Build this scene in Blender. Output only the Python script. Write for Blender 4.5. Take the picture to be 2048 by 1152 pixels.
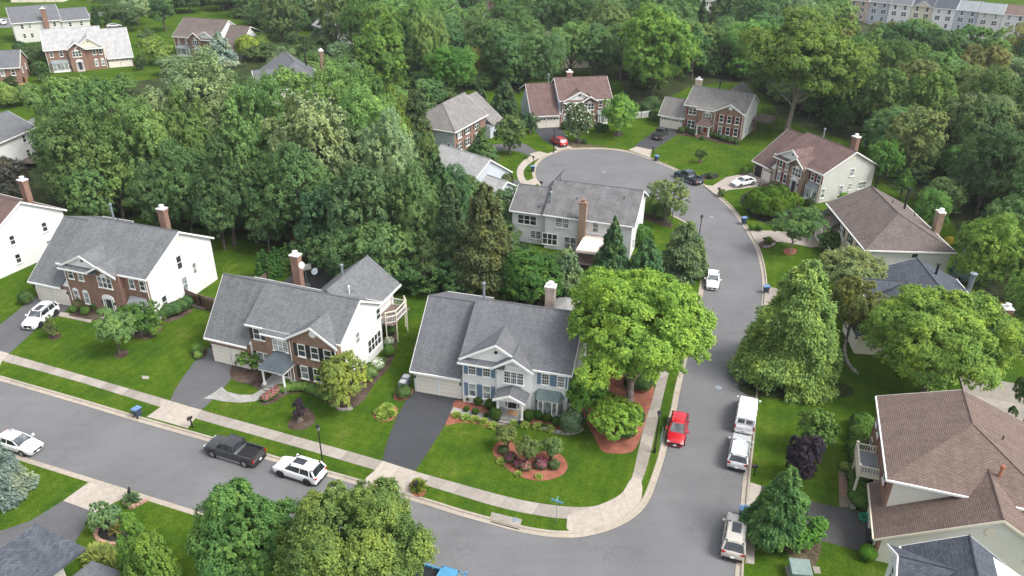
import bpy, math, random
import numpy as np
from mathutils import Vector, Matrix
from mathutils.geometry import tessellate_polygon
for o_ in list(bpy.data.objects): bpy.data.objects.remove(o_)
R_ = math.radians
SC = bpy.context.scene
COL = SC.collection
# ---------------- camera: a drone 50 m above the street ----------------
F = 1550.0; PIT = math.atan(F/2836); CH = 50.0; ROLL = 0.012
cam_d = bpy.data.cameras.new('camera'); cam = bpy.data.objects.new('camera', cam_d); COL.objects.link(cam)
cam_d.sensor_width = 36; cam_d.lens = F/2048*36; cam_d.clip_start = .5; cam_d.clip_end = 6000
_up = Vector((0, math.sin(PIT), math.cos(PIT))); _fw = Vector((0, math.cos(PIT), -math.sin(PIT))); _rt = Vector((1, 0, 0))
_cx = math.cos(ROLL)*_rt + math.sin(ROLL)*_up; _cy = -math.sin(ROLL)*_rt + math.cos(ROLL)*_up
M = Matrix((_cx, _cy, -_fw)).transposed().to_4x4(); M.translation = (0, 0, CH)
cam.matrix_world = M
SC.camera = cam
# ---------------- daylight: bright thin overcast ----------------
W = bpy.data.worlds.new('World'); SC.world = W; W.use_nodes = True
nt = W.node_tree; bg = nt.nodes['Background']
sky = nt.nodes.new('ShaderNodeTexSky'); sky.sky_type = 'NISHITA'; sky.sun_disc = False
SUN_EL, SUN_AZ = R_(52), R_(112)      # azimuth from +Y towards +X
sky.sun_elevation = SUN_EL; sky.sun_rotation = SUN_AZ; sky.dust_density = 3.0
hs = nt.nodes.new('ShaderNodeHueSaturation'); hs.inputs['Saturation'].default_value = .3
nt.links.new(sky.outputs[0], hs.inputs['Color']); nt.links.new(hs.outputs[0], bg.inputs['Color'])
bg.inputs['Strength'].default_value = 0.15
sd = bpy.data.lights.new('sun', 'SUN'); sun = bpy.data.objects.new('sun', sd); COL.objects.link(sun)
sd.energy = 1.35; sd.angle = R_(20); sd.color = (1, .965, .91)
sdir = Vector((math.sin(SUN_AZ)*math.cos(SUN_EL), math.cos(SUN_AZ)*math.cos(SUN_EL), math.sin(SUN_EL)))
sun.rotation_euler = sdir.to_track_quat('Z', 'Y').to_euler(); sun.location = (0, 0, 120)
SC.view_settings.view_transform = 'Standard'; SC.view_settings.look = 'None'
SC.view_settings.exposure = 1.12; SC.view_settings.gamma = 1
SC.render.resolution_x = 1024; SC.render.resolution_y = 576

def G(px, py, z=0.0):
    """the point at height z that the survey (photo 2048x1152) shows at px, py"""
    d = (_cx*((px-1024)/F) - _cy*((py-576)/F) + _fw)
    t = (z-CH)/d.z
    return Vector((d.x*t, d.y*t, z))
def dist(px, py, z=0.0): return (G(px, py, z)-Vector((0, 0, CH))).dot(_fw)
def zat(X, Y, py):
    """height above X, Y whose picture row is py"""
    lo, hi = -5., 60.
    for _ in range(40):
        m = (lo+hi)/2; q = Vector((X, Y, m-CH)); r = 576-F*(q.dot(_cy)/q.dot(_fw))
        if r > py: lo = m
        else: hi = m
    return lo

# ---------------- materials ----------------
def mat_new(name, rough=.7, spec=.3, metal=0):
    m = bpy.data.materials.new(name); m.use_nodes = True; b = m.node_tree.nodes['Principled BSDF']
    b.inputs['Roughness'].default_value = rough; b.inputs['Specular IOR Level'].default_value = spec
    b.inputs['Metallic'].default_value = metal
    return m, m.node_tree, b
def N(nt, t, **k):
    n = nt.nodes.new(t)
    for a, v in k.items():
        if a in n.inputs: n.inputs[a].default_value = v
        else: setattr(n, a, v)
    return n
def ramp(nt, src, stops):
    r = nt.nodes.new('ShaderNodeValToRGB'); e = r.color_ramp.elements
    while len(e) > 2: e.remove(e[-1])
    for i, (p, c) in enumerate(stops):
        if i < 2: el = e[i]; el.position = p
        else: el = e.new(p)
        el.color = (*c, 1)
    nt.links.new(src, r.inputs[0]); return r.outputs[0]
def c3(c, k=1): return tuple(max(0, x*k) for x in c)
def plain(name, c, rough=.6, spec=.3, metal=0, var=.12, scale=3, fine=0):
    m, nt, b = mat_new(name, rough, spec, metal)
    tc = N(nt, 'ShaderNodeTexCoord'); n = N(nt, 'ShaderNodeTexNoise', Scale=scale, Detail=6.0)
    nt.links.new(tc.outputs['Object'], n.inputs['Vector'])
    nt.links.new(ramp(nt, n.outputs['Fac'], [(.3, c3(c, 1-var)), (.7, c3(c, 1+var))]), b.inputs['Base Color'])
    return m
def speck(name, c1, c2, c4, big=.25, fine=6., rough=.9, bump=.0, uvscale=None):
    """three-tone ground: large patches times fine grain"""
    m, nt, b = mat_new(name, rough, .15)
    g = N(nt, 'ShaderNodeNewGeometry')
    n1 = N(nt, 'ShaderNodeTexNoise', Scale=big, Detail=5.0, Roughness=.6); n2 = N(nt, 'ShaderNodeTexNoise', Scale=fine, Detail=4.0, Roughness=.7)
    nt.links.new(g.outputs['Position'], n1.inputs['Vector']); nt.links.new(g.outputs['Position'], n2.inputs['Vector'])
    a = N(nt, 'ShaderNodeMath', operation='ADD'); nt.links.new(n1.outputs['Fac'], a.inputs[0]); nt.links.new(n2.outputs['Fac'], a.inputs[1])
    h = N(nt, 'ShaderNodeMath', operation='MULTIPLY'); h.inputs[1].default_value = .5; nt.links.new(a.outputs[0], h.inputs[0])
    nt.links.new(ramp(nt, h.outputs[0], [(.36, c1), (.5, c2), (.64, c4)]), b.inputs['Base Color'])
    if bump:
        bp = N(nt, 'ShaderNodeBump', Strength=bump, Distance=.1); nt.links.new(n2.outputs['Fac'], bp.inputs['Height']); nt.links.new(bp.outputs[0], b.inputs['Normal'])
    return m
def bricky(name, c1, c2, mortar, w, h, ms=.01, rough=.85, spread=.5, bump=.3, stain=.12, spec=.2):
    m, nt, b = mat_new(name, rough, spec)
    uv = N(nt, 'ShaderNodeUVMap'); br = N(nt, 'ShaderNodeTexBrick', offset=.5)
    br.inputs['Scale'].default_value = 1; br.inputs['Brick Width'].default_value = w; br.inputs['Row Height'].default_value = h
    br.inputs['Mortar Size'].default_value = ms; br.inputs['Bias'].default_value = 0; br.inputs['Mortar Smooth'].default_value = .3
    br.inputs['Color1'].default_value = (*c1, 1); br.inputs['Color2'].default_value = (*c2, 1); br.inputs['Mortar'].default_value = (*mortar, 1)
    nt.links.new(uv.outputs[0], br.inputs['Vector'])
    n = N(nt, 'ShaderNodeTexNoise', Scale=.7, Detail=5.0); nt.links.new(uv.outputs[0], n.inputs['Vector'])
    mx = N(nt, 'ShaderNodeMix', data_type='RGBA', blend_type='MULTIPLY'); mx.inputs[0].default_value = 1
    nt.links.new(br.outputs['Color'], mx.inputs[6]); nt.links.new(ramp(nt, n.outputs['Fac'], [(.3, (1-stain,)*3), (.7, (1+stain,)*3)]), mx.inputs[7])
    st = N(nt, 'ShaderNodeMapping'); st.inputs['Scale'].default_value = (1.6, .16, 1); nt.links.new(uv.outputs[0], st.inputs[0])
    n5 = N(nt, 'ShaderNodeTexNoise', Scale=1.0, Detail=6.0, Roughness=.65); nt.links.new(st.outputs[0], n5.inputs['Vector'])
    mz = N(nt, 'ShaderNodeMix', data_type='RGBA', blend_type='MULTIPLY'); mz.inputs[0].default_value = 1; nt.links.new(mx.outputs[2], mz.inputs[6]); nt.links.new(ramp(nt, n5.outputs['Fac'], [(.34, (.88, .875, .87)), (.6, (1.05,)*3)]), mz.inputs[7])
    nt.links.new(mz.outputs[2], b.inputs['Base Color'])
    if bump:
        bp = N(nt, 'ShaderNodeBump', Strength=bump, Distance=.03); bp.invert = True
        nt.links.new(br.outputs['Fac'], bp.inputs['Height']); nt.links.new(bp.outputs[0], b.inputs['Normal'])
    return m
def siding(name, c, pitch=.12, var=.05, vertical=False, bump=.35):
    m, nt, b = mat_new(name, .55, .3)
    uv = N(nt, 'ShaderNodeUVMap'); sp = N(nt, 'ShaderNodeSeparateXYZ'); nt.links.new(uv.outputs[0], sp.inputs[0])
    d = N(nt, 'ShaderNodeMath', operation='DIVIDE'); d.inputs[1].default_value = pitch; nt.links.new(sp.outputs[0 if vertical else 1], d.inputs[0])
    fr = N(nt, 'ShaderNodeMath', operation='FRACT'); nt.links.new(d.outputs[0], fr.inputs[0])
    n = N(nt, 'ShaderNodeTexNoise', Scale=.6, Detail=5.0); nt.links.new(uv.outputs[0], n.inputs['Vector'])
    mx = N(nt, 'ShaderNodeMix', data_type='RGBA', blend_type='MULTIPLY'); mx.inputs[0].default_value = 1
    nt.links.new(ramp(nt, n.outputs['Fac'], [(.3, c3(c, 1-var)), (.7, c3(c, 1+var))]), mx.inputs[6])
    nt.links.new(ramp(nt, fr.outputs[0], [(.0, (.72,)*3), (.16, (1,)*3)]), mx.inputs[7])
    nt.links.new(mx.outputs[2], b.inputs['Base Color'])
    bp = N(nt, 'ShaderNodeBump', Strength=bump, Distance=.02); bp.invert = True; nt.links.new(fr.outputs[0], bp.inputs['Height']); nt.links.new(bp.outputs[0], b.inputs['Normal'])
    return m
def slabs(name, c, length=1.5, joint=.02, tone=.1, rough=.85):
    """concrete laid in slabs along UV u (metres), each slab a little different, worn patches"""
    m, nt, b = mat_new(name, rough, .2)
    uv = N(nt, 'ShaderNodeUVMap'); sp = N(nt, 'ShaderNodeSeparateXYZ'); nt.links.new(uv.outputs[0], sp.inputs[0])
    d = N(nt, 'ShaderNodeMath', operation='DIVIDE'); d.inputs[1].default_value = length; nt.links.new(sp.outputs[0], d.inputs[0])
    fl = N(nt, 'ShaderNodeMath', operation='FLOOR'); nt.links.new(d.outputs[0], fl.inputs[0])
    fr = N(nt, 'ShaderNodeMath', operation='FRACT'); nt.links.new(d.outputs[0], fr.inputs[0])
    wn = N(nt, 'ShaderNodeTexWhiteNoise', noise_dimensions='1D'); nt.links.new(fl.outputs[0], wn.inputs['W'])
    g = N(nt, 'ShaderNodeNewGeometry'); n = N(nt, 'ShaderNodeTexNoise', Scale=2.2, Detail=8.0, Roughness=.7); nt.links.new(g.outputs['Position'], n.inputs['Vector'])
    a = ramp(nt, wn.outputs[0], [(0, c3(c, 1-tone)), (1, c3(c, 1+tone))])
    e = ramp(nt, n.outputs['Fac'], [(.25, (.78, .76, .74)), (.6, (1.05,)*3)])
    j = ramp(nt, fr.outputs[0], [(0, (.5, .48, .45)), (joint/length*1.6, (1,)*3)])
    m1 = N(nt, 'ShaderNodeMix', data_type='RGBA', blend_type='MULTIPLY'); m1.inputs[0].default_value = 1
    m2 = N(nt, 'ShaderNodeMix', data_type='RGBA', blend_type='MULTIPLY'); m2.inputs[0].default_value = 1
    nt.links.new(a, m1.inputs[6]); nt.links.new(e, m1.inputs[7]); nt.links.new(m1.outputs[2], m2.inputs[6]); nt.links.new(j, m2.inputs[7])
    nt.links.new(m2.outputs[2], b.inputs['Base Color']); return m
def asphalt(name, c, var=.12, tracks=False, cracks=.0):
    m, nt, b = mat_new(name, .85, .25)
    g = N(nt, 'ShaderNodeNewGeometry')
    n1 = N(nt, 'ShaderNodeTexNoise', Scale=.16, Detail=6.0, Roughness=.6); n2 = N(nt, 'ShaderNodeTexNoise', Scale=9., Detail=3.0)
    mp = N(nt, 'ShaderNodeMapping'); mp.inputs['Scale'].default_value = (.12, 1.1, 1) if tracks else (1, 1, 1); mp.inputs['Rotation'].default_value = (0, 0, tracks if tracks else 0)
    nt.links.new(g.outputs['Position'], n1.inputs['Vector']); nt.links.new(g.outputs['Position'], n2.inputs['Vector']); nt.links.new(g.outputs['Position'], mp.inputs[0])
    n3 = N(nt, 'ShaderNodeTexNoise', Scale=.8, Detail=3.0); nt.links.new(mp.outputs[0], n3.inputs['Vector'])
    a = ramp(nt, n1.outputs['Fac'], [(.3, c3(c, 1-var)), (.7, c3(c, 1+var))])
    e = ramp(nt, n2.outputs['Fac'], [(.3, (.86,)*3), (.7, (1.12,)*3)])
    f = ramp(nt, n3.outputs['Fac'], [(.35, (.965,)*3), (.65, (1.03,)*3)])
    v = N(nt, 'ShaderNodeTexVoronoi', feature='DISTANCE_TO_EDGE', Scale=.09); 
    dn = N(nt, 'ShaderNodeTexNoise', Scale=.5, Detail=4.0); nt.links.new(g.outputs['Position'], dn.inputs['Vector'])
    vm = N(nt, 'ShaderNodeVectorMath', operation='ADD'); nt.links.new(g.outputs['Position'], vm.inputs[0]); 
    vs = N(nt, 'ShaderNodeVectorMath', operation='SCALE'); vs.inputs['Scale'].default_value = 3.5; nt.links.new(dn.outputs['Color'], vs.inputs[0]); nt.links.new(vs.outputs[0], vm.inputs[1]); nt.links.new(vm.outputs[0], v.inputs['Vector'])
    k = ramp(nt, v.outputs['Distance'], [(.0, (1-cracks,)*3), (.004, (1-cracks*.5,)*3), (.007, (1,)*3)])
    cur = a
    for x in (e, f, k):
        mm = N(nt, 'ShaderNodeMix', data_type='RGBA', blend_type='MULTIPLY'); mm.inputs[0].default_value = 1
        nt.links.new(cur, mm.inputs[6]); nt.links.new(x, mm.inputs[7]); cur = mm.outputs[2]
    nt.links.new(cur, b.inputs['Base Color']); return m
def lawn_mat(name, c, ang=0.3, patch=.14):
    m, nt, b = mat_new(name, 1.0, .0)
    g = N(nt, 'ShaderNodeNewGeometry')
    n1 = N(nt, 'ShaderNodeTexNoise', Scale=.22, Detail=5.0, Roughness=.62); n2 = N(nt, 'ShaderNodeTexNoise', Scale=5.5, Detail=5.0, Roughness=.75)
    wv = N(nt, 'ShaderNodeTexWave', Scale=.26, Distortion=4.5, Detail=3.0); wv.inputs['Detail Scale'].default_value = .6
    mp = N(nt, 'ShaderNodeMapping'); mp.inputs['Rotation'].default_value = (0, 0, ang)
    nt.links.new(g.outputs['Position'], mp.inputs[0]); nt.links.new(mp.outputs[0], wv.inputs['Vector'])
    nt.links.new(g.outputs['Position'], n1.inputs['Vector']); nt.links.new(g.outputs['Position'], n2.inputs['Vector'])
    a = ramp(nt, n1.outputs['Fac'], [(.28, (c[0]*.62, c[1]*.76, c[2]*1.3)), (.5, c), (.62, (c[0]*1.25, c[1]*1.12, c[2]*1.3)), (.74, (c[0]*1.75, c[1]*1.2, c[2]*2.5))])
    e = ramp(nt, n2.outputs['Fac'], [(.3, (.5, .58, .5)), (.5, (1, 1, 1)), (.72, (1.7, 1.45, 1.4))])
    f = ramp(nt, wv.outputs['Fac'], [(.2, (.965,)*3), (.8, (1.04, 1.03, 1.02))])
    n4 = N(nt, 'ShaderNodeTexNoise', Scale=.9, Detail=7.0, Roughness=.7); nt.links.new(g.outputs['Position'], n4.inputs['Vector'])
    dry = ramp(nt, n4.outputs['Fac'], [(.36, (.78, .86, .8)), (.52, (1, 1, 1)), (.66, (1.3, 1.12, 1.2)), (.74, (1.8, 1.3, 4))])
    cur = a
    for x in (e, f, dry):
        mm = N(nt, 'ShaderNodeMix', data_type='RGBA', blend_type='MULTIPLY'); mm.inputs[0].default_value = 1
        nt.links.new(cur, mm.inputs[6]); nt.links.new(x, mm.inputs[7]); cur = mm.outputs[2]
    nt.links.new(cur, b.inputs['Base Color'])
    bp = N(nt, 'ShaderNodeBump', Strength=.5, Distance=.08); nt.links.new(n2.outputs['Fac'], bp.inputs['Height']); nt.links.new(bp.outputs[0], b.inputs['Normal'])
    return m
def leaf_mat(name, transl=.3):
    m, nt, b = mat_new(name, .75, .12)
    oi = N(nt, 'ShaderNodeObjectInfo'); tc = N(nt, 'ShaderNodeTexCoord'); g = N(nt, 'ShaderNodeNewGeometry')
    n = N(nt, 'ShaderNodeTexNoise', Scale=.45, Detail=3.0); nt.links.new(tc.outputs['Object'], n.inputs['Vector'])
    ri = g.outputs['Random Per Island']
    hsv = N(nt, 'ShaderNodeHueSaturation')
    rr = N(nt, 'ShaderNodeMapRange'); rr.inputs['To Min'].default_value = .485; rr.inputs['To Max'].default_value = .515; nt.links.new(oi.outputs['Random'], rr.inputs[0]); nt.links.new(rr.outputs[0], hsv.inputs['Hue'])
    m1 = N(nt, 'ShaderNodeMix', data_type='RGBA', blend_type='MULTIPLY'); m1.inputs[0].default_value = 1
    m2 = N(nt, 'ShaderNodeMix', data_type='RGBA', blend_type='MULTIPLY'); m2.inputs[0].default_value = 1
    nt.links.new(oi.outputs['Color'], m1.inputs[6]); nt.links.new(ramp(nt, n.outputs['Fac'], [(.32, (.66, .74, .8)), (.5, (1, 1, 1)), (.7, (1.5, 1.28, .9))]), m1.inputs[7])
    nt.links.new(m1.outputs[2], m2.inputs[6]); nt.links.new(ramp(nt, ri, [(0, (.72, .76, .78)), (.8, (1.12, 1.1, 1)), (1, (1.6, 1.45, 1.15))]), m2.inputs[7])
    nt.links.new(m2.outputs[2], hsv.inputs['Color']); hsv.inputs['Value'].default_value = 2.5; hsv.inputs['Saturation'].default_value = .94; nt.links.new(hsv.outputs[0], b.inputs['Base Color'])
    tr = N(nt, 'ShaderNodeBsdfTranslucent'); nt.links.new(hsv.outputs[0], tr.inputs[0])
    mx = N(nt, 'ShaderNodeMixShader'); mx.inputs[0].default_value = transl
    out = nt.nodes['Material Output']; nt.links.new(b.outputs[0], mx.inputs[1]); nt.links.new(tr.outputs[0], mx.inputs[2]); nt.links.new(mx.outputs[0], out.inputs[0])
    return m
def glass_mat(name, c=(.03, .035, .04), spec=.8, rough=.08):
    m, nt, b = mat_new(name, rough, spec)
    n = N(nt, 'ShaderNodeTexNoise', Scale=1.3, Detail=2.0); g = N(nt, 'ShaderNodeNewGeometry'); nt.links.new(g.outputs['Position'], n.inputs['Vector'])
    nt.links.new(ramp(nt, n.outputs['Fac'], [(.35, c3(c, .5)), (.7, c3(c, 2.0))]), b.inputs['Base Color']); return m
def paint(name, c, metal=.0, coat=.6, rough=.35):
    m, nt, b = mat_new(name, rough, .5, metal)
    b.inputs['Coat Weight'].default_value = coat; b.inputs['Coat Roughness'].default_value = .06
    n = N(nt, 'ShaderNodeTexNoise', Scale=2.5, Detail=4.0); tc = N(nt, 'ShaderNodeTexCoord'); nt.links.new(tc.outputs['Object'], n.inputs['Vector'])
    nt.links.new(ramp(nt, n.outputs['Fac'], [(.3, c3(c, .93)), (.7, c3(c, 1.05))]), b.inputs['Base Color']); return m

MT = {}
MT['asphalt'] = asphalt('road asphalt', (.150, .150, .154), .13, tracks=-.33, cracks=.14)
MT['drive'] = asphalt('driveway asphalt', (.105, .105, .11), .12)
MT['drive_new'] = asphalt('sealed driveway asphalt', (.055, .057, .064), .08)
MT['drive_dark'] = asphalt('old driveway asphalt', (.072, .07, .07), .22)
MT['concrete'] = slabs('concrete slabs', (.315, .285, .25), tone=.17, joint=.03)
MT['apron'] = slabs('concrete apron', (.40, .355, .305), 2.6, .03, .05)
MT['drivec'] = slabs('pale driveway concrete', (.36, .315, .28), 3.0, .02, .05)
MT['kerb'] = slabs('kerb concrete', (.37, .325, .27), 3.0, .03, .08)
MT['path'] = slabs('path pavers', (.32, .315, .30), .6, .02, .12)
MT['path_brown'] = slabs('exposed aggregate path', (.20, .165, .13), 3, .01, .04)
MT['lawn'] = lawn_mat('grass', (.053, .102, .010))
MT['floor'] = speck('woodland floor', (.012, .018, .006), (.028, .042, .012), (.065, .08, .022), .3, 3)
MT['dirt'] = speck('bare soil', (.06, .045, .03), (.10, .08, .05), (.15, .13, .07), .5, 4)
MT['mulch_red'] = speck('red mulch', (.17, .058, .036), (.27, .10, .066), (.36, .155, .11), .8, 9, bump=.5)
MT['mulch_brown'] = speck('brown mulch', (.035, .022, .016), (.075, .052, .04), (.14, .105, .085), .8, 7, bump=.5)
MT['mulch_black'] = speck('black mulch', (.012, .011, .011), (.025, .023, .023), (.05, .045, .042), .8, 8, bump=.4)
MT['shingle_blue'] = bricky('blue grey shingles', (.122, .129, .134), (.172, .18, .185), (.09, .096, .1), .33, .15, .012, stain=.08)
MT['shingle_slate'] = bricky('slate grey shingles', (.118, .122, .132), (.158, .163, .175), (.088, .092, .1), .33, .15, .012, stain=.08)
MT['shingle_dark'] = bricky('charcoal shingles', (.058, .066, .082), (.098, .110, .132), (.035, .04, .05), .33, .15, .014)
MT['shingle_grey'] = bricky('warm grey shingles', (.17, .16, .152), (.24, .228, .218), (.12, .115, .11), .33, .15, .012)
MT['shingle_old'] = bricky('weathered grey shingles', (.135, .132, .135), (.175, .172, .175), (.10, .10, .105), .33, .15, .012, stain=.2)
MT['shingle_brown'] = bricky('brown shingles', (.155, .110, .091), (.200, .150, .127), (.078, .056, .047), .33, .15, .022, stain=.08)
MT['shingle_red'] = bricky('red brown shingles', (.125, .082, .074), (.165, .113, .103), (.09, .06, .055), .33, .15, .012)
MT['shingle_taupe'] = bricky('taupe shingles', (.125, .100, .09), (.17, .14, .127), (.08, .065, .06), .33, .15, .014)
MT['shingle_pale'] = bricky('pale grey shingles', (.32, .32, .32), (.42, .42, .42), (.25, .25, .25), .33, .15, .012)
MT['brick_red'] = bricky('red brick', (.20, .095, .065), (.29, .155, .11), (.27, .21, .175), .22, .075, .012)
MT['brick_tan'] = bricky('tan brick', (.27, .17, .11), (.38, .26, .18), (.34, .28, .23), .22, .075, .012)
MT['brick_orange'] = bricky('orange brick', (.22, .12, .078), (.31, .185, .125), (.28, .22, .18), .22, .075, .012)
MT['brick_pale'] = bricky('pale pink brick', (.42, .31, .25), (.55, .43, .36), (.5, .45, .4), .22, .075, .012)
MT['side_white'] = siding('white siding', (.72, .72, .71), .12, .02)
MT['side_beige'] = siding('beige siding', (.66, .64, .57), .16, .02)
MT['side_grey'] = siding('grey siding', (.58, .57, .53), .14)
MT['side_blue'] = siding('blue grey siding', (.46, .50, .54), .14)
MT['side_cream'] = siding('cream siding', (.72, .66, .53), .14)
MT['stone_pale'] = bricky('pale cladding', (.56, .46, .36), (.68, .57, .46), (.6, .55, .48), .4, .2, .01)
MT['trim'] = plain('white trim', (.80, .79, .77), .5, var=.04)
MT['trim_cream'] = plain('cream trim', (.68, .62, .50), .5, var=.04)
MT['garage_door'] = siding('garage door', (.76, .71, .62), .52, .02, bump=.5)
MT['glass'] = glass_mat('window glass')
MT['glass_pale'] = glass_mat('curtained glass', (.20, .22, .22), .6, .15)
MT['sh_blue'] = plain('blue shutter', (.13, .20, .29), .6)
MT['sh_black'] = plain('black shutter', (.03, .03, .033), .6)
MT['sh_red'] = plain('burgundy shutter', (.17, .035, .04), .6)
MT['metal_roof'] = siding('grey standing seam', (.22, .24, .25), .45, .1, vertical=True)
MT['metal_dark'] = siding('dark standing seam', (.075, .095, .11), .45, .1, vertical=True)
MT['copper'] = siding('green copper', (.15, .20, .195), .45, .25, vertical=True)
MT['door_dark'] = plain('dark door', (.035, .03, .04), .4)
MT['door_red'] = plain('red door', (.28, .03, .03), .4)
MT['black'] = plain('black metal', (.014, .016, .016), .45)
MT['galv'] = plain('galvanised metal', (.30, .34, .37), .4, .5, .5)
MT['wood_dark'] = siding('weathered boards', (.10, .065, .045), .15, .25, vertical=True)
MT['wood_red'] = siding('stained deck', (.24, .085, .06), .15, .2)
MT['wood_pale'] = siding('new cedar boards', (.52, .30, .14), .15, .2, vertical=True)
MT['wood_grey'] = siding('grey deck boards', (.17, .13, .11), .15, .2)
MT['stone'] = speck('field stone', (.16, .15, .13), (.28, .26, .24), (.42, .40, .37), 1.5, 5)
MT['edge_brick'] = bricky('edging brick', (.40, .22, .16), (.48, .29, .22), (.3, .22, .18), .2, .1, .01)
MT['bark'] = speck('bark', (.06, .05, .04), (.12, .10, .085), (.22, .19, .16), 1.5, 8)
MT['bark_pale'] = speck('pale bark', (.16, .13, .11), (.28, .24, .2), (.4, .36, .31), 1.5, 8)
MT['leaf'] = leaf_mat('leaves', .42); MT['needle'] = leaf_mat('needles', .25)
MT['white_flower'] = plain('white blossom', (.82, .80, .72), .7)
MT['pink_flower'] = plain('pink blossom', (.62, .16, .22), .7, var=.3)
MT['magenta'] = plain('magenta blossom', (.42, .05, .19), .7, var=.3)
MT['tyre'] = plain('tyre rubber', (.018, .018, .018), .8)
MT['rim'] = plain('alloy rim', (.55, .56, .58), .3, .5, .7)
MT['rim_dark'] = plain('dark rim', (.05, .05, .05), .3, .5, .5)
MT['car_glass'] = glass_mat('car glass', (.018, .022, .026), .9, .05)
MT['screen'] = glass_mat('windscreen glass', (.09, .10, .105), .9, .05)
MT['plastic'] = plain('black plastic', (.02, .02, .022), .6)
MT['lamp_red'] = plain('tail lamp', (.40, .012, .015), .25, .6)
MT['lamp_white'] = plain('headlamp', (.62, .64, .66), .15, .7)
MT['p_white'] = paint('white paint', (.80, .80, .81)); MT['p_red'] = paint('red paint', (.50, .012, .022), .1)
MT['p_grey'] = paint('dark grey paint', (.045, .047, .05), .3); MT['p_silver'] = paint('silver paint', (.64, .65, .66), .4)
MT['p_champ'] = paint('champagne paint', (.56, .52, .46), .3); MT['p_blue'] = paint('bright blue paint', (.07, .27, .46), .1)
MT['p_teal'] = paint('dark teal paint', (.03, .06, .075), .3); MT['p_maroon'] = paint('maroon paint', (.06, .015, .03), .3)
MT['bin_blue'] = plain('blue plastic lid', (.13, .23, .42), .4, .4); MT['bin_body'] = plain('dark blue plastic', (.035, .055, .09), .5, .4)
MT['green_box'] = plain('green painted steel', (.20, .26, .24), .5); MT['hose'] = plain('green hose', (.02, .30, .16), .5)
MT['sign'] = plain('street sign', (.16, .38, .46), .4, var=.05); MT['umbrella'] = plain('grey canvas', (.25, .245, .24), .9)
MT['awning'] = plain('cream canvas', (.68, .58, .52), .9, var=.05); MT['terracotta'] = plain('clay pot', (.35, .14, .08), .8)
MT['light_pole'] = plain('white pole', (.7, .7, .68), .5)

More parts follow.
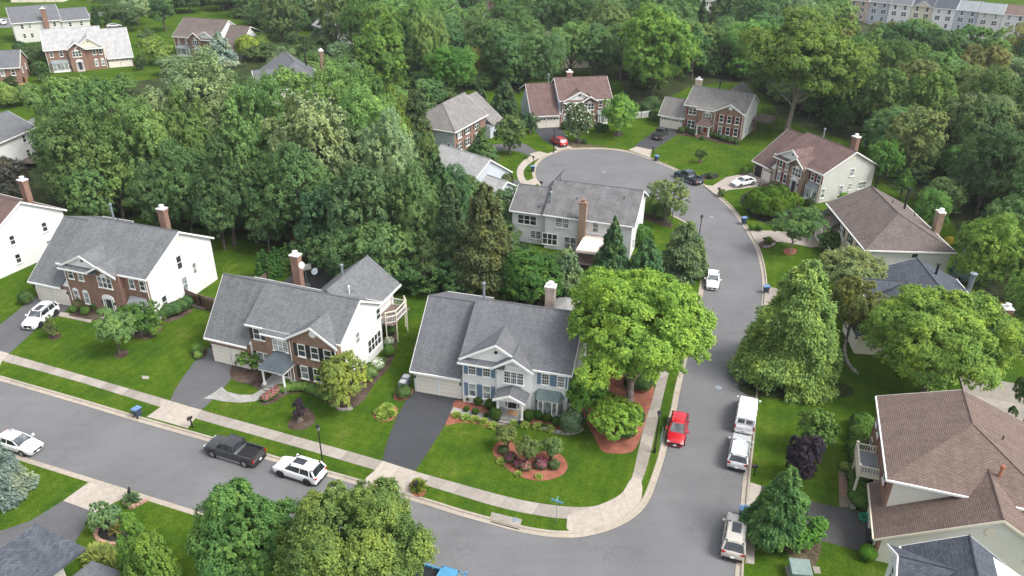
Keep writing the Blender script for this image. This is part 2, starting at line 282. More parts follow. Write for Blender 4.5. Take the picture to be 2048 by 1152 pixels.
# ---------------- mesh helpers ----------------
def tag(o, label=None, cat=None, group=None, kind=None):
    if label: o['label'] = label
    if cat: o['category'] = cat
    if group: o['group'] = group
    if kind: o['kind'] = kind
    return o
def empty(name, loc, rz=0, label=None, cat=None, group=None):
    o = bpy.data.objects.new(name, None); COL.objects.link(o); o.location = loc; o.rotation_euler = (0, 0, rz); o.empty_display_size = .2
    return tag(o, label, cat, group)
def link(name, me, parent=None, loc=None, rz=None):
    o = bpy.data.objects.new(name, me); COL.objects.link(o)
    if parent: o.parent = parent
    if loc is not None: o.location = loc
    if rz is not None: o.rotation_euler = (0, 0, rz)
    return o
class MB:
    def __init__(s): s.v = []; s.f = []
    def poly(s, pts):
        b = len(s.v); s.v += [tuple(p) for p in pts]; s.f.append(tuple(range(b, b+len(pts)))); return s
    def box(s, x0, x1, y0, y1, z0, z1):
        if x0 > x1: x0, x1 = x1, x0
        if y0 > y1: y0, y1 = y1, y0
        b = len(s.v); s.v += [(x, y, z) for z in (z0, z1) for x, y in ((x0, y0), (x1, y0), (x1, y1), (x0, y1))]
        for f in ((3, 2, 1, 0), (4, 5, 6, 7), (0, 1, 5, 4), (1, 2, 6, 5), (2, 3, 7, 6), (3, 0, 4, 7)): s.f.append(tuple(b+i for i in f))
        return s
    def slab(s, pts, t=.18):
        """top polygon (ccw from above) with vertical thickness t below"""
        b = len(s.v); n = len(pts); s.v += [tuple(p) for p in pts] + [(p[0], p[1], p[2]-t) for p in pts]
        s.f.append(tuple(range(b, b+n))); s.f.append(tuple(range(b+2*n-1, b+n-1, -1)))
        for i in range(n): j = (i+1) % n; s.f.append((b+i, b+n+i, b+n+j, b+j))
        return s
    def prism(s, pts, d):
        b = len(s.v); n = len(pts); d = Vector(d); s.v += [tuple(p) for p in pts] + [tuple(Vector(p)+d) for p in pts]
        s.f.append(tuple(range(b, b+n))); s.f.append(tuple(range(b+2*n-1, b+n-1, -1)))
        for i in range(n): j = (i+1) % n; s.f.append((b+i, b+n+i, b+n+j, b+j))
        return s
    def tube(s, pts, rs, n=8, cap=True):
        pts = [Vector(p) for p in pts]; b = len(s.v)
        for i, p in enumerate(pts):
            d = (pts[min(i+1, len(pts)-1)]-pts[max(i-1, 0)]).normalized()
            a = d.cross(Vector((0, 0, 1)));
            if a.length < .05: a = d.cross(Vector((0, 1, 0)))
            a.normalize(); c = d.cross(a); r = rs[i] if hasattr(rs, '__len__') else rs
            for k in range(n):
                t = 2*math.pi*k/n; s.v.append(tuple(p+a*(r*math.cos(t))+c*(r*math.sin(t))))
        for i in range(len(pts)-1):
            for k in range(n):
                k2 = (k+1) % n; s.f.append((b+i*n+k, b+i*n+k2, b+(i+1)*n+k2, b+(i+1)*n+k))
        if cap: s.f.append(tuple(b+k for k in range(n-1, -1, -1))); s.f.append(tuple(b+(len(pts)-1)*n+k for k in range(n)))
        return s
    def lathe(s, prof, c=(0, 0, 0), n=12, sx=1, sy=1):
        b = len(s.v); m = len(prof)
        for r, z in prof:
            for k in range(n): t = 2*math.pi*k/n; s.v.append((c[0]+r*math.cos(t)*sx, c[1]+r*math.sin(t)*sy, c[2]+z))
        for i in range(m-1):
            for k in range(n): k2 = (k+1) % n; s.f.append((b+i*n+k, b+i*n+k2, b+(i+1)*n+k2, b+(i+1)*n+k))
        s.f.append(tuple(b+k for k in range(n-1, -1, -1))); s.f.append(tuple(b+(m-1)*n+k for k in range(n)))
        return s
    def ribbon(s, A, B):
        b = len(s.v); n = len(A); s.v += [tuple(p) for p in A]+[tuple(p) for p in B]
        for i in range(n-1): s.f.append((b+i, b+n+i, b+n+i+1, b+i+1))
        return s
    def mesh(s, name, m=None, smooth=False, uv='auto', flow=None):
        me = bpy.data.meshes.new(name); me.from_pydata(s.v, [], s.f); me.update()
        if m: me.materials.append(MT[m] if isinstance(m, str) else m)
        if uv:
            l = me.uv_layers.new(name='UVMap'); dat = np.zeros(len(me.loops)*2); vv = me.vertices
            for p in me.polygons:
                n = p.normal
                if flow is not None: h = flow; t = Vector((-flow.y, flow.x, 0))
                elif abs(n.z) > .995: h = Vector((1, 0, 0)); t = Vector((0, 1, 0))
                else: h = Vector((-n.y, n.x, 0)).normalized(); t = n.cross(h)
                for li in p.loop_indices:
                    co = vv[me.loops[li].vertex_index].co; dat[2*li] = co.dot(h); dat[2*li+1] = co.dot(t)
            l.data.foreach_set('uv', dat)
        if smooth: me.polygons.foreach_set('use_smooth', [True]*len(me.polygons))
        return me
    def build(s, name, m=None, parent=None, smooth=False, flow=None):
        return link(name, s.mesh(name, m, smooth, flow=flow), parent)
def smooth_line(pts, per=6, closed=False):
    P = [Vector((p[0], p[1], 0)) for p in pts]; n = len(P); out = []
    rng = range(n if closed else n-1)
    for i in rng:
        p0 = P[(i-1) % n] if closed or i > 0 else P[0]*2-P[1]; p1 = P[i]; p2 = P[(i+1) % n]; p3 = P[(i+2) % n] if closed or i+2 < n else P[-1]*2-P[-2]
        for k in range(per):
            t = k/per; out.append(.5*((2*p1)+(p2-p0)*t+(2*p0-5*p1+4*p2-p3)*t*t+(3*p1-p0-3*p2+p3)*t**3))
    if not closed: out.append(P[-1])
    return out
def offset(line, d, z):
    out = []
    for i, p in enumerate(line):
        t = (line[min(i+1, len(line)-1)]-line[max(i-1, 0)]).normalized(); out.append(Vector((p.x-t.y*d, p.y+t.x*d, z)))
    return out
def ribbon_obj(name, A, B, m, label=None, kind='structure'):
    me = bpy.data.meshes.new(name); n = len(A); me.from_pydata([tuple(p) for p in A]+[tuple(p) for p in B], [], [(i, n+i, n+i+1, i+1) for i in range(n-1)]); me.update()
    u = [0]
    for i in range(1, n): u.append(u[-1]+((A[i]-A[i-1]).length+(B[i]-B[i-1]).length)/2)
    l = me.uv_layers.new(name='UVMap')
    for p in me.polygons:
        for li in p.loop_indices:
            vi = me.loops[li].vertex_index; l.data[li].uv = (u[vi % n], 0 if vi < n else (A[0]-B[0]).length)
    if me.polygons[0].normal.z < 0: me.flip_normals()
    me.materials.append(MT[m]); o = link(name, me); tag(o, kind=kind); return o
def sheet(name, pts, z, m, closed_smooth=0, flow=None, kind='structure'):
    """flat sheet whose outline is given by surveyed corners (photo pixels)"""
    P = [G(*p) if len(p) == 2 else Vector(p) for p in pts]
    if closed_smooth: P = smooth_line(P, closed_smooth, True)
    P = [Vector((p.x, p.y, z)) for p in P]
    tri = tessellate_polygon([P]); me = bpy.data.meshes.new(name); me.from_pydata([tuple(p) for p in P], [], [tuple(t) for t in tri]); me.update()
    me.materials.append(MT[m]); l = me.uv_layers.new(name='UVMap')
    fl = flow or Vector((1, 0, 0))
    if flow is None and len(P) > 2: fl = (P[1]-P[0]).normalized()
    for p in me.polygons:
        for li in p.loop_indices:
            co = me.vertices[me.loops[li].vertex_index].co; l.data[li].uv = (co.dot(fl), co.x*-fl.y+co.y*fl.x)
    for p in me.polygons:
        if p.normal.z < 0: me.flip_normals(); break
    o = link(name, me); tag(o, kind=kind); return o
# ================= ground, road, kerbs =================
LZ = .15
MB().poly([(-3000, -300, -.05), (3000, -300, -.05), (3000, 5000, -.05), (-3000, 5000, -.05)]).build('ground', 'lawn')['kind'] = 'structure'
E1 = [(-140, 719), (-60, 744), (0, 762), (147.5, 805), (280, 844.7), (416.5, 883.6), (549, 924), (700, 966), (845.8, 1008.3), (914, 1029.8), (981, 1048.6), (1035, 1063), (1089, 1072.7), (1129, 1075.4), (1169, 1073.3), (1223, 1059.3), (1269, 1035), (1298, 1003), (1317, 954.6), (1329.7, 914.3), (1341, 868), (1352.8, 824.7), (1361, 780), (1376, 715), (1392, 650), (1404, 600), (1411.6, 552), (1412.8, 525), (1406.7, 496), (1396, 469), (1378, 448), (1345, 430), (1300, 415), (1240, 405), (1180, 400), (1125, 392), (1093.4, 378), (1074, 358), (1071.3, 341.4), (1076.5, 328.3), (1090.8, 315.3), (1114.3, 304.9), (1145.5, 299.7), (1184.6, 298.4), (1215, 299.2), (1249.7, 303.6), (1283.5, 312.7), (1307, 322.4), (1352.7, 342), (1401, 369.5), (1433.4, 393.7), (1457.6, 415.3), (1484.5, 450), (1501.6, 479), (1513.7, 505.9), (1522.2, 542.3), (1524.7, 578.8), (1520, 639.6), (1513, 700), (1504, 770), (1497.4, 862), (1489, 930), (1482, 998), (1473.6, 1100), (1470, 1151), (1464, 1260), (1458, 1400)]
edge1 = smooth_line([G(*p) for p in E1], 5)
e2 = [G(*p) for p in [(-140, 855), (40.6, 911.8), (234, 972), (427.8, 1032.3)]]
dd = (e2[-1]-e2[0]).normalized(); e2 += [e2[-1]+dd*12, e2[-1]+dd*20]
for k, a in enumerate((-.25, -.6, -1.0, -1.3, -1.45)): e2.append(e2[-1]+Vector((dd.x*math.cos(a)-dd.y*math.sin(a), dd.x*math.sin(a)+dd.y*math.cos(a), 0))*3)
edge2 = smooth_line(e2, 4)
xs = [p.x for p in edge1]
MB().poly([(-110, 5, 0), (60, 5, 0), (60, 175, 0), (-110, 175, 0)]).build('road', 'asphalt')['kind'] = 'structure'
def land(name, edge, side, rest, m='lawn'):
    inner = offset(edge, side*.6, LZ); P = [Vector((p.x, p.y, LZ)) for p in inner]+[Vector((*p, LZ)) for p in rest]
    tri = tessellate_polygon([P]); me = bpy.data.meshes.new(name); me.from_pydata([tuple(p) for p in P], [], [tuple(t) for t in tri]); me.update()
    s = 0
    for p in me.polygons: s += p.normal.z*p.area
    if s < 0: me.flip_normals()
    me.materials.append(MT[m]); o = link(name, me); o['kind'] = 'structure'; return o
a1 = edge1[0]; b1 = edge1[-1]
land('lawn', edge1, 1, [(b1.x+1, -200), (2500, -200), (2500, 4500), (-2500, 4500), (-2500, a1.y+60), (a1.x-40, a1.y+14)])
a2 = edge2[0]; b2 = edge2[-1]
land('lawn', edge2, -1, [(b2.x, -200), (-2500, -200), (-2500, a2.y+50), (a2.x-40, a2.y+12)])
def kerb(edge, side, name='kerb'):
    prof = [(0, .006), (.40, .03), (.44, .135), (.50, .162), (.63, .162), (.63, .0)]
    n = len(edge); L = [offset(edge, side*d, z) for d, z in prof]; u = [0]
    for i in range(1, n): u.append(u[-1]+(edge[i]-edge[i-1]).length)
    v = [tuple(p) for q in L for p in q]; f = []
    for k in range(len(prof)-1):
        for i in range(n-1):
            q = (k*n+i, k*n+i+1, (k+1)*n+i+1, (k+1)*n+i); f.append(q if side > 0 else q[::-1])
    me = bpy.data.meshes.new(name); me.from_pydata(v, [], f); me.update(); me.materials.append(MT['kerb']); l = me.uv_layers.new(name='UVMap')
    dat = np.zeros(len(me.loops)*2)
    for i, lp in enumerate(me.loops): dat[2*i] = u[lp.vertex_index % n]
    l.data.foreach_set('uv', dat); o = link(name, me); o['kind'] = 'structure'
kerb(edge1, 1); kerb(edge2, -1)
# tar line where gutter meets asphalt
ribbon_obj('road_seam', offset(edge1, -.05, .004), offset(edge1, .02, .0045), 'drive_dark')
# sidewalk along the street and round the corner (top edge, bottom edge)
swA = [(-140, 665), (0, 704.6), (95, 732), (188.8, 759.2), (336.4, 802), (403.4, 822.4), (520, 855), (640.4, 888.8), (764, 924), (831, 945.2), (912, 968), (994.8, 990.8), (1062, 1006), (1142.6, 1016.3), (1199, 1012.3), (1242, 989.5), (1263.4, 957.2), (1276.8, 900.9), (1290.3, 847), (1306.4, 793.4), (1322, 730), (1338, 670)]
swB = [(-140, 681), (0, 722.3), (80, 744), (172, 770), (321.6, 816.7), (387.8, 838), (500, 870), (620, 904), (749.8, 942.2), (815, 962), (895, 986), (977, 1011), (1047, 1028), (1135, 1040), (1212, 1033), (1256, 1010), (1282, 968), (1298, 919.6), (1314.4, 847), (1329.7, 780), (1344, 722), (1360, 660)]
def resample(L, n):
    d = [0]
    for i in range(1, len(L)): d.append(d[-1]+(L[i]-L[i-1]).length)
    out = []; j = 0
    for k in range(n):
        t = d[-1]*k/(n-1)
        while j < len(L)-2 and d[j+1] < t: j += 1
        w = (t-d[j])/max(1e-6, d[j+1]-d[j]); out.append(L[j].lerp(L[j+1], min(1, w)))
    return out
def ribbon_px(name, A, B, z, m, per=4):
    a = smooth_line([G(*p) for p in A], per); b = smooth_line([G(*p) for p in B], per)
    for L in (a, b):
        for p in L: p.z = z
    return ribbon_obj(name, a, b, m)
ribbon_px('sidewalk', swA, swB, LZ+.004, 'concrete')
ribbon_px('sidewalk', [(1078, 305), (1060, 314), (1046.6, 323), (1036.5, 335), (1033.5, 348), (1038, 363), (1050, 377), (1074, 390.5)], [(1086, 313), (1072, 321), (1060, 328), (1050, 338), (1047, 349), (1051, 360), (1062, 371), (1086, 385)], LZ+.004, 'apron')
ramp_ = [(1135, 1016), (1199, 1012), (1242, 989), (1263, 957), (1285, 970), (1268.8, 1011), (1295, 984), (1268.8, 1013), (1240, 1032), (1215, 1046), (1177.5, 1057), (1150, 1061), (1135, 1040)]
sheet('sidewalk_ramp', [(1142, 1030), (1199, 1012), (1242, 990), (1263.4, 959), (1283, 968), (1279, 1009), (1246, 1036), (1217, 1049), (1177.5, 1060), (1138, 1064), (1134, 1045)], LZ+.007, 'apron', 4, flow=Vector((1, .1, 0)))
# driveways
D = lambda pts, m, z=LZ+.011, name='driveway', fl=None: sheet(name, pts, z, m, flow=fl)
D([(70, 595), (146, 612), (124, 630), (104, 640), (85, 650), (66, 667), (40, 691), (19, 709), (0, 704), (-25, 697), (-10, 660), (25, 632)], 'drive')
D([(421, 697), (478, 712), (505, 718), (484, 733), (466, 756), (448, 779), (425.6, 802), (404, 822), (372, 812), (341, 803), (350, 783), (366, 757), (386, 730), (405, 710)], 'drive')
D([(826, 781), (922, 799), (907, 817), (896, 838), (887, 858), (860, 900), (831, 944), (798, 934), (765, 924), (770, 900), (781, 868), (795, 835), (812, 803)], 'drive_new')
D([(322, 800), (404, 822), (390, 840), (376, 859), (335, 847), (294, 836), (321, 817)], 'apron', name='driveway_apron', fl=(G(404, 822)-G(322, 800)).normalized())
D([(765, 924), (831, 945), (853, 973), (834, 994), (780, 981), (726, 964), (750, 943)], 'apron', name='driveway_apron', fl=(G(831, 945)-G(765, 924)).normalized())
D([(-70, 686), (19, 709), (5, 724), (-5, 745), (-90, 720), (-60, 700)], 'apron', name='driveway_apron')
D([(178.7, 967), (221, 979), (262, 992), (228, 1009), (192, 1028), (160, 1016), (127, 1004)], 'apron', name='driveway_apron', fl=(G(262, 992)-G(178, 967)).normalized())
D([(127, 1004), (160, 1016), (192, 1028), (172, 1055), (154, 1082), (130, 1140), (-40, 1200), (-80, 1080), (-20, 1070), (10, 1062), (60, 1045), (95, 1024)], 'drive', LZ+.008)
D([(1500, 968), (1520, 973), (1560, 985), (1613, 1003.4), (1677.8, 1017), (1740, 1030), (1737, 1108), (1718.6, 1105.5), (1680, 1094), (1637, 1083), (1586, 1052), (1545, 1040), (1494, 1034)], 'drive_dark')
D([(1500, 967), (1522, 974), (1516, 1036), (1493, 1031)], 'apron', LZ+.015, 'driveway_apron')
D([(1498, 462), (1540, 463), (1560, 464.5), (1600, 467), (1645, 467), (1672, 480), (1658, 492), (1623, 497), (1605, 493), (1580, 488), (1560, 485), (1516, 488)], 'drivec')
D([(1405, 371), (1425, 373), (1452, 356), (1500, 346), (1544, 364), (1516, 375), (1455, 382), (1436, 395)], 'drivec')
D([(1318, 256.5), (1366, 261.9), (1340, 280), (1307, 301.5), (1296, 300), (1278, 295), (1268, 294), (1280, 285)], 'drive_new')
D([(1257, 301), (1273, 294.5), (1303, 301), (1300, 317), (1284, 310)], 'apron', LZ+.015, 'driveway_apron')
D([(1067, 256), (1119, 256), (1130, 270), (1142, 289), (1128, 297), (1108, 296), (1101, 289), (1086, 280), (1074, 268)], 'drive_new')
D([(1108, 294), (1140, 287), (1160, 296), (1146, 298.5), (1115, 303)], 'apron', LZ+.015, 'driveway_apron')
D([(985, 290), (1040, 288), (1052, 290), (1078, 307.5), (1062, 314), (1040, 306), (1018, 302), (985, 306)], 'drive')
D([(1060, 309), (1078, 304), (1098, 309), (1082, 319), (1066, 317)], 'apron', LZ+.015, 'driveway_apron')
D([(960, 366), (1000, 362), (1036, 361), (1046, 375), (1026, 378), (976, 380)], 'drive')
D([(1040, 361), (1056, 363), (1070, 357), (1078, 368), (1064, 374), (1046, 376)], 'apron', LZ+.015, 'driveway_apron')
D([(1530, 575), (1550, 578), (1600, 600), (1620, 640), (1560, 640), (1526, 625)], 'drivec')
D([(1250, 398), (1285, 406), (1292, 416), (1245, 408)], 'drivec')
# garden paths
D([(406, 800), (425, 790), (444, 776), (455, 786), (480, 792), (505, 792), (522, 782), (541, 766), (549, 757), (570, 764), (555, 780), (536, 796), (510, 805), (480, 808), (445, 805), (424, 800)], 'path', LZ+.019, 'garden_path')
D([(907, 817), (950, 826), (1000, 834), (1030, 838), (1033, 850), (1000, 852), (985, 848), (945, 838), (900, 829)], 'path', LZ+.019, 'garden_path')
D([(1676, 940), (1683, 934), (1705, 930), (1703, 950), (1698, 960), (1697, 1018), (1678, 1017)], 'path_brown', LZ+.019, 'garden_path')
D([(122, 626), (160, 632), (186, 640), (182, 648), (150, 641), (117, 634)], 'concrete', LZ+.019, 'garden_path')
D([(1544, 366), (1560, 376), (1600, 400), (1590, 408), (1560, 392)], 'drivec', LZ+.019, 'garden_path')
# mulch beds
B = lambda pts, m, z=LZ+.024, name='mulch_bed', s=4: sheet(name, pts, z, m, s)
B([(913, 803), (960, 812), (1010, 826), (1050, 838), (1100, 845), (1150, 848), (1168, 860), (1140, 868), (1100, 860), (1075, 856), (1060, 850), (1037, 852), (1010, 862), (985, 860), (950, 850), (920, 848), (892, 853), (898, 835), (905, 818)], 'mulch_red', LZ+.015)
B([(985, 905), (995, 888), (1020, 882), (1040, 898), (1062, 912), (1085, 905), (1105, 905), (1125, 915), (1135, 935), (1125, 952), (1095, 963), (1060, 962), (1025, 948), (998, 925)], 'mulch_red')
B([(752, 822), (762, 813), (780, 811), (794, 818), (795, 830), (786, 842), (765, 847), (750, 840), (746, 830)], 'mulch_red')
B([(792, 782), (812, 775), (828, 783), (815, 800), (800, 804), (788, 800)], 'mulch_red')
B([(1160, 750), (1240, 742), (1300, 768), (1307, 790), (1295, 830), (1280, 880), (1265, 905), (1235, 910), (1205, 905), (1190, 880), (1170, 840), (1160, 800)], 'mulch_red')
B([(820, 968), (846, 970), (852, 988), (838, 997), (822, 988)], 'mulch_red', LZ+.028)
B([(470, 728), (505, 720), (545, 732), (560, 750), (540, 768), (522, 782), (500, 772), (472, 765), (460, 750)], 'mulch_brown')
B([(575, 855), (590, 830), (605, 818), (622, 822), (632, 840), (625, 852), (608, 862), (590, 862)], 'mulch_brown')
B([(525, 800), (560, 780), (600, 770), (640, 790), (700, 770), (760, 740), (775, 690), (770, 640), (795, 640), (792, 700), (780, 735), (750, 770), (730, 800), (705, 820), (680, 820), (650, 805), (610, 788), (575, 792), (548, 808), (525, 812)], 'mulch_brown')
B([(230, 640), (290, 640), (325, 652), (320, 668), (300, 680), (275, 680), (255, 668), (235, 660)], 'mulch_brown')
B([(325, 640), (370, 620), (385, 625), (345, 645)], 'mulch_brown')
B([(140, 630), (190, 612), (235, 620), (230, 640), (190, 642), (150, 636)], 'mulch_brown')
B([(98, 675), (108, 668), (122, 669), (121, 678), (110, 682), (100, 681)], 'mulch_brown')
B([(229, 712), (238, 702), (252, 701), (257, 710), (247, 718), (234, 719)], 'mulch_brown')
B([(382, 712), (396, 700), (414, 700), (412, 714), (398, 720)], 'mulch_brown')
B([(-30, 960), (20, 955), (45, 968), (40, 1000), (0, 1025), (-40, 1020)], 'mulch_brown')
B([(197, 1060), (210, 1046), (235, 1036), (262, 1040), (262, 1075), (240, 1087), (215, 1087), (200, 1078)], 'mulch_black')
B([(1480, 400), (1492, 388), (1510, 380), (1540, 375), (1590, 400), (1600, 430), (1560, 450), (1520, 445), (1495, 428)], 'mulch_black')
B([(1566, 504), (1575, 498), (1592, 500), (1590, 510), (1574, 512)], 'mulch_red')
B([(1400, 353), (1412, 348), (1430, 348), (1438, 355), (1425, 360), (1408, 360)], 'mulch_black')
B([(1394, 324), (1400, 320), (1406, 324), (1400, 327)], 'mulch_brown')
B([(1146, 283), (1154, 278), (1164, 282), (1160, 288), (1150, 288)], 'mulch_brown')
B([(1226, 270), (1236, 264), (1246, 268), (1240, 274), (1230, 274)], 'mulch_brown')
B([(1130, 283), (1190, 292), (1240, 290), (1160, 297), (1140, 294)], 'dirt')
B([(1355, 262), (1400, 262), (1440, 272), (1476, 286), (1470, 292), (1430, 285), (1400, 277), (1356, 271)], 'mulch_brown')
B([(1270, 418), (1310, 428), (1340, 445), (1345, 458), (1320, 452), (1290, 440), (1270, 430)], 'mulch_brown')
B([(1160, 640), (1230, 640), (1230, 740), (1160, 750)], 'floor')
B([(1518, 488), (1540, 480), (1552, 486), (1535, 498), (1520, 498)], 'mulch_brown')
B([(1695, 880), (1705, 865), (1735, 860), (1740, 900), (1735, 930), (1700, 935)], 'mulch_brown')
B([(1695, 950), (1735, 945), (1748, 970), (1740, 1025), (1712, 1020), (1697, 1010)], 'mulch_brown')
B([(1545, 1085), (1570, 1060), (1640, 1085), (1620, 1150), (1590, 1152), (1575, 1110)], 'dirt', LZ+.006)
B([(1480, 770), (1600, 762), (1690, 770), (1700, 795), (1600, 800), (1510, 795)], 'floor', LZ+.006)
# woodland floor under the trees behind the houses
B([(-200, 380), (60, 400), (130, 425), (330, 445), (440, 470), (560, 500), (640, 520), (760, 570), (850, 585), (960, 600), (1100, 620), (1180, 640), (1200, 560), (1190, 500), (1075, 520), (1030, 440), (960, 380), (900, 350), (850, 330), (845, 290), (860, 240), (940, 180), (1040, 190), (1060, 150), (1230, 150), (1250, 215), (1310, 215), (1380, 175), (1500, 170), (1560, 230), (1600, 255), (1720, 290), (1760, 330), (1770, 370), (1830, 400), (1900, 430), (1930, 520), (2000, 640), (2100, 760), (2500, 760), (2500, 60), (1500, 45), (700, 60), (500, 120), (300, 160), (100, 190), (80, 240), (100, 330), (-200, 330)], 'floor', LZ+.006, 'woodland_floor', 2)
B([(1940, 590), (1995, 640), (2010, 700), (1990, 720), (1960, 640)], 'mulch_brown', LZ+.03)
sheet('lawn_patch', [(1885, 545), (1915, 520), (1960, 570), (1990, 640), (1975, 660), (1930, 620)], LZ+.012, 'lawn', 3)
sheet('lawn_patch', [(415, 470), (560, 495), (600, 520), (520, 560), (440, 600)], LZ+.012, 'lawn', 1)
sheet('lawn_patch', [(770, 575), (870, 590), (850, 660), (800, 760), (770, 740)], LZ+.012, 'lawn', 1)
# other streets seen beyond the trees
sheet('side_street', [(-120, 60), (30, 56), (120, 40), (300, 25), (300, 20), (100, 30), (-120, 45)], LZ+.02, 'asphalt')
sheet('side_street', [(-60, 300), (0, 280), (60, 240), (110, 215), (140, 220), (60, 262), (0, 300), (-60, 330)], LZ+.02, 'asphalt')
sheet('side_street', [(860, 40), (900, 22), (960, 20), (1000, 30), (1000, 36), (940, 32), (880, 44)], LZ+.02, 'asphalt')
sheet('side_street', [(1650, 10), (1800, 58), (2100, 80), (2100, 88), (1790, 66), (1640, 16)], LZ+.02, 'asphalt')

# ================= house kit =================
WC = {}
def ring(mb, x0, x1, z0, z1, t, y0, y1):
    mb.box(x0, x1, y0, y1, z0, z0+t); mb.box(x0, x1, y0, y1, z1-t, z1); mb.box(x0, x0+t, y0, y1, z0+t, z1-t); mb.box(x1-t, x1, y0, y1, z0+t, z1-t)
def win_mesh(w, h, nx, nz, lites, arch):
    k = (round(w, 2), round(h, 2), nx, nz, lites, arch)
    if k in WC: return WC[k]
    f = MB(); ring(f, -w/2, w/2, 0, h, .08, -.07, .0); f.box(-w/2-.08, w/2+.08, -.13, 0, -.1, 0)
    uw = (w-.16)/nx
    for i in range(1, nx): x = -w/2+.08+i*uw; f.box(x-.06, x+.06, -.065, 0, .08, h-.08)
    if nz > 1: f.box(-w/2+.08, w/2-.08, -.06, 0, h/2-.035, h/2+.035)
    if lites:
        for i in range(nx):
            for j in range(1, lites): x = -w/2+.08+i*uw+uw*j/lites; f.box(x-.014, x+.014, -.045, 0, .08, h-.08)
        for j in range(1, 4):
            if j != 2: z = h*j/4; f.box(-w/2+.08, w/2-.08, -.044, 0, z-.014, z+.014)
    if arch:
        n = 8; pts = [(w/2*math.cos(math.pi*i/n), -.09, h+w/2*.75*math.sin(math.pi*i/n)) for i in range(n+1)]; f.prism(pts[::-1], (0, .09, 0))
    g = MB().poly([(-w/2+.06, -.03, .06), (w/2-.06, -.03, .06), (w/2-.06, -.03, h-.06), (-w/2+.06, -.03, h-.06)])
    WC[k] = (f.mesh('window', 'trim'), g.mesh('pane', 'glass'), g.mesh('pane', 'glass_pale')); return WC[k]
FACE = {'f': 0, 'r': math.pi/2, 'b': math.pi, 'l': -math.pi/2}
class House:
    def __init__(s, name, x, y, deg, label, cat='house', group=None, mirror=False, z=.1):
        s.e = empty(name, (x, y, z), R_(deg), label, cat, group or 'houses along the street'); s.rnd = random.Random(label)
        if mirror: s.e.scale = (-1, 1, 1)
    def at(s, face, x, y, z, o):
        o.parent = s.e; o.location = (x, y, z); o.rotation_euler = (0, 0, FACE[face]); return o
    def win(s, face, x, y, z, w=.95, h=1.5, nx=1, nz=2, lites=0, arch=False, sh=None, pale=False):
        """x, y: middle of the window on its wall; z: sill height"""
        m = win_mesh(w, h, nx, nz, lites, arch); a = s.at(face, x, y, z, link('window', m[0])); link('pane', m[2 if (pale or s.rnd.random() < .25) and s.rnd.random() < .8 else 1], a)
        if sh:
            k = ('sh', round(h, 2), sh)
            if k not in WC:
                b = MB().box(-.2, .2, -.06, 0, 0, h); b.box(-.15, .15, -.075, -.06, .1, h/2-.05); b.box(-.15, .15, -.075, -.06, h/2+.05, h-.1); WC[k] = b.mesh('shutter', sh)
            for q in (-1, 1):
                d = q*(w/2+.26); t = FACE[face]; s.at(face, x+d*math.cos(t), y+d*math.sin(t), z, link('shutter', WC[k]))
        return a
    def part(s, name, mb, m, parent=None): return mb.build(name, m, parent or s.e)
    def block(s, x0, x1, y0, y1, z1, m, z0=-.4, gl=None, gr=None, name='wall', yr=None, zr=None):
        """walls; with yr, zr the left and right ends rise to a gable"""
        b = MB().box(x0, x1, y0, y1, z0, z1)
        if zr:
            b.prism([(x0, y0, z1-.002), (x0, yr, zr), (x0, y1, z1-.002)], (x1-x0, 0, 0))
        return s.part(name, b, m)
    def roof_x(s, x0, x1, yf, zf, yr, zr, yb, zb, m, name='roof', trim='trim', t=.2, rake=(1, 1)):
        b = MB().slab([(x0, yf, zf), (x1, yf, zf), (x1, yr, zr), (x0, yr, zr)], t)
        b.slab([(x0, yr, zr+.001), (x1, yr, zr+.001), (x1, yb, zb), (x0, yb, zb)], t)
        r = s.part(name, b, m)
        c = MB().tube([(x0, yr, zr+.0), (x1, yr, zr+.0)], .09, 6); c.build('ridge_cap', m, r)
        # fascia, gutter and rake boards
        f = MB().box(x0, x1, yf-.13, yf-.003, zf-t-.02, zf-.03); f.box(x0, x1, yb+.003, yb+.13, zb-t-.02, zb-.03)
        for x, d, on in ((x0-.004, -.06, rake[0]), (x1+.004, .06, rake[1])):
            if not on: continue
            f.prism([(x, yf, zf-.24), (x, yf, zf-.02), (x, yr, zr-.02), (x, yb, zb-.02), (x, yb, zb-.24), (x, yr, zr-.26)], (d, 0, 0))
        f.build('fascia', trim, r)
        return r
    def gable_y(s, x0, x1, xa, ze, za, yf, yb, m, wall=None, face='tri', name='roof', zb=None, trim='trim', t=.18):
        """cross gable: ridge runs back from yf to yb"""
        b = MB(); hl = (za-ze)
        b.slab([(x0, yf, ze), (xa, yf, za), (xa, yb, za), (x0, yf+.02, ze+.001)] if False else [(xa, yf, za), (xa, yb, za), (x0, yf+.05, ze), (x0, yf, ze)][::-1], t)
        b.slab([(xa, yf, za+.001), (x1, yf, ze), (x1, yf+.05, ze), (xa, yb, za+.001)], t)
        r = s.part(name, b, m)
        f = MB()
        for xx in (x0, x1):
            f.prism([(xx, yf-.1, ze-.24), (xx, yf-.1, ze-.0), (xa, yf-.1, za-.0), (xa, yf-.1, za-.28)], (0, .095, 0))
        f.build('fascia', trim, r)
        MB().tube([(xa, yf, za), (xa, yb, za)], .08, 6).build('ridge_cap', m, r)
        if wall: s.part('gable_wall', MB().prism([(x0+.2, yf+.25, ze-.2), (x1-.2, yf+.25, ze-.2), (xa, yf+.25, za-.2)], (0, .2, 0)), wall)
        return r
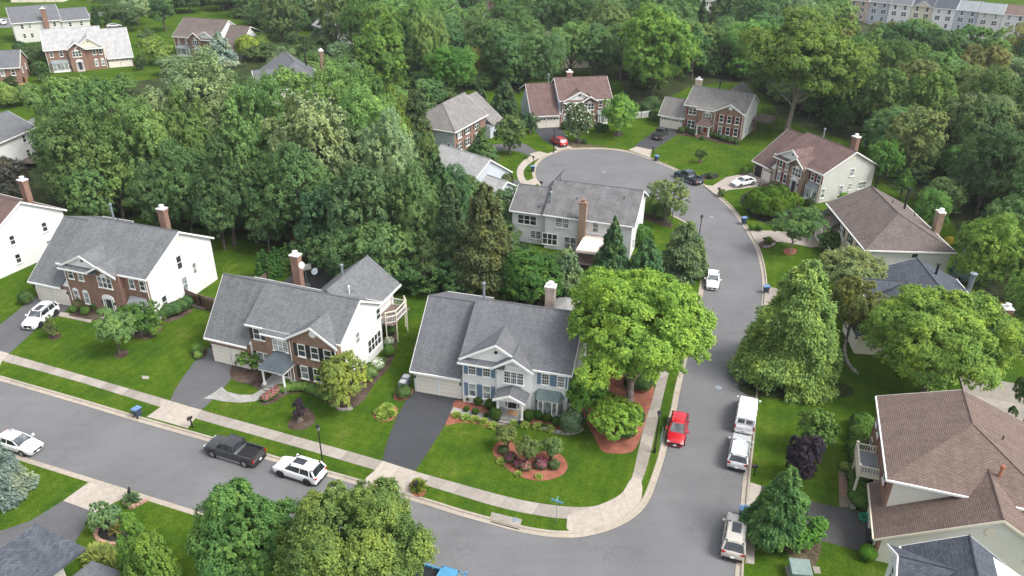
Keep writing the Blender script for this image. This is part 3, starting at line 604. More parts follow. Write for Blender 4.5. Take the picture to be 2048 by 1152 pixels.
    def chimney(s, x, y, z0, z1, w=1.0, d=.7, m='brick_red', cap='trim'):
        c = s.part('chimney', MB().box(x-w/2, x+w/2, y-d/2, y+d/2, z0, z1).box(x-w/2-.07, x+w/2+.07, y-d/2-.07, y+d/2+.07, z1-.35, z1-.12), m)
        k = MB().box(x-w/2-.1, x+w/2+.1, y-d/2-.1, y+d/2+.1, z1, z1+.12); k.lathe([(.2, 0), (.2, .3), (.32, .32), (.32, .4), (.05, .46)], (x, y, z1+.12), 10)
        k.build('chimney_cap', cap, c)
    def flue(s, x, y, z0, z1, r=.14, m='galv'):
        s.part('flue_pipe', MB().lathe([(r, 0), (r, z1-z0), (r*1.5, z1-z0+.02), (r*1.5, z1-z0+.22), (r*.4, z1-z0+.3)], (x, y, z0), 10), m)
    def vents(s, pts):
        for x, y, z in pts: s.part('vent_pipe', MB().lathe([(.06, -.2), (.06, .4), (.02, .41)], (x, y, z), 6), 'plastic')
    def garage(s, x0, x1, y, h=2.25, windows=False, lamps=True, frame='trim', open_left=False):
        w = (x1-x0-.9)/2
        for i in range(2):
            a = x0+.3+i*(w+.3); f = MB()
            f.box(a-.1, a, y-.06, y, 0, h+.1); f.box(a+w, a+w+.1, y-.06, y, 0, h+.1); f.box(a, a+w, y-.06, y, h, h+.1)
            fr = s.part('door_frame', f, frame)
            if open_left and i == 0:
                s.part('garage_shade_panel', MB().box(a, a+w, y-.02, y-.01, .0, h), 'plastic'); continue  # flat near-black panel: its colour stands in for the shade inside the open bay
            d = MB().box(a, a+w, y-.03, y+.02, .0, h)
            for k in range(4):
                for q in range(4):
                    d.box(a+.1+q*w/4, a+w/4-.06+q*w/4, y-.042, y-.03, .08+k*h/4, h/4-.08+k*h/4)
            g = s.part('garage_door', d, 'garage_door')
            if windows:
                b = MB()
                for q in range(4): b.box(a+.12+q*w/4, a+w/4-.08+q*w/4, y-.05, y-.043, h*.79, h*.94)
                b.build('pane', 'glass', g)
        if lamps:
            for x in (x0+.1, x1-.1): s.part('wall_lamp', MB().lathe([(.05, 0), (.1, .08), (.1, .28), (.02, .36)], (x, y-.16, 1.9), 6).box(x-.02, x+.02, y-.16, y, 2.0, 2.04), 'black')
    def bay(s, x0, x1, y, z0, z1, depth=.75, m='metal_roof', wall='trim'):
        c = .5; P = [(x0, y), (x0+c, y-depth), (x1-c, y-depth), (x1, y)]
        b = MB(); b.prism([(p[0], p[1], z0) for p in P][::-1], (0, 0, z1-z0)); bw = s.part('bay_window', b, wall)
        W_ = x1-x0-2*c
        b2 = MB(); ring(b2, x0+c+.02, x1-c-.02, z0+.5, z1-.12, .08, y-depth-.05, y-depth-.003)
        for q in (1, 2): xx = x0+c+W_*(.27 if q == 1 else .73); b2.box(xx-.05, xx+.05, y-depth-.048, y-depth-.003, z0+.55, z1-.2)
        b2.build('window_frame', 'trim', bw)
        MB().poly([(x0+c+.08, y-depth-.02, z0+.56), (x1-c-.08, y-depth-.02, z0+.56), (x1-c-.08, y-depth-.02, z1-.18), (x0+c+.08, y-depth-.02, z1-.18)]).build('pane', 'glass_pale', bw)
        for a, q in ((P[0], P[1]), (P[2], P[3])):
            A, Q = Vector((*a, 0)), Vector((*q, 0)); t = (Q-A).normalized(); n = Vector((t.y, -t.x, 0))*.02
            MB().poly([A+t*.12+n+Vector((0, 0, z0+.56)), Q-t*.12+n+Vector((0, 0, z0+.56)), Q-t*.12+n+Vector((0, 0, z1-.18)), A+t*.12+n+Vector((0, 0, z1-.18))]).build('pane', 'glass_pale', bw)
        o = .18; R0 = [(x0-o, y, z1), (x0+c-o*.6, y-depth-o, z1), (x1-c+o*.6, y-depth-o, z1), (x1+o, y, z1)]; zt = z1+.75
        r = MB(); T = [(x0+.35, y, zt), (x1-.35, y, zt)]
        r.poly([R0[0], R0[1], T[0]]); r.poly([R0[1], R0[2], T[1], T[0]]); r.poly([R0[2], R0[3], T[1]]); r.poly([R0[0], R0[3], R0[2], R0[1]])
        rr = s.part('bay_roof', r, m)
        n = 6; f = MB()
        for i in range(n+1):
            u = i/n; f.tube([Vector(R0[1]).lerp(Vector(R0[2]), u), Vector(T[0]).lerp(Vector(T[1]), u)], .025, 4)
        f.build('seam', m, rr)
    def door(s, x, y, z=.1, w=.95, h=2.15, m='door_dark', arch=False, side=True):
        f = MB(); tw = w/2+(.4 if side else .12); ring(f, x-tw, x+tw, z, z+h+.2, .12, y-.09, y); 
        if side: f.box(x-w/2-.06, x-w/2+.02, y-.08, y, z, z+h+.1); f.box(x+w/2-.02, x+w/2+.06, y-.08, y, z, z+h+.1)
        if arch:
            n = 8; f.prism([(x+tw*math.cos(math.pi*i/n), y-.1, z+h+.2+tw*.6*math.sin(math.pi*i/n)) for i in range(n+1)][::-1], (0, .1, 0))
        fr = s.part('door_frame', f, 'trim')
        d = s.part('door', MB().box(x-w/2, x+w/2, y-.05, y-.01, z+.05, z+h), m)
        MB().lathe([(.04, 0), (.04, .06)], (x+w/2-.12, y-.1, z+1), 6).build('handle', 'rim', d)
        if side:
            MB().box(x-tw+.12, x-w/2-.07, y-.03, y-.01, z+.3, z+h).build('pane', 'glass_pale', fr); MB().box(x+w/2+.07, x+tw-.12, y-.03, y-.01, z+.3, z+h).build('pane', 'glass_pale', fr)
    def porch(s, x, y, w, d, z, m, style='hip', floor='path', zf=.35):
        for q in (-1, 1):
            cx, cy = x+q*(w/2-.18), y-d+.18
            s.part('column', MB().box(cx-.17, cx+.17, cy-.17, cy+.17, zf, zf+.2).lathe([(.13, zf+.2), (.11, z-.35), (.17, z-.3), (.17, z-.15)], (cx, cy, 0), 10), 'trim')
        if style == 'hip':
            o = .2; zt = z+1.15
            b = MB(); A = [(x-w/2-o, y, z), (x-w/2-o, y-d-o, z), (x+w/2+o, y-d-o, z), (x+w/2+o, y, z)]; T = [(x-w*.22, y, zt), (x+w*.22, y, zt)]
            T0 = [(x-w*.22, y-d*.35, zt), (x+w*.22, y-d*.35, zt)]
            b.poly([A[0], A[1], T0[0], T[0]]); b.poly([A[1], A[2], T0[1], T0[0]]); b.poly([A[2], A[3], T[1], T0[1]]); b.poly([T[0], T0[0], T0[1], T[1]]); r = s.part('porch_roof', b, m)
            f = MB()
            for i in range(7): u = i/6; f.tube([Vector(A[1]).lerp(Vector(A[2]), u), Vector(T0[0]).lerp(Vector(T0[1]), u)], .025, 4)
            for u in (.33, .66): f.tube([Vector(A[2]).lerp(Vector(A[3]), u), Vector(T0[1]).lerp(Vector(T[1]), u)], .025, 4)
            f.build('seam', m, r)
            s.part('porch_beam', MB().box(x-w/2-.1, x+w/2+.1, y-d-.1, y, z-.25, z-.005), 'trim')
        elif style == 'gable':
            s.gable_y(x-w/2-.25, x+w/2+.25, x, z, z+.75, y-d-.2, y-.0, m, name='porch_roof')
            b = MB().slab([(x-w/2-.25, y-d-.2, z), (x, y-d-.2, z+.75), (x, y, z+.75), (x-w/2-.25, y, z)][::-1], .12)
            b = MB(); b.slab([(x-w/2-.25, y-d-.19, z+.01), (x, y-d-.19, z+.76), (x, y, z+.76), (x-w/2-.25, y, z+.01)], .1); b.slab([(x, y-d-.19, z+.761), (x+w/2+.25, y-d-.19, z+.011), (x+w/2+.25, y, z+.011), (x, y, z+.761)], .1); s.part('porch_roof', b, m)
            s.part('porch_beam', MB().box(x-w/2, x+w/2, y-d, y, z-.22, z-.1).prism([(x-w/2+.05, y-d+.02, z-.1), (x+w/2-.05, y-d+.02, z-.1), (x, y-d+.02, z+.55)], (0, .1, 0)), 'trim')
        s.part('porch_floor', MB().box(x-w/2-.1, x+w/2+.1, y-d-.1, y, -.05, zf), 'brick_red' if floor == 'brick' else 'stone')
        s.part('porch_floor', MB().box(x-w/2-.02, x+w/2+.02, y-d-.02, y, zf, zf+.02), 'path' if floor != 'brick' else 'brick_red')
        s.part('step', MB().box(x-w*.35, x+w*.35, y-d-.5, y-d-.1, -.05, zf*.6), 'brick_red' if floor == 'brick' else 'stone')

def colonial(name, pos, deg, label, D, front, side, roof, shut=None, door='door_dark', bayroof='metal_roof', porch=False, arch=True, lites=0, mirror=False, chim=None, chim_m='brick_red', gwin=False, pedi='side_white', flue=None, open_left=False, pale=True, sidewins=True, trim='trim', gtrim='trim', cgw=None, rk=0):
    """two storeys, garage under a long slope at the left, pediment over the left bay, gabled middle bay, bay window at the right"""
    h = House(name, *pos, deg, label, mirror=mirror); g = D.get
    x1, x2, xm = D['x1'], D['x2'], D['xm']; x0 = D['x0']; ze, zr, yr, y0 = D['ze'], D['zr'], D['yr'], D['y0']; yb = D['yb']; yg, zg, yrg, zrg = D['yg'], D['zg'], D['yrg'], D['zrg']
    ym, ygl = D['ym'], D['ygl']; xp0, xp, zp = D['xp0'], D['xp'], D['zp']; xg0, xg1, xga, zga = D['xg0'], D['xg1'], D['xga'], D['zga']
    wl = min(x1, xp0)+.3
    # garage and main body
    sg = (zrg-zg)/(yrg-yg)
    h.block(x0+.3, wl+.1, yg+.45, yrg+(yb-yr)-.5, zg+.05, side, yr=yrg, zr=zrg-.25)
    h.block(x0+.28, wl, yg+.40, yg+.62, zg+.02, front, name='front_wall')
    h.garage(x0+.35, wl-.25, yg+.40, windows=gwin, frame=gtrim, open_left=open_left)
    h.roof_x(x0, xm, yg, zg, yrg, zrg, yrg+(yb-yr), ze+.1, roof, trim=trim, rake=(1, 0))
    h.block(wl-.02, x2-.3, y0+.5, yb-.35, ze-.05, side, yr=yr, zr=zr-.28)
    sm = (zr-ze)/(yr-y0)
    h.roof_x(xm-.02, x2, y0, ze, yr, zr, yb, ze-.02, roof, trim=trim, rake=(rk, 1))
    # infill slope where the main roof meets the garage slope
    # left bay
    h.block(wl, xg0+.5, ym+.35, y0+1.6, ze-.1, front, name='front_wall')
    h.block(xg0+.3, xg1-.3, ygl+.35, y0+1.6, ze-.1, front if not cgw else cgw, name='front_wall')
    h.block(xg1-.3, x2-.33, y0+.35, y0+.6, ze-.12, front, name='front_wall')
    if front.startswith('brick'): # end of the brick veneer
        pass
    yp = y0+(zp-ze)/sm
    xpr = 2*xp-xp0
    h.gable_y(xp0, xpr, xp, ze, zp, ym, yp+.3, roof, wall=pedi)
    h.part('gable_vent', MB().lathe([(.28, 0), (.28, .05)], (0, 0, 0), 10), 'trim').matrix_local = Matrix.Translation((xp, ym+.26, (ze+zp*1.2)/2.2)) @ Matrix.Rotation(math.pi/2, 4, 'X')
    h.part('gable_vent', MB().lathe([(.2, 0), (.2, .06)], (0, 0, 0), 10), 'plastic').matrix_local = Matrix.Translation((xp, ym+.24, (ze+zp*1.2)/2.2)) @ Matrix.Rotation(math.pi/2, 4, 'X')
    # skirt roof under the pediment
    sk = h.part('skirt_roof', MB().slab([(xp0-.02, ym-.42, ze-.2), (xg0+1.2, ym-.42, ze-.2), (xg0+1.2, ym+.27, ze+.12), (xp0-.02, ym+.27, ze+.12)], .1), roof)
    MB().box(xp0-.02, xg0+.1, ym-.5, ym-.425, ze-.38, ze-.2).build('fascia', trim, sk)
    ypg = y0+(zga-ze)/sm
    h.gable_y(xg0, xg1, xga, ze-.02, zga, ygl-.25, ypg+.3, roof, wall=None)
    h.part('gable_wall', MB().prism([(xg0+.3, ygl+.352, ze-.101), (xg1-.3, ygl+.352, ze-.101), (xga, ygl+.352, zga-.2)], (0, .3, 0)), cgw or front)
    # windows and shutters
    yl, yc, yq = ym+.35, ygl+.35, y0+.35
    w1, w2 = wl+1.05, wl+2.6
    if shut is None: w1, w2 = wl+.9, wl+2.45
    for x in (w1, w2):
        h.win('f', x, yl, ze-1.95, .85, 1.35, lites=lites, sh=shut)
        h.win('f', x, yl, .95, .85, 1.65, lites=0, sh=shut, arch=arch and not shut or arch == 2, pale=pale)
    h.win('f', xga, yc, ze-2.1, 2.1, 1.5, nx=3, lites=lites, pale=False, arch=False)
    if arch: h.part('window_arch', MB().prism([(xga+.5*math.cos(math.pi*i/8), yc-.08, ze-.6+.42*math.sin(math.pi*i/8)) for i in range(9)][::-1], (0, .08, 0)), 'trim')
    xr1 = xg1+(x2-xg1)*.27; xr2 = xg1+(x2-xg1)*.70
    for x in (xr1, xr2): h.win('f', x, yq, ze-1.9, .8, 1.35, lites=lites, sh=shut)
    h.bay(xg1-.05, x2-.75, yq, .1, 2.45, m=bayroof)
    if porch:
        h.porch(xga+.0, yc, 2.9, 1.7, 2.75, roof, 'gable', zf=.4); h.door(xga-.1, yc, .4, m=door)
        h.part('door_mat', MB().box(xga-.5, xga+.6, yc-1.0, yc-.4, .42, .45), 'wood_pale')
        for q in (-1, 1): 
            p = h.part('flower_pot', MB().lathe([(.16, 0), (.24, .35), (.26, .4)], (xga+q*1.15, yc-1.95, .1), 10), 'plastic')
    else:
        h.door(xga-.15, yc, .25, m=door, arch=True); h.part('step', MB().box(xga-1, xga+.8, yc-1.1, yc-.01, -.05, .24), 'concrete')
        for q in (-1, 1): h.part('wall_lamp', MB().lathe([(.05, 0), (.1, .08), (.1, .28), (.02, .36)], (xga-.15+q*.95, yc-.14, 1.9), 6), 'black')
    if sidewins:
        xs_ = x2-.3
        for y, z, w, hh in sidewins if isinstance(sidewins, list) else ((3.2, .9, .9, 1.7), (6.6, 1.2, .95, 1.7), (8.4, 2.2, .7, 1.3), (5.6, 4.5, .9, 1.5)):
            h.win('r', xs_, y, z, w, hh, pale=True)
        h.part('gable_vent', MB().box(xs_, xs_+.05, yr-.25, yr+.25, zr-1.5, zr-.9), 'trim_cream')
    # downpipes
    h.part('downpipe', MB().tube([(wl+.1, yl-.1, ze-.4), (wl+.1, yl-.1, .1)], .05, 6), trim); h.part('downpipe', MB().tube([(x2-.4, yq-.1, ze-.3), (x2-.4, yq-.1, .1)], .05, 6), trim)
    if chim: h.chimney(*chim, m=chim_m)
    if flue: h.flue(*flue)
    h.vents([(x1+3, yr+.6, zr-.4), (x2-5, yr+.3, zr-.2)])
    return h
DM = dict(x0=.83, x1=6.38, x2=18.11, xg0=10.12, xg1=14.39, xga=12.22, xm=6.45, xp=10.3, xp0=6.4, y0=-.78, yg=-.63, ygl=-1.25, ym=-.95, yr=5.25, yrg=5.9, yb=11.3, ze=5.68, zg=2.92, zga=7.0, zp=8.0, zr=9.38, zrg=8.55)

colonial('white_house', (-11.33, 68.31), -14.3, 'white colonial house with blue shutters, slate grey roof and red mulch beds', DM, 'side_white', 'side_white', 'shingle_slate', shut='sh_blue', door='door_dark', bayroof='copper', porch=True, arch=False, lites=3, chim=(14.0, 7.6, 5, 10.7, 1.0, .8), chim_m='brick_pale', flue=(6.9, 6.6, 7, 10.4), sidewins=[(3.2, 1.0, .9, 1.6), (7.6, 1.2, .9, 1.6), (6.0, 4.3, .9, 1.4)])
DH = dict(x0=.06, x1=5.94, x2=18.82, xg0=10.70, xg1=15.16, xga=12.66, xm=5.30, xp=9.7, xp0=6.2, y0=-.03, yb=12.6, yg=-.48, ygl=-.67, ym=-.35, yr=6.73, yrg=7.21, ze=6.18, zg=2.87, zga=7.3, zp=8.0, zr=9.59, zrg=8.7)
colonial('brick_house', (-61.39, 86.86), -18.1, 'red brick house with grey roof and tall white side wall by the white parked SUV', DH, 'brick_red', 'side_white', 'shingle_blue', arch=2, chim=(14.4, 9.4, 6, 10.9, 1.0, .75), flue=(6.5, 9, 8, 10.4), sidewins=[(2.3, .9, .9, 1.8), (6.2, 1.3, .95, 2.1), (8.4, 2.8, .75, 1.6), (6.0, 4.6, .95, 1.9)])
DR = dict(x0=1.35, x1=6.48, x2=17.51, xg0=10.3, xg1=14.2, xga=12.3, xm=5.87, xp=10.2, xp0=6.4, y0=.08, yb=12.6, yg=-.83, ygl=-.85, ym=-.3, yr=6.67, yrg=6.49, ze=5.35, zg=2.74, zga=6.67, zp=7.43, zr=8.47, zrg=7.87)
colonial('brick_house', (43.99, 137.88), -65.5, 'tan brick house with brown roof, burgundy shutters and one open garage door', DR, 'brick_tan', 'side_grey', 'shingle_red', shut='sh_red', arch=2, gwin=True, open_left=True, chim=(13.8, 10.0, 5, 9.5, 1.1, .85), flue=(8, 8.5, 7, 9.3), sidewins=[(1.2, .9, .8, 1.7), (5.2, .9, .9, 1.7), (7.2, 1.5, .7, 1.2), (10, 1.3, 1.9, 1.3), (7.0, 4.0, .9, 1.4)], gtrim='trim_cream')
DC = dict(x0=-.54, x1=6.0, x2=17.68, xg0=10.6, xg1=14.1, xga=12.35, xm=5.74, xp=10.1, xp0=6.4, y0=.22, yb=11.4, yg=-.53, ygl=-.6, ym=-.3, yr=5.42, yrg=5.92, ze=5.65, zg=2.79, zga=6.7, zp=7.57, zr=9.32, zrg=8.18)
colonial('brick_house', (4.05, 163.22), 11.4, 'red brick house with reddish brown roof behind the white flowering magnolia', DC, 'brick_red', 'side_blue', 'shingle_red', arch=2, gwin=True, chim=(10, 8.6, 5, 9.7, 1.2, .9), flue=(4.9, 7, 7.5, 9.6), sidewins=False, rk=1)
# ---- brick house with wide right gable (two of them) ----
def gabled(name, pos, deg, label, D, roof, brick, shut, porch_roof, door, side='side_white', gwin=False, low_garage=False, wing=None, porch_floor='path', sidew=()):
    h = House(name, *pos, deg, label); x0, x1, x2 = D['x0'], D['x1'], D['x2']; ze, zr, yr, y0, yb = D['ze'], D['zr'], D['yr'], D['y0'], D['yb']; yg, zg = D['yg'], D['zg']; xg0, xga, zga, ygl = D['xg0'], D['xga'], D['zga'], D['ygl']; xq = D['xq']
    wl = x1+.1; sm = (zr-ze)/(yr-y0)
    if low_garage:
        h.block(x0+.3, wl+.1, yg+.45, yb-1, zg, side, yr=D['yrg'], zr=D['zrg']-.25); h.roof_x(x0, x1+.1, yg, zg, D['yrg'], D['zrg'], 2*D['yrg']-yg, zg, roof)
        h.block(wl, x2-.3, y0+.5, yb-.3, ze-.05, side, yr=yr, zr=zr-.28); h.roof_x(x1-.2, x2, y0, ze, yr, zr, yb, ze, roof)
    else:
        h.block(x0+.3, wl+.1, yg+.45, yb-.5, zg+.05, side, yr=yr, zr=zr-.3)
        h.roof_x(x0, x1-.02, yg, zg, yr, zr-.02, yb, ze, roof, rake=(1, 0))
        h.block(wl, x2-.3, y0+.5, yb-.3, ze-.05, side, yr=yr, zr=zr-.28); h.roof_x(x1, x2, y0, ze, yr, zr, yb, ze, roof, rake=(0, 1))
    h.block(x0+.28, wl, yg+.40, yg+.62, zg+.02, brick, name='front_wall'); h.garage(x0+.35, wl-.25, yg+.40, windows=gwin)
    # the front roof steps down over the middle part
    h.block(wl, xq, y0+.35, y0+1, ze-.1, brick, name='front_wall'); h.block(xq-.05, xg0+.4, y0-.25, y0+1, ze-.38, brick, name='front_wall')
    b = MB().slab([(xq-.3, y0-.65, ze-.30), (xg0+.5, y0-.65, ze-.30), (xg0+.5, y0+.3, ze+.16), (xq-.3, y0+.3, ze+.16)], .18); r = h.part('roof', b, roof)
    MB().box(xq-.3, xg0+.1, y0-.76, y0-.655, ze-.5, ze-.33).build('fascia', 'trim', r)
    yq2 = y0+(zga-ze)/sm
    h.gable_y(xg0, x2+.02, xga, ze-.15, zga, ygl-.35, yq2+.3, roof)
    h.block(xg0+.3, x2-.33, ygl, y0+1.2, ze-.2, brick, name='front_wall')
    h.part('gable_wall', MB().prism([(xg0+.3, ygl+.002, ze-.201), (x2-.33, ygl+.002, ze-.201), (xga, ygl+.002, zga-.2)], (0, .3, 0)), brick)
    h.part('gable_vent', MB().lathe([(.4, 0), (.4, .07)], (0, 0, 0), 14), 'trim').matrix_local = Matrix.Translation((xga, ygl, ze+.75)) @ Matrix.Rotation(math.pi/2, 4, 'X')
    gw = (x2-xg0)
    for i in range(3):
        x = xg0+gw*(.26+.255*i)
        h.win('f', x, ygl, ze-2.35, .95, 1.55, sh=shut); h.win('f', x, ygl, .95, .95, 1.65, sh=shut, pale=True)
    xm_ = (wl+xq)/2+.15
    h.win('f', xm_, y0+.35, ze-1.95, 1.7, 1.4, nx=2, sh=shut); h.win('f', xm_, y0+.35, .95, 1.7, 1.6, nx=2, sh=shut, pale=True)
    xc = (xq+xg0)/2+.35
    h.win('f', xc, y0-.25, ze-2.35, 1.9, 1.35, nx=3, lites=2, arch=False)
    h.part('window_arch', MB().prism([(xc+.6*math.cos(math.pi*i/8), y0-.34, ze-.98+.42*math.sin(math.pi*i/8)) for i in range(9)][::-1], (0, .09, 0)), 'trim')
    h.porch(xc, y0-.25, 2.9, 2.1, 2.65, porch_roof, 'hip', porch_floor, .45); h.door(xc, y0-.25, .45, m=door)
    for y, z, w, hh, nx in sidew: h.win('r', x2-.3, y, z, w, hh, nx=nx)
    h.part('gable_vent', MB().box(x2-.3, x2-.25, yr-.2, yr+.2, zr-1.5, zr-.9), 'trim_cream')
    h.part('downpipe', MB().tube([(x2-.45, ygl-.1, ze-.4), (x2-.45, ygl-.1, .1)], .05, 6), 'trim'); h.part('downpipe', MB().tube([(xg0+.25, ygl-.08, ze-.4), (xg0+.25, ygl-.08, .1)], .05, 6), 'trim')
    return h
D2 = dict(x0=.79, x1=6.47, x2=18.23, xq=9.1, xg0=12.0, xga=15.2, y0=.2, yb=9.6, yg=-.1, ygl=-.15, yr=4.75, ze=6.15, zg=3.35, zga=7.95, zr=9.0)
H2 = gabled('brick_house', (-34.96, 73.27), -19.3, 'brown brick house with grey roof, black shutters and a white rear deck', D2, 'shingle_blue', 'brick_orange', 'sh_black', 'metal_dark', 'door_dark', sidew=((4.0, 3.9, .9, 1.5, 1), (8.7, 4.3, .95, 1.5, 1), (7.4, 1.2, 3.0, 1.8, 4)))
# rear wing of that house
H2.block(9.6, 16.4, 10, 15.2, 5.2, 'side_white'); 
h = H2; r = h.part('roof', MB().slab([(8.9, 7.5, 5.2), (13.0, 6.4, 8.3), (13.0, 15.8, 8.3), (8.9, 15.8, 5.2)], .18).slab([(13.0, 6.4, 8.301), (17.2, 7.5, 5.2), (17.2, 15.8, 5.2), (13.0, 15.8, 8.301)], .18), 'shingle_blue')
MB().tube([(13, 6.4, 8.3), (13, 15.8, 8.3)], .09, 6).build('ridge_cap', 'shingle_blue', r)
MB().box(17.2, 17.32, 7.5, 15.8, 4.95, 5.17).build('fascia', 'trim', r)
h.part('gable_wall', MB().prism([(9.6, 15.15, 5.1), (13, 15.15, 8.0), (16.4, 15.15, 5.1)], (0, -.3, 0)), 'side_white')
h.chimney(6.6, 10.4, 0, 9.7, 1.0, .8, 'brick_red'); h.flue(12.2, 11.2, 6.5, 8.9); h.flue(14.6, 8.5, 6.3, 7.9, .07, 'trim')
h.part('satellite_dish', MB().lathe([(.05, 0), (.3, .05), (.42, .14)], (0, 0, 0), 12), 'trim').matrix_local = Matrix.Translation((7.6, 10.1, 8.7)) @ Matrix.Rotation(R_(60), 4, 'X')
h.part('satellite_dish', MB().lathe([(.05, 0), (.3, .05), (.42, .14)], (0, 0, 0), 12), 'galv').matrix_local = Matrix.Translation((9.4, 9.9, 8.3)) @ Matrix.Rotation(R_(50), 4, 'X')
# its rear deck with bare pergola posts
dk = h.part('deck', MB().box(16.3, 18.9, 10.2, 14.6, 2.7, 2.85), 'wood_grey')
f = MB(); 
P_ = [(16.6, 10.2), (18.0, 10.2), (18.9, 11.1), (18.9, 13.7), (18.2, 14.6), (16.4, 14.6)]
for i in range(len(P_)-1):
    a, b = Vector((*P_[i], 0)), Vector((*P_[i+1], 0))
    f.tube([a+Vector((0, 0, 3.75)), b+Vector((0, 0, 3.75))], .06, 4); f.tube([a+Vector((0, 0, 2.95)), b+Vector((0, 0, 2.95))], .04, 4)
    n = int((b-a).length/.2)
    for k in range(n): q = a.lerp(b, k/n); f.tube([q+Vector((0, 0, 2.9)), q+Vector((0, 0, 3.75))], .022, 4)
f.build('railing', 'trim', dk)
f = MB()
for p in P_: f.tube([(*p, 0), (*p, 4.4 if p[0] > 17.5 else 3.8)], .09, 4)
for i in range(1, 4): f.tube([(*P_[i], 4.35), (*P_[i+1], 4.35)], .08, 4)
f.build('post', 'trim_cream', dk)
D3 = dict(x0=-.35, x1=5.4, x2=18.4, xq=8.4, xg0=11.9, xga=15.2, y0=.1, yb=10.5, yg=.1, ygl=-.3, yr=5.1, yrg=3.6, zrg=5.9, ze=5.75, zg=2.7, zga=7.4, zr=8.7)
H3 = gabled('brick_house', (31.42, 165.15), -30.5, 'brick house with grey roof, red shutters, red front door and raised side deck', D3, 'shingle_grey', 'brick_orange', 'sh_red', 'shingle_red', 'door_red', gwin=True, low_garage=True, porch_floor='brick', sidew=((3, .9, .8, 1.5, 1), (4.5, 3.9, .8, 1.4, 1), (7.6, 1.2, 2.0, 1.6, 3)))
H3.part('roof', MB().slab([(9.5, 6, 5.6), (13.2, 4.9, 8.9), (13.2, 13.8, 8.9), (9.5, 13.8, 5.6)], .18).slab([(13.2, 4.9, 8.901), (17.6, 6, 5.4), (17.6, 13.8, 5.4), (13.2, 13.8, 8.901)], .18), 'shingle_grey'); H3.block(10, 17.1, 10, 13.4, 5.3, 'side_white')
H3.chimney(5.9, 6.0, 6, 9.9, 1.2, .8, 'brick_pale'); H3.flue(10.5, 6.2, 8, 9.8, m='plastic')
dk = H3.part('deck', MB().box(18.2, 22, 7.6, 13.2, 2.5, 2.65), 'wood_grey'); f = MB()
for a, b in (((18.3, 7.6), (22, 7.6)), ((22, 7.6), (22, 13.2)), ((22, 13.2), (18.3, 13.2))):
    f.tube([(*a, 3.55), (*b, 3.55)], .07, 4); f.tube([(*a, 3.1), (*b, 3.1)], .03, 4); f.tube([(*a, 2.8), (*b, 2.8)], .03, 4)
for x in (18.5, 20.2, 22): 
    for y in (7.6, 10.4, 13.2): f.tube([(x, y, 0), (x, y, 3.55)], .08, 4)
f.build('railing', 'wood_dark', dk); f = MB()
for i in range(10): f.box(18.3, 19.3, 7.5-i*.28, 7.2-i*.28, 2.4-i*.25, 2.45-i*.25)
f.tube([(18.3, 7.5, 3.4), (18.3, 4.7, .9)], .05, 4); f.tube([(19.3, 7.5, 3.4), (19.3, 4.7, .9)], .05, 4); f.build('stairs', 'wood_dark', dk)

# ---- house whose back faces us ----
h = House('white_house', 4.53-.2, 103.6, -17.5, 'white house with weathered grey roof, seen from behind, brick chimney and canvas awning'); S = 'shingle_old'
h.block(.3, 13.0, .3, 12, 5.35, 'side_white', yr=6.3, zr=8.35); h.roof_x(0, 13.4, 0, 5.5, 6.3, 8.6, 12.4, 5.5, S, rake=(0, 1))
h.block(-5.0, .35, 1.2, 11, 4.95, 'side_white', yr=5.8, zr=7.3); h.roof_x(-5.4, -.02, .9, 5.05, 5.6, 7.5, 11.2, 5.05, S, rake=(1, 0))
h.part('roof', MB().slab([(-2.6, 10.5, 5.0), (0.1, 6.3, 8.3), (.1, 12, 8.3), (-2.6, 13.6, 5.0)], .2), S)
h.chimney(5.9, .0, 0, 8.1, 1.05, .8, 'brick_tan', 'brick_orange'); h.flue(.5, 2.2, 5.8, 8.0, .16); h.vents([(4.2, 3.3, 7.1), (10.9, 4.4, 7.6), (.8, 6.3, 8.7), (-1.2, 2, 5.5)])
h.win('f', 2.9, .3, 3.7, 2.0, 1.5, nx=2, lites=3); h.win('f', 7.8, .3, 3.6, .95, 1.6, pale=True); h.win('f', 10.3, .3, 3.6, .95, 1.6, pale=True)
h.win('f', 1.1, .3, .7, 2.3, 1.8, nx=3); h.win('f', 4.2, .3, .3, 1.8, 2.1, nx=2); h.win('f', -2.7, 1.2, 3.0, 2.9, 1.5, nx=3); h.win('f', -1.3, 1.2, .9, 1.6, 1.3, nx=2, lites=3)
h.win('f', 9.4, .3, .5, 1.8, 2.0, nx=2); h.win('r', 13.0, 2.6, .8, .9, 1.7); h.win('r', 13.0, 4.6, 3.4, .9, 1.5); h.win('r', 13.0, 7.5, .8, .9, 1.7)
aw = h.part('awning', MB().slab([(5.9, -3.4, 2.3), (10.6, -3.4, 2.3), (10.2, .2, 3.1), (6.3, .2, 3.1)], .06).slab([(5.9, -3.42, 2.3), (10.6, -3.42, 2.3), (10.6, -3.5, 2.0), (5.9, -3.5, 2.0)], .03), 'awning')
MB().tube([(6.1, -3.3, 0), (6.1, -3.3, 2.25)], .05, 5).tube([(10.4, -3.3, 0), (10.4, -3.3, 2.25)], .05, 5).build('post', 'trim', aw)
h.part('deck', MB().box(4.5, 12, -4, .2, .3, .45), 'wood_grey')

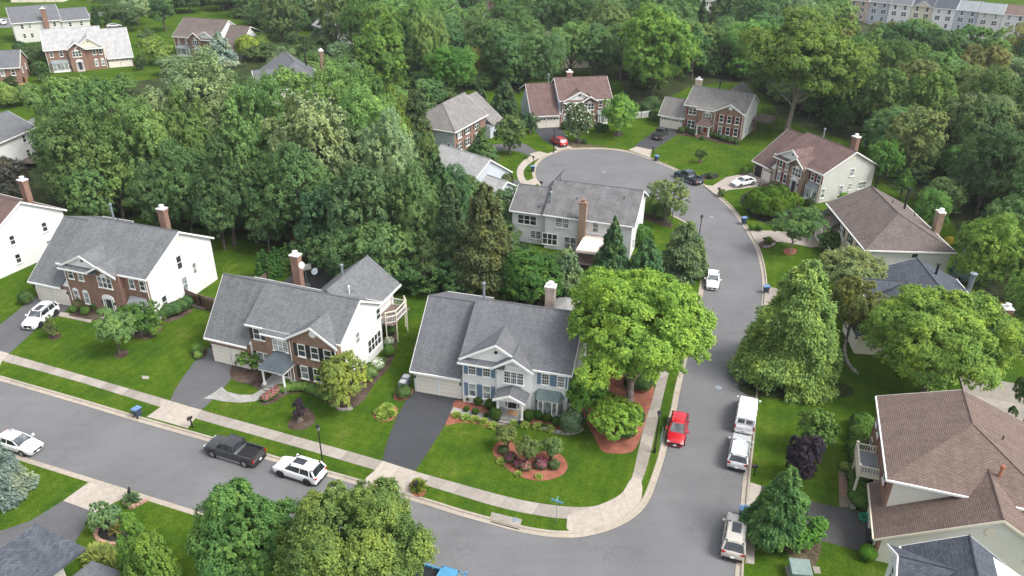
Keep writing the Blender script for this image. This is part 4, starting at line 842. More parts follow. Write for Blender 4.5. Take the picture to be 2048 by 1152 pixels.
# ---- hip roofed houses of the right side; the front faces the street ----
def hipped(name, pos, deg, label, D, roof, front, side, chim=None, cm='brick_tan', flue=None, trim='trim', sh=None, windows=True):
    """ridge along x; gable at x0 (far), hip at x2 (near)"""
    h = House(name, *pos, deg, label); x0, x1, x2, y0, yr, yb, ze, zr = [D[k] for k in ('x0', 'x1', 'x2', 'y0', 'yr', 'yb', 'ze', 'zr')]
    h.block(x0+.3, x2-.35, y0+.4, yb-.4, ze-.1, side); h.block(x0+.28, x2-.34, y0+.36, y0+.6, ze-.12, front, name='front_wall')
    h.part('wall', MB().prism([(x0+.3, y0+.4, ze-.11), (x0+.3, yr, zr-.25), (x0+.3, yb-.4, ze-.11)], (.3, 0, 0)), side)
    b = MB(); b.slab([(x0, y0, ze), (x2, y0, ze), (x1, yr, zr), (x0, yr, zr)], .2); b.slab([(x2, y0, ze+.001), (x2, yb, ze+.001), (x1, yr, zr+.001)], .2); b.slab([(x0, yr, zr+.002), (x1, yr, zr+.002), (x2, yb, ze+.002), (x0, yb, ze+.002)], .2)
    r = h.part('roof', b, roof); MB().tube([(x0, yr, zr), (x1, yr, zr), (x2, y0, ze)], .09, 6).tube([(x1, yr, zr), (x2, yb, ze)], .09, 6).build('ridge_cap', roof, r)
    f = MB().box(x0, x2, y0-.13, y0-.003, ze-.22, ze-.03).box(x0, x2, yb+.003, yb+.13, ze-.22, ze-.03).box(x2+.003, x2+.13, y0-.13, yb+.13, ze-.218, ze-.032)
    f.prism([(x0-.004, y0, ze-.25), (x0-.004, y0, ze-.02), (x0-.004, yr, zr-.02), (x0-.004, yb, ze-.02), (x0-.004, yb, ze-.25), (x0-.004, yr, zr-.27)], (-.06, 0, 0)); f.build('fascia', trim, r)
    if chim: h.chimney(*chim, m=cm)
    if flue: h.flue(*flue, m='plastic')
    return h

h = hipped('taupe_house', (48.02, 110.73), -92.1, 'beige house with taupe hip roof and pale concrete driveway', dict(x0=0, x1=10.8, x2=16.6, y0=0, yr=6.0, yb=12.0, ze=4.95, zr=7.9), 'shingle_taupe', 'stone_pale', 'side_grey', chim=(9.8, 12.2, 0, 7.9, 1.1, .8), flue=(4.6, 9.6, 6, 9.1, .16))
for x in (7, 10.4, 13.6): h.win('f', x, .36, 3.0, 1.5 if x == 7 else .9, 1.4, nx=2 if x == 7 else 1, sh='sh_black')
for x in (10.4, 13.6): h.win('f', x, .36, .6, .9, 1.6)
h.win('r', 16.25, 6.9, 3.0, .95, 1.5); h.win('r', 16.25, 4.8, .6, .95, 1.5); h.door(7.2, .36, .2); h.vents([(5.2, 7.4, 7.4), (6.4, 10.4, 5.9)])
h.block(.6, 5.4, -1.4, 2, 2.75, 'stone_pale', name='front_wall'); h.part('roof', MB().slab([(.3, -1.8, 2.8), (5.7, -1.8, 2.8), (5.7, 5.9, 7.8), (.3, 5.9, 7.8)], .2), 'shingle_taupe'); h.garage(.6, 5.3, -1.4)
h.part('fascia', MB().box(.3, 5.7, -1.93, -1.803, 2.58, 2.77), 'trim')
h.part('railing', MB().box(6.2, 11.6, -1.6, -1.52, 1.3, 1.38).box(6.2, 11.6, -1.6, -1.52, .4, .46), 'trim')
# R4: brown roofs, lower right
h = hipped('brown_roof_house', (34.47, 59.36), -108.2, 'large brick house with brown shingle roof and a small balustraded porch, lower right', dict(x0=0, x1=5.2, x2=11.9, y0=0, yr=6.7, yb=12.6, ze=6.35, zr=8.7), 'shingle_brown', 'brick_red', 'side_beige')
h.block(8.8, 14.7, 0, 14.6, 2.45, 'side_beige', yr=7.6, zr=6.95); h.block(8.78, 14.72, -.03, .22, 2.43, 'brick_red', name='front_wall')
h.roof_x(8.3, 15.0, -.4, 2.6, 7.6, 7.3, 15.2, 2.8, 'shingle_brown', trim='trim_cream'); h.garage(9.0, 14.6, -.05, frame='trim_cream')
h.part('roof', MB().slab([(5.0, 7.6, 7.29), (8.31, 4.2, 5.35), (8.31, 7.6, 7.29)], .15).slab([(5.0, 7.6, 7.292), (8.31, 7.6, 7.292), (8.31, 11, 5.35)], .15), 'shingle_brown')
h.part('gable_vent', MB().lathe([(.4, 0), (.4, .05)], (0, 0, 0), 14), 'trim_cream').matrix_local = Matrix.Translation((14.7, 7.2, 5.6)) @ Matrix.Rotation(math.pi/2, 4, 'Y')
h.win('r', 14.7, 10.6, 3.6, .95, 1.5)
for x in (1.6, 3.2, 9.6): h.win('f', x, -.04+.4, 4.2, .9, 1.4, sh='sh_red'); h.win('f', x, .36, .9, .9, 1.6, sh='sh_red')
p = h.part('porch_roof', MB().box(4.6, 8.0, -1.5, .36, 2.9, 3.2), 'trim_cream')
MB().box(4.75, 7.85, -1.3, .3, 3.2, 3.25).build('porch_deck', 'metal_roof', p); f = MB()
for a, b in (((4.7, .2), (4.7, -1.4)), ((4.7, -1.4), (7.9, -1.4)), ((7.9, -1.4), (7.9, .2))):
    f.tube([(*a, 4.0), (*b, 4.0)], .07, 4); f.tube([(*a, 3.35), (*b, 3.35)], .05, 4); A, B_ = Vector((*a, 0)), Vector((*b, 0)); n = int((B_-A).length/.22)
    for k in range(n+1): q = A.lerp(B_, k/n); f.tube([q+Vector((0, 0, 3.2)), q+Vector((0, 0, 4.0))], .04, 5)
for q in ((4.7, -1.4), (7.9, -1.4)): f.box(q[0]-.12, q[0]+.12, q[1]-.12, q[1]+.12, 3.2, 4.2)
f.build('railing', 'trim_cream', p)
for x in (4.9, 7.7): h.part('column', MB().lathe([(.2, 0), (.2, .2), (.15, .25), (.12, 2.6), (.2, 2.7), (.2, 2.9)], (x, -1.25, .2), 12), 'trim_cream')
h.part('porch_floor', MB().box(4.4, 8.2, -1.6, .36, -.1, .25).box(4.8, 7.8, -2.3, -1.6, -.1, .12).box(4.8, 7.8, -2.9, -2.3, -.1, .02), 'brick_red'); h.door(6.3, .36, .25, m='door_dark')
h.flue(9.6, 8.3, 6.6, 8.0, .12, 'terracotta'); h.vents([(5.2, 9.2, 7.7)])
# R5: charcoal roof bottom right
h = House('dark_roof_house', 27.72, 41.97, -109, 'white gabled house with charcoal shingle roof at the bottom right corner')
h.block(.35, 13, 1.9, 10, 5.6, 'side_white', yr=5.5, zr=8.0); h.roof_x(0, 13.3, 1.5, 5.8, 5.4, 8.3, 10.0, 5.2, 'shingle_dark')
h.block(.3, 5.8, 1.0, 2.2, 5.4, 'side_white', name='front_wall'); h.gable_y(-.1, 6.3, 3.1, 5.6, 7.7, .66, 4.4, 'shingle_dark'); h.part('gable_wall', MB().prism([(.3, 1.002, 5.399), (5.9, 1.002, 5.399), (3.1, 1.002, 7.4)], (0, .3, 0)), 'side_white')
h.win('f', 1.9, 1.0, 3.9, .9, 1.5); h.win('f', 3.6, 1.0, 3.9, 1.4, 1.5, nx=2); h.flue(7, 7.2, 6.8, 7.6, .08, 'trim')
# R3: blue slate roof behind the bright tree
h = hipped('slate_roof_house', (44.9, 88.6), -96, 'house with blue slate roof half hidden behind the bright green tree', dict(x0=0, x1=7.6, x2=13.4, y0=-.4, yr=6.2, yb=11.6, ze=4.3, zr=6.9), 'shingle_dark', 'side_cream', 'side_white', flue=(3.2, 7.5, 5.4, 7.5, .15))
h.flue(3, 12.0, 0, 6.4, .3); h.chimney(11.4, 12.3, 0, 6.6, 1.1, .8, 'brick_red')
h.gable_y(3.0, 7.0, 5.0, 4.4, 6.0, -1.6, 3.8, 'shingle_dark'); h.block(3.3, 6.7, -1.2, 0, 4.2, 'side_white', name='front_wall')
h.block(7.5, 12.8, -3.4, 0, 2.6, 'side_cream', name='front_wall'); h.part('roof', MB().slab([(7.2, -3.8, 2.7), (13.1, -3.8, 2.7), (13.1, 0.2, 4.5), (7.2, .2, 4.5)], .18), 'shingle_dark'); h.garage(7.6, 12.7, -3.4)
h.win('f', 1.6, -.04, 2.4, .9, 1.4); h.win('f', 5, -1.2, 2.3, 1.2, 1.4, nx=2)
# L1: grey hip roof left of the turning circle
h = hipped('blue_house', (-11.38, 144.18), -115.2, 'pale blue sided house with grey hip roof beside the tall dark cedar', dict(x0=-13.4, x1=-4.4, x2=.3, y0=-10.6, yr=-5.0, yb=.35, ze=5.0, zr=8.8), 'shingle_grey', 'side_blue', 'side_blue')
h.block(-13, -.1, -.3, -.02, 4.9, 'brick_red', name='front_wall')
for x in (-2.0, -5.2, -9): h.win('b', x, -.02, 3.2, 1.6, 1.4, nx=2, sh='sh_black'); h.win('b', x, -.02, .7, 1.6, 1.6, nx=2, sh='sh_black')
h.win('r', -.05, -1.3, .7, .8, 1.7); h.win('r', -.05, -6.2, .9, .8, 1.1)
h.part('roof', MB().slab([(-18.5, 1.5, 2.9), (-13.3, 1.5, 2.9), (-13.3, -5.0, 7.9), (-18.5, -5.0, 7.9)][::-1], .18).slab([(-18.5, -5, 7.9), (-13.3, -5, 7.9), (-13.3, -10, 4), (-18.5, -10, 4)][::-1], .18), 'shingle_grey'); h.block(-18.2, -13, -9.6, 1.1, 2.8, 'side_blue')

def simple_house(name, pos, deg, label, w, d, ze, zr, roof, wall, front=None, wins=((.2, .35, .65, .85),), chim=None, cm='brick_red', wing=None, group='houses beyond the trees', gable=None, floors=2, sh=None):
    h = House(name, *pos, deg, label, group=group); yr = d/2
    h.block(.3, w-.3, .4, d-.4, ze-.05, wall, yr=yr, zr=zr-.28); h.roof_x(0, w, 0, ze, yr, zr, d, ze, roof)
    if front: h.block(.28, w-.28, .36, .6, ze-.1, front, name='front_wall')
    for f in range(floors):
        for u in wins[0]: h.win('f', w*u, .36 if front else .4, ze-1.95-f*2.75, .9, 1.4, sh=sh)
        for u in (.3, .7):
            h.win('r', w-.3, d*u, ze-1.95-f*2.75, .8, 1.4); h.win('l', .3, d*u, ze-1.95-f*2.75, .8, 1.4)
    if gable:
        a, b, zp = gable; h.gable_y(a, b, (a+b)/2, ze, zp, -.7, yr*(zp-ze)/(zr-ze)+.3, roof, wall=wall); h.block(a+.3, b-.3, -.3, .5, ze-.1, front or wall, name='front_wall')
        for f in range(floors): h.win('f', (a+b)/2, -.3, ze-1.95-f*2.75, 1.6, 1.4, nx=2)
    if chim: h.chimney(*chim, m=cm)
    if wing:
        x0, x1, y0, y1, z1, z2, gar = wing
        h.block(x0, x1, y0, y1, z1, wall, yr=(y0+y1)/2, zr=z2-.2); h.roof_x(x0-.3, x1+.3, y0-.4, z1, (y0+y1)/2, z2, y1+.4, z1, roof)
        if gar: h.block(x0+.02, x1-.02, y0-.06, y0-.001, z1-.15, front or wall, name='front_wall'); h.garage(x0+.1, x1-.1, y0-.07, windows=True)
        else:
            for u in (.3, .7): h.win('f', x0+(x1-x0)*u, y0, z1-2, .9, 1.4)
    return h
ca = lambda o, deg, d: (o[0]+math.cos(R_(deg))*d, o[1]+math.sin(R_(deg))*d)
DTL = dict(x0=0, x1=6.5, x2=21, xg0=11.2, xg1=15.6, xga=13.4, xm=6.6, xp=10.2, xp0=6.6, y0=-2.4, yb=15, yg=-2.5, ygl=-3.4, ym=-3.0, yr=6.6, yrg=6.2, ze=5.9, zg=2.6, zga=7.6, zp=8.6, zr=9.7, zrg=8.9)
colonial('brick_house', ca((-123.3, 209.4), 27, 19.8), 27, 'red brick house with pale grey roof, top left of the photo', DTL, 'brick_red', 'side_cream', 'shingle_pale', arch=2, gwin=True, mirror=True, sidewins=False, pedi='side_cream')
DTC = dict(DTL, x2=21.5, y0=-1.6, yb=12, yg=-1.7, ygl=-2.5, ym=-2.2, yr=5.2, yrg=5.6, ze=5.5, zg=2.3, zga=7.2, zp=7.6, zr=9.7, zrg=8.3)
colonial('brick_house', ca((-97.06, 231.1), -16, 20.2), -16, 'brick house with brown roof and white gable wall, top left behind the bluish cedar', DTC, 'brick_orange', 'side_white', 'shingle_taupe', shut='sh_red', arch=2, mirror=True, sidewins=False, cgw='brick_orange', rk=1)
simple_house('white_house', (-152.8, 243.6), 33.6, 'cream sided house with dark grey roof and brick chimney at the top left corner', 13.6, 13, 6.0, 9.8, 'shingle_slate', 'side_grey', chim=(9.3, -.3, 0, 9.6, 1.3, 1), wing=(13.5, 21.4, .5, 10.5, 5.6, 8.4, False))
fo = G(-6, 563)
h = simple_house('white_house', ca((fo.x, fo.y), -24, -14), -24, 'white sided house with reddish brown roof cut by the left edge of the photo', 14.3, 12.2, 5.75, 9.3, 'shingle_red', 'side_white', chim=(11.6, 9.0, 6, 10.9, 1.0, .8)); 
h.part('deck', MB().box(11, 15.2, 12.2, 15, 2.4, 2.55).tube([(15.2, 12.2, 3.4), (15.2, 15, 3.4), (11, 15, 3.4)], .06, 4).tube([(15.2, 12.3, 0), (15.2, 12.3, 3.4)], .08, 4).tube([(15.2, 15, 0), (15.2, 15, 3.4)], .08, 4), 'wood_red')
h = simple_house('white_house', ca((-91.5, 129.2), 82, -3), 82, 'white house with grey roof and triple window behind the dark purple tree, left edge', 15.8, 10, 5.7, 8.5, 'shingle_slate', 'side_white', wins=((.25, .78),))
d_ = h.part('deck', MB().box(9, 15, -3, .3, .9, 1.05), 'wood_grey'); f = MB()
for a, b in (((9, -3), (15, -3)), ((15, -3), (15, .3))): f.tube([(*a, 1.95), (*b, 1.95)], .05, 4); f.tube([(*a, 1.4), (*b, 1.4)], .03, 4)
f.build('railing', 'trim', d_)
simple_house('brick_house', (G(-60, 176).x, G(-60, 176).y), 20, 'brick house with white garage cut by the left edge near the new cedar fence', 12, 11, 4.2, 7.4, 'shingle_slate', 'brick_red', 'brick_red', floors=1)
h = hipped('slate_roof_house', (-61.8, 188.8), -63.7, 'house with slate blue roof and brick chimney glimpsed over the tall grey green trees', dict(x0=0, x1=12, x2=17, y0=-1.4, yr=6.6, yb=13.4, ze=4.9, zr=9.7), 'shingle_slate', 'side_beige', 'side_beige', chim=(10.4, 13.2, 0, 11.2, 1.2, .9), cm='brick_orange')
h.flue(6.5, 10.2, 6, 10.3, .15, 'plastic'); h.gable_y(5.5, 10.5, 8, 5, 7.6, -2.6, 4, 'shingle_slate', wall='side_beige'); h.block(6, 10, -2.2, 0, 4.8, 'brick_tan', name='front_wall')
q = G(636, 90); simple_house('white_house', ca((q.x, q.y), -52, -3), -52, 'white gabled house glimpsed between tall trees at the top', 14, 11, 5.6, 9, 'shingle_pale', 'side_white')
simple_house('grey_house', ca((-14.6, 124.4), -41, -2), -41, 'pale grey roofed house mostly hidden behind dark spruces', 11.5, 11, 3.6, 7.2, 'shingle_pale', 'side_blue', wing=(11.3, 15.5, 2, 8, 2.6, 4.6, False), floors=1)
q = G(1090, 138); simple_house('pale_house', (q.x, q.y), 4, 'pale house with pinkish roof glimpsed between trunks at the top middle', 15, 11, 5.6, 9, 'shingle_red', 'side_cream')
q = G(935, 20); simple_house('brick_house', (q.x, q.y), -12, 'brick house with white garage doors at the top edge', 12, 10, 5.4, 8.6, 'shingle_taupe', 'brick_red', 'brick_red', wing=(-6.5, 0, .5, 9, 3, 6, True))
q = G(20, 6); simple_house('cream_house', (q.x, q.y), 8, 'cream house with pillars at the very top left', 20, 11, 5.5, 9, 'shingle_taupe', 'side_cream')
q = G(170, 2); simple_house('cream_house', (q.x, q.y), -6, 'brick and cream house at the top edge above the conical hedge trees', 16, 11, 5.5, 9, 'shingle_taupe', 'side_cream', 'brick_red')
q = G(1400, 30); simple_house('grey_house', (q.x, q.y), 20, 'grey roofed house glimpsed behind trees at the top right of centre', 15, 11, 5, 8.6, 'shingle_slate', 'side_grey')
# town house row, top right
tw = [('brick_pale', 'shingle_taupe', 'pale brick end town house'), ('side_blue', 'shingle_slate', 'pale blue town house beside the brick one'), ('side_white', 'shingle_slate', 'white town house with triple windows'), ('side_cream', 'shingle_dark', 'cream town house with dark gabled roof'), ('side_white', 'shingle_dark', 'white town house under a dark roof'), ('side_blue', 'metal_roof', 'blue grey town house with blue metal roof'), ('side_grey', 'metal_roof', 'grey town house with blue metal roof'), ('side_white', 'shingle_brown', 'white town house with brown roof'), ('side_cream', 'shingle_brown', 'cream town house with brown roof and dormer gable'), ('side_white', 'shingle_brown', 'white town house at the right end of the row')]
q0 = G(1690, 40); dr = (G(2080, 82)-q0).normalized(); a0 = math.degrees(math.atan2(dr.y, dr.x)); pos = q0.copy()
for i, (wm, rm, lb) in enumerate(tw):
    wdt = 7.2; h = House('town_house', pos.x-dr.y*(i % 2)*.8, pos.y+dr.x*(i % 2)*.8, a0, lb+', top right', group='row of town houses', z=0)
    h.block(.05, wdt-.05, 0, 11, 7.2, wm, yr=5.5, zr=9.4); h.roof_x(0, wdt, -.4, 7.3, 5.5, 9.8, 11.4, 7.3, rm)
    if i in (3, 8): h.gable_y(.8, wdt-.8, wdt/2, 7.3, 9.2, -1, 4, rm, wall=wm)
    for z in (.8, 3.3, 5.5):
        for u in (.27, .73): h.win('f', wdt*u, 0, z, 1.6 if z == 3.3 else 1.0, 1.5, nx=2 if z == 3.3 else 1)
    pos = pos+dr*wdt
q = G(1530, 12)
# bottom-left roofs
h = House('dark_roof_house', 0, 0, 0, 'house with charcoal shingle roof at the bottom left corner', z=0); h.e.location = (0, 0, 0)
A, Rr, Ll = G(72, 1047, 6.3), G(172, 1096, 3.7), G(4, 1102, 3.7); dn = Vector((-.45, -.89, 0)).normalized()*11
h.part('roof', MB().slab([A, A+dn, Rr+dn, Rr], .2).slab([A+Vector((0, 0, .001)), Ll, Ll+dn, A+dn+Vector((0, 0, .001))], .2), 'shingle_dark')
h.part('wall', MB().prism([(Rr.x-1.6, Rr.y-.9, -.1), (Rr.x-1.6, Rr.y-.9, 3.3), (A.x-.2, A.y-.6, 5.9), (Ll.x+.3, Ll.y-.3, 3.45), (Ll.x+.3, Ll.y-.3, -.1)], tuple(dn*.97)), 'side_beige')
q1, q2 = G(184, 1121, 2.8), G(246, 1144, 2.8); d2 = Vector((-.45, -.89, 0))*6
h.part('porch_roof', MB().slab([q1, q1+d2, q2+d2, q2], .2), 'shingle_slate'); h.part('wall', MB().prism([q1*1+Vector((.3, -.5, -2.8)), q2+Vector((-.3, -.3, -2.8)), q2+Vector((-.3, -.3, -.25)), q1+Vector((.3, -.5, -.25))], tuple(d2*.9)), 'side_beige')
# ================= trees and shrubs =================
def leaves(P, Nn, size, asp, rng, droop=None):
    """one leaf spray quad per point; normals given"""
    n = len(P); rnd = rng.normal(size=(n, 3)); t = np.cross(Nn, rnd); t /= np.linalg.norm(t, axis=1)[:, None]+1e-9
    if droop is not None: t = droop+.35*rng.normal(size=(n, 3)); t /= np.linalg.norm(t, axis=1)[:, None]
    b = np.cross(Nn, t); b /= np.linalg.norm(b, axis=1)[:, None]+1e-9
    s = size*(.6+.8*rng.random(n))[:, None]; bow = Nn*s*.25
    v = np.empty((n, 4, 3)); v[:, 0] = P-t*s*.5*asp; v[:, 1] = P+b*s*.42+bow; v[:, 2] = P+t*s*.5*asp; v[:, 3] = P-b*s*.42+bow
    return v.reshape(-1, 3)
def quad_mesh(name, V, m):
    n = len(V)//4; me = bpy.data.meshes.new(name); me.vertices.add(len(V)); me.vertices.foreach_set('co', V.astype(np.float32).ravel())
    me.loops.add(4*n); me.loops.foreach_set('vertex_index', np.arange(4*n, dtype=np.int32)); me.polygons.add(n)
    me.polygons.foreach_set('loop_start', np.arange(0, 4*n, 4, dtype=np.int32)); me.polygons.foreach_set('loop_total', np.full(n, 4, dtype=np.int32))
    me.update(); me.validate(); me.materials.append(MT[m]); return me
def fib(n, rng):
    i = np.arange(n)+.5; ph = np.arccos(1-2*i/n); th = math.pi*(1+5**.5)*i+rng.random()*6
    return np.stack([np.cos(th)*np.sin(ph), np.sin(th)*np.sin(ph), np.cos(ph)], 1)
def crown_pts(rng, R, Hh, nl, nleaf, lobe=.36, low=-.75, shape='round', nest=True):
    """lobes over an uneven ellipsoid; leaves on the lobes' outer shells, each lobe broken into small bunches"""
    D_ = fib(nl, rng); D_ = D_[D_[:, 2] > low]; D_ += rng.normal(size=D_.shape)*.12
    k = .62+.26*rng.random(len(D_)); C = D_*k[:, None]
    if shape == 'vase': C[:, :2] *= (.62+.45*np.clip(C[:, 2:3]+.5, 0, 1))
    if shape == 'cone': C[:, :2] *= np.clip(1.15-.62*(C[:, 2:3]+.9), .22, 1.2)
    if shape == 'wide': C[:, 2] *= .8
    C = np.vstack([C, rng.normal(size=(max(2, nl//5), 3))*.3]); lr = lobe*(.6+.7*rng.random(len(C)))
    if shape == 'cone': lr *= np.clip(1.05-.35*(C[:, 2]+.9), .45, 1)
    m = max(6, nleaf//len(C)); w = (lr**2); w = w/w.sum(); P = []; Q = []
    for c, r, ww in zip(C, lr, w):
        n = max(8, int(nleaf*ww)); nb = max(6, int(n/24)); B = rng.normal(size=(nb, 3)); B /= np.linalg.norm(B, axis=1)[:, None]
        B[:, 2] = np.where(B[:, 2] < -.35, -B[:, 2]*.6, B[:, 2]); B /= np.linalg.norm(B, axis=1)[:, None]
        idx = rng.integers(0, nb, n); br = r*(.70+.45*rng.random(nb))
        d = B[idx]+rng.normal(size=(n, 3))*.36; d /= np.linalg.norm(d, axis=1)[:, None]
        p = c+B[idx]*br[idx][:, None]*.78+d*(r*.36*rng.random(n)**.5)[:, None]
        nn = d*.55+B[idx]*.5+c*.4+rng.normal(size=(n, 3))*.38+np.array([0, 0, .55]); p = p+rng.normal(size=(n, 3))*r*.07; P.append(p); Q.append(nn)
    P = np.vstack(P); Q = np.vstack(Q); Q /= np.linalg.norm(Q, axis=1)[:, None]; P = P*np.array([R, R, Hh/2]); return P, Q, C*np.array([R, R, Hh/2])
def limb(mb, a, b, r0, r1, rng, n=5, wob=.12):
    a, b = Vector(a), Vector(b); L = (b-a).length; pts = []; rs = []
    for i in range(n+1):
        t = i/n; p = a.lerp(b, t); p.z += math.sin(t*math.pi)*L*.05
        if 0 < i < n: p += Vector((rng.normal(), rng.normal(), 0))*L*wob*.25
        pts.append(p); rs.append(r0*(1-t)+r1*t)
    mb.tube(pts, rs, 6, cap=False); return pts
VARS = {}; LS = .72
def broadleaf(key, seed, R, Hh, th, nl=26, nleaf=9000, size=.3, lobe=.36, shape='round', low=-.75, trunk_r=.28, asp=1.15, mat='leaf', bark='bark', multi=0, extra_limbs=8):
    """crown radius R, crown height Hh, centre at trunk height th + Hh/2"""
    if key in VARS: return VARS[key]
    rng = np.random.default_rng(seed); P, Q, C = crown_pts(rng, R, Hh, int(nl*1.15), int(nleaf*1.75), lobe, low, shape); zc = th+Hh/2
    V = leaves(P, Q, size*LS, asp, rng); V[:, 2] += zc; cm = quad_mesh('crown', V, mat); mb = MB()
    top = Vector((rng.normal()*.2, rng.normal()*.2, zc+Hh*.12))
    if multi:
        for i in range(multi):
            a = i*2*math.pi/multi+.5; e = Vector((math.cos(a)*R*.5, math.sin(a)*R*.5, zc+Hh*.1)); limb(mb, (math.cos(a)*trunk_r*.6, math.sin(a)*trunk_r*.6, -.2), e, trunk_r*.7, .05, rng)
    else:
        mb.tube([(0, 0, -.3), (0, 0, .15), (0, 0, th*.6), top*.55+Vector((0, 0, th*.25)), top], [trunk_r*1.5, trunk_r*1.1, trunk_r*.85, trunk_r*.6, .05], 8, cap=False)
    idx = rng.permutation(len(C))[:extra_limbs]
    for i in idx:
        c = C[i]+np.array([0, 0, zc]); s = Vector((0, 0, th*.55+rng.random()*Hh*.28)); limb(mb, s, Vector(c)*.93, trunk_r*.42, .03, rng)
    VARS[key] = (cm, mb.mesh('trunk', bark, smooth=True, uv=None)); return VARS[key]
def conifer(key, seed, R, Hh, nleaf=9000, tiers=13, size=.32, base=.6, bark='bark', open_=.0, mat='needle', power=.85):
    if key in VARS: return VARS[key]
    rng = np.random.default_rng(seed); P = []; Q = []; Dd = []; mb = MB(); mb.tube([(0, 0, -.3), (0, 0, Hh*.5), (0, 0, Hh*.98)], [R*.09, R*.05, .02], 7, cap=False)
    for k in range(tiers):
        t = (k+.5)/tiers; z = base+(Hh-base)*t; r = R*(1-t)**power*(.82+.3*rng.random()); nb = int(6+11*(1-t))
        for j in range(nb):
            a = rng.random()*6.283; rr = r*(.72+.4*rng.random()); n = max(10, int(2.6*nleaf/(tiers*12)*(.3+1.2*(1-t))))
            u = rng.random(n)**.6; sp = (rng.random(n)-.5)*.75*rr*(.25+.5*u)
            x = math.cos(a)*rr*u-math.sin(a)*sp; y = math.sin(a)*rr*u+math.cos(a)*sp; zz = z-rr*.28*u**1.6+rng.normal(size=n)*.06*R+.1*rr
            P.append(np.stack([x, y, zz], 1)); q = np.array([math.cos(a)*.45, math.sin(a)*.45, .85])+rng.normal(size=(n, 3))*.38; Q.append(q)
            Dd.append(np.tile([math.cos(a), math.sin(a), -.3], (n, 1)))
            if j % 3 == 0 and k % 2 == 0: mb.tube([(0, 0, z), (math.cos(a)*rr*.85, math.sin(a)*rr*.85, z-rr*.2)], [R*.02, .01], 4, cap=False)
    P = np.vstack(P); Q = np.vstack(Q); Q /= np.linalg.norm(Q, axis=1)[:, None]; Dd = np.vstack(Dd)
    VARS[key] = (quad_mesh('crown', leaves(P, Q, size*.58, 1.8, rng, Dd), mat), mb.mesh('trunk', bark, smooth=True, uv=None)); return VARS[key]
def plant(key_meshes, name, x, y, sx=1, sz=1, rz=None, color=(.05, .1, .02), label=None, cat='tree', group=None, z=None, extra=None, lean=(0, 0)):
    cm, tm = key_meshes; e = empty(name, (x, y, LZ if z is None else z), 0, label, cat, group)
    e.scale = (sx, sx, sz); e.rotation_euler = (lean[0], lean[1], random.random()*6.28 if rz is None else rz)
    c = link('crown' if tm else 'foliage', cm, e); c.color = (*color, 1)
    if tm: link('trunk', tm, e)
    if extra: c2 = link(extra[0], extra[1], e)
    return e
random.seed(5)
# palette (linear)
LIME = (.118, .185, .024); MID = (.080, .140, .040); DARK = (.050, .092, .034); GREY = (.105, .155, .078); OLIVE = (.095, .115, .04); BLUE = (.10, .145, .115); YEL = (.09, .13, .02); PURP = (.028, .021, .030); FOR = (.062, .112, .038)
def by_box(kind, name, bx, by, ytop, w, color, label, group=None, cat='tree', fudge=.93, rz=None, lean=(0, 0), hscale=1, **kw):
    """place a tree: foot at surveyed pixel bx, by; its crown is w pixels wide and its top shows at row ytop"""
    g = G(bx, by, LZ); d = dist(bx, by, LZ); wm = w*d/F; h = (zat(g.x, g.y, ytop)-LZ)*fudge*hscale
    seed = int(abs(bx*7+by*13)) % 9973
    if kind == 'broad':
        th = kw.pop('th', .16)*h; m = broadleaf(('u', bx, by), seed, wm/2*.9, h-th, th, **kw)
    elif kind == 'conifer': m = conifer(('u', bx, by), seed, wm/2*1.02, h, **kw)
    return plant(m, name, g.x, g.y, rz=rz, color=color, label=label, group=group, cat=cat, lean=lean)
# ---- the individual trees of the near gardens ----
by_box('broad', 'maple_tree', 1258, 800, 520, 300, LIME, 'big spreading lime green tree beside the white house with blue shutters', nl=120, nleaf=100000, size=.29, lobe=.185, th=.22, trunk_r=.42, bark='bark_pale', low=-.62, extra_limbs=30, shape='wide', fudge=.93)
by_box('broad', 'green_tree', 1226, 880, 806, 100, (.085, .17, .018), 'small bright green tree in the red mulch at the corner lawn', nl=26, nleaf=12000, size=.24, th=.2, trunk_r=.1)
by_box('broad', 'green_tree', 1172, 838, 752, 84, (.07, .15, .02), 'small green tree against the right corner of the white house', nl=20, nleaf=8000, size=.24, th=.14, trunk_r=.09)
by_box('conifer', 'cypress_tree', 1574, 748, 512, 190, (.088, .15, .036), 'tall feathery light green cypress on the right kerb', nleaf=95000, tiers=24, size=.34, base=.9, power=.45, fudge=.93)
by_box('broad', 'oak_tree', 1581, 505, 412, 118, (.06, .115, .035), 'open crowned tree with pale forking trunk in front of the pale driveway', nl=26, nleaf=8000, size=.26, lobe=.3, th=.36, trunk_r=.17, shape='vase', low=-.4, extra_limbs=12, bark='bark_pale')
by_box('broad', 'grey_green_tree', 1683, 606, 494, 130, (.105, .14, .055), 'wide grey green tree before the taupe hip roof', nl=34, nleaf=15000, size=.26, th=.15, trunk_r=.14, shape='wide')
by_box('broad', 'olive_tree', 1694, 680, 548, 96, (.085, .095, .025), 'olive brown tree between the cypress and the slate roof', nl=26, nleaf=11000, size=.25, th=.12)
by_box('broad', 'bright_tree', 1848, 785, 576, 292, (.105, .165, .028), 'large bright yellow green tree over the brown roofed house, right side', nl=100, nleaf=95000, size=.26, lobe=.2, th=.16, trunk_r=.3, low=-.6)
by_box('conifer', 'hornbeam_tree', 1549, 1080, 930, 116, (.045, .10, .03), 'dense dark green conical street tree by the lower driveway', nleaf=20000, tiers=11, size=.36, base=1.5, power=.55, mat='leaf', fudge=.95)
by_box('broad', 'plum_tree', 1597, 960, 872, 70, PURP, 'dark purple plum tree on the right hand lawn', nl=30, nleaf=14000, size=.22, th=.12)
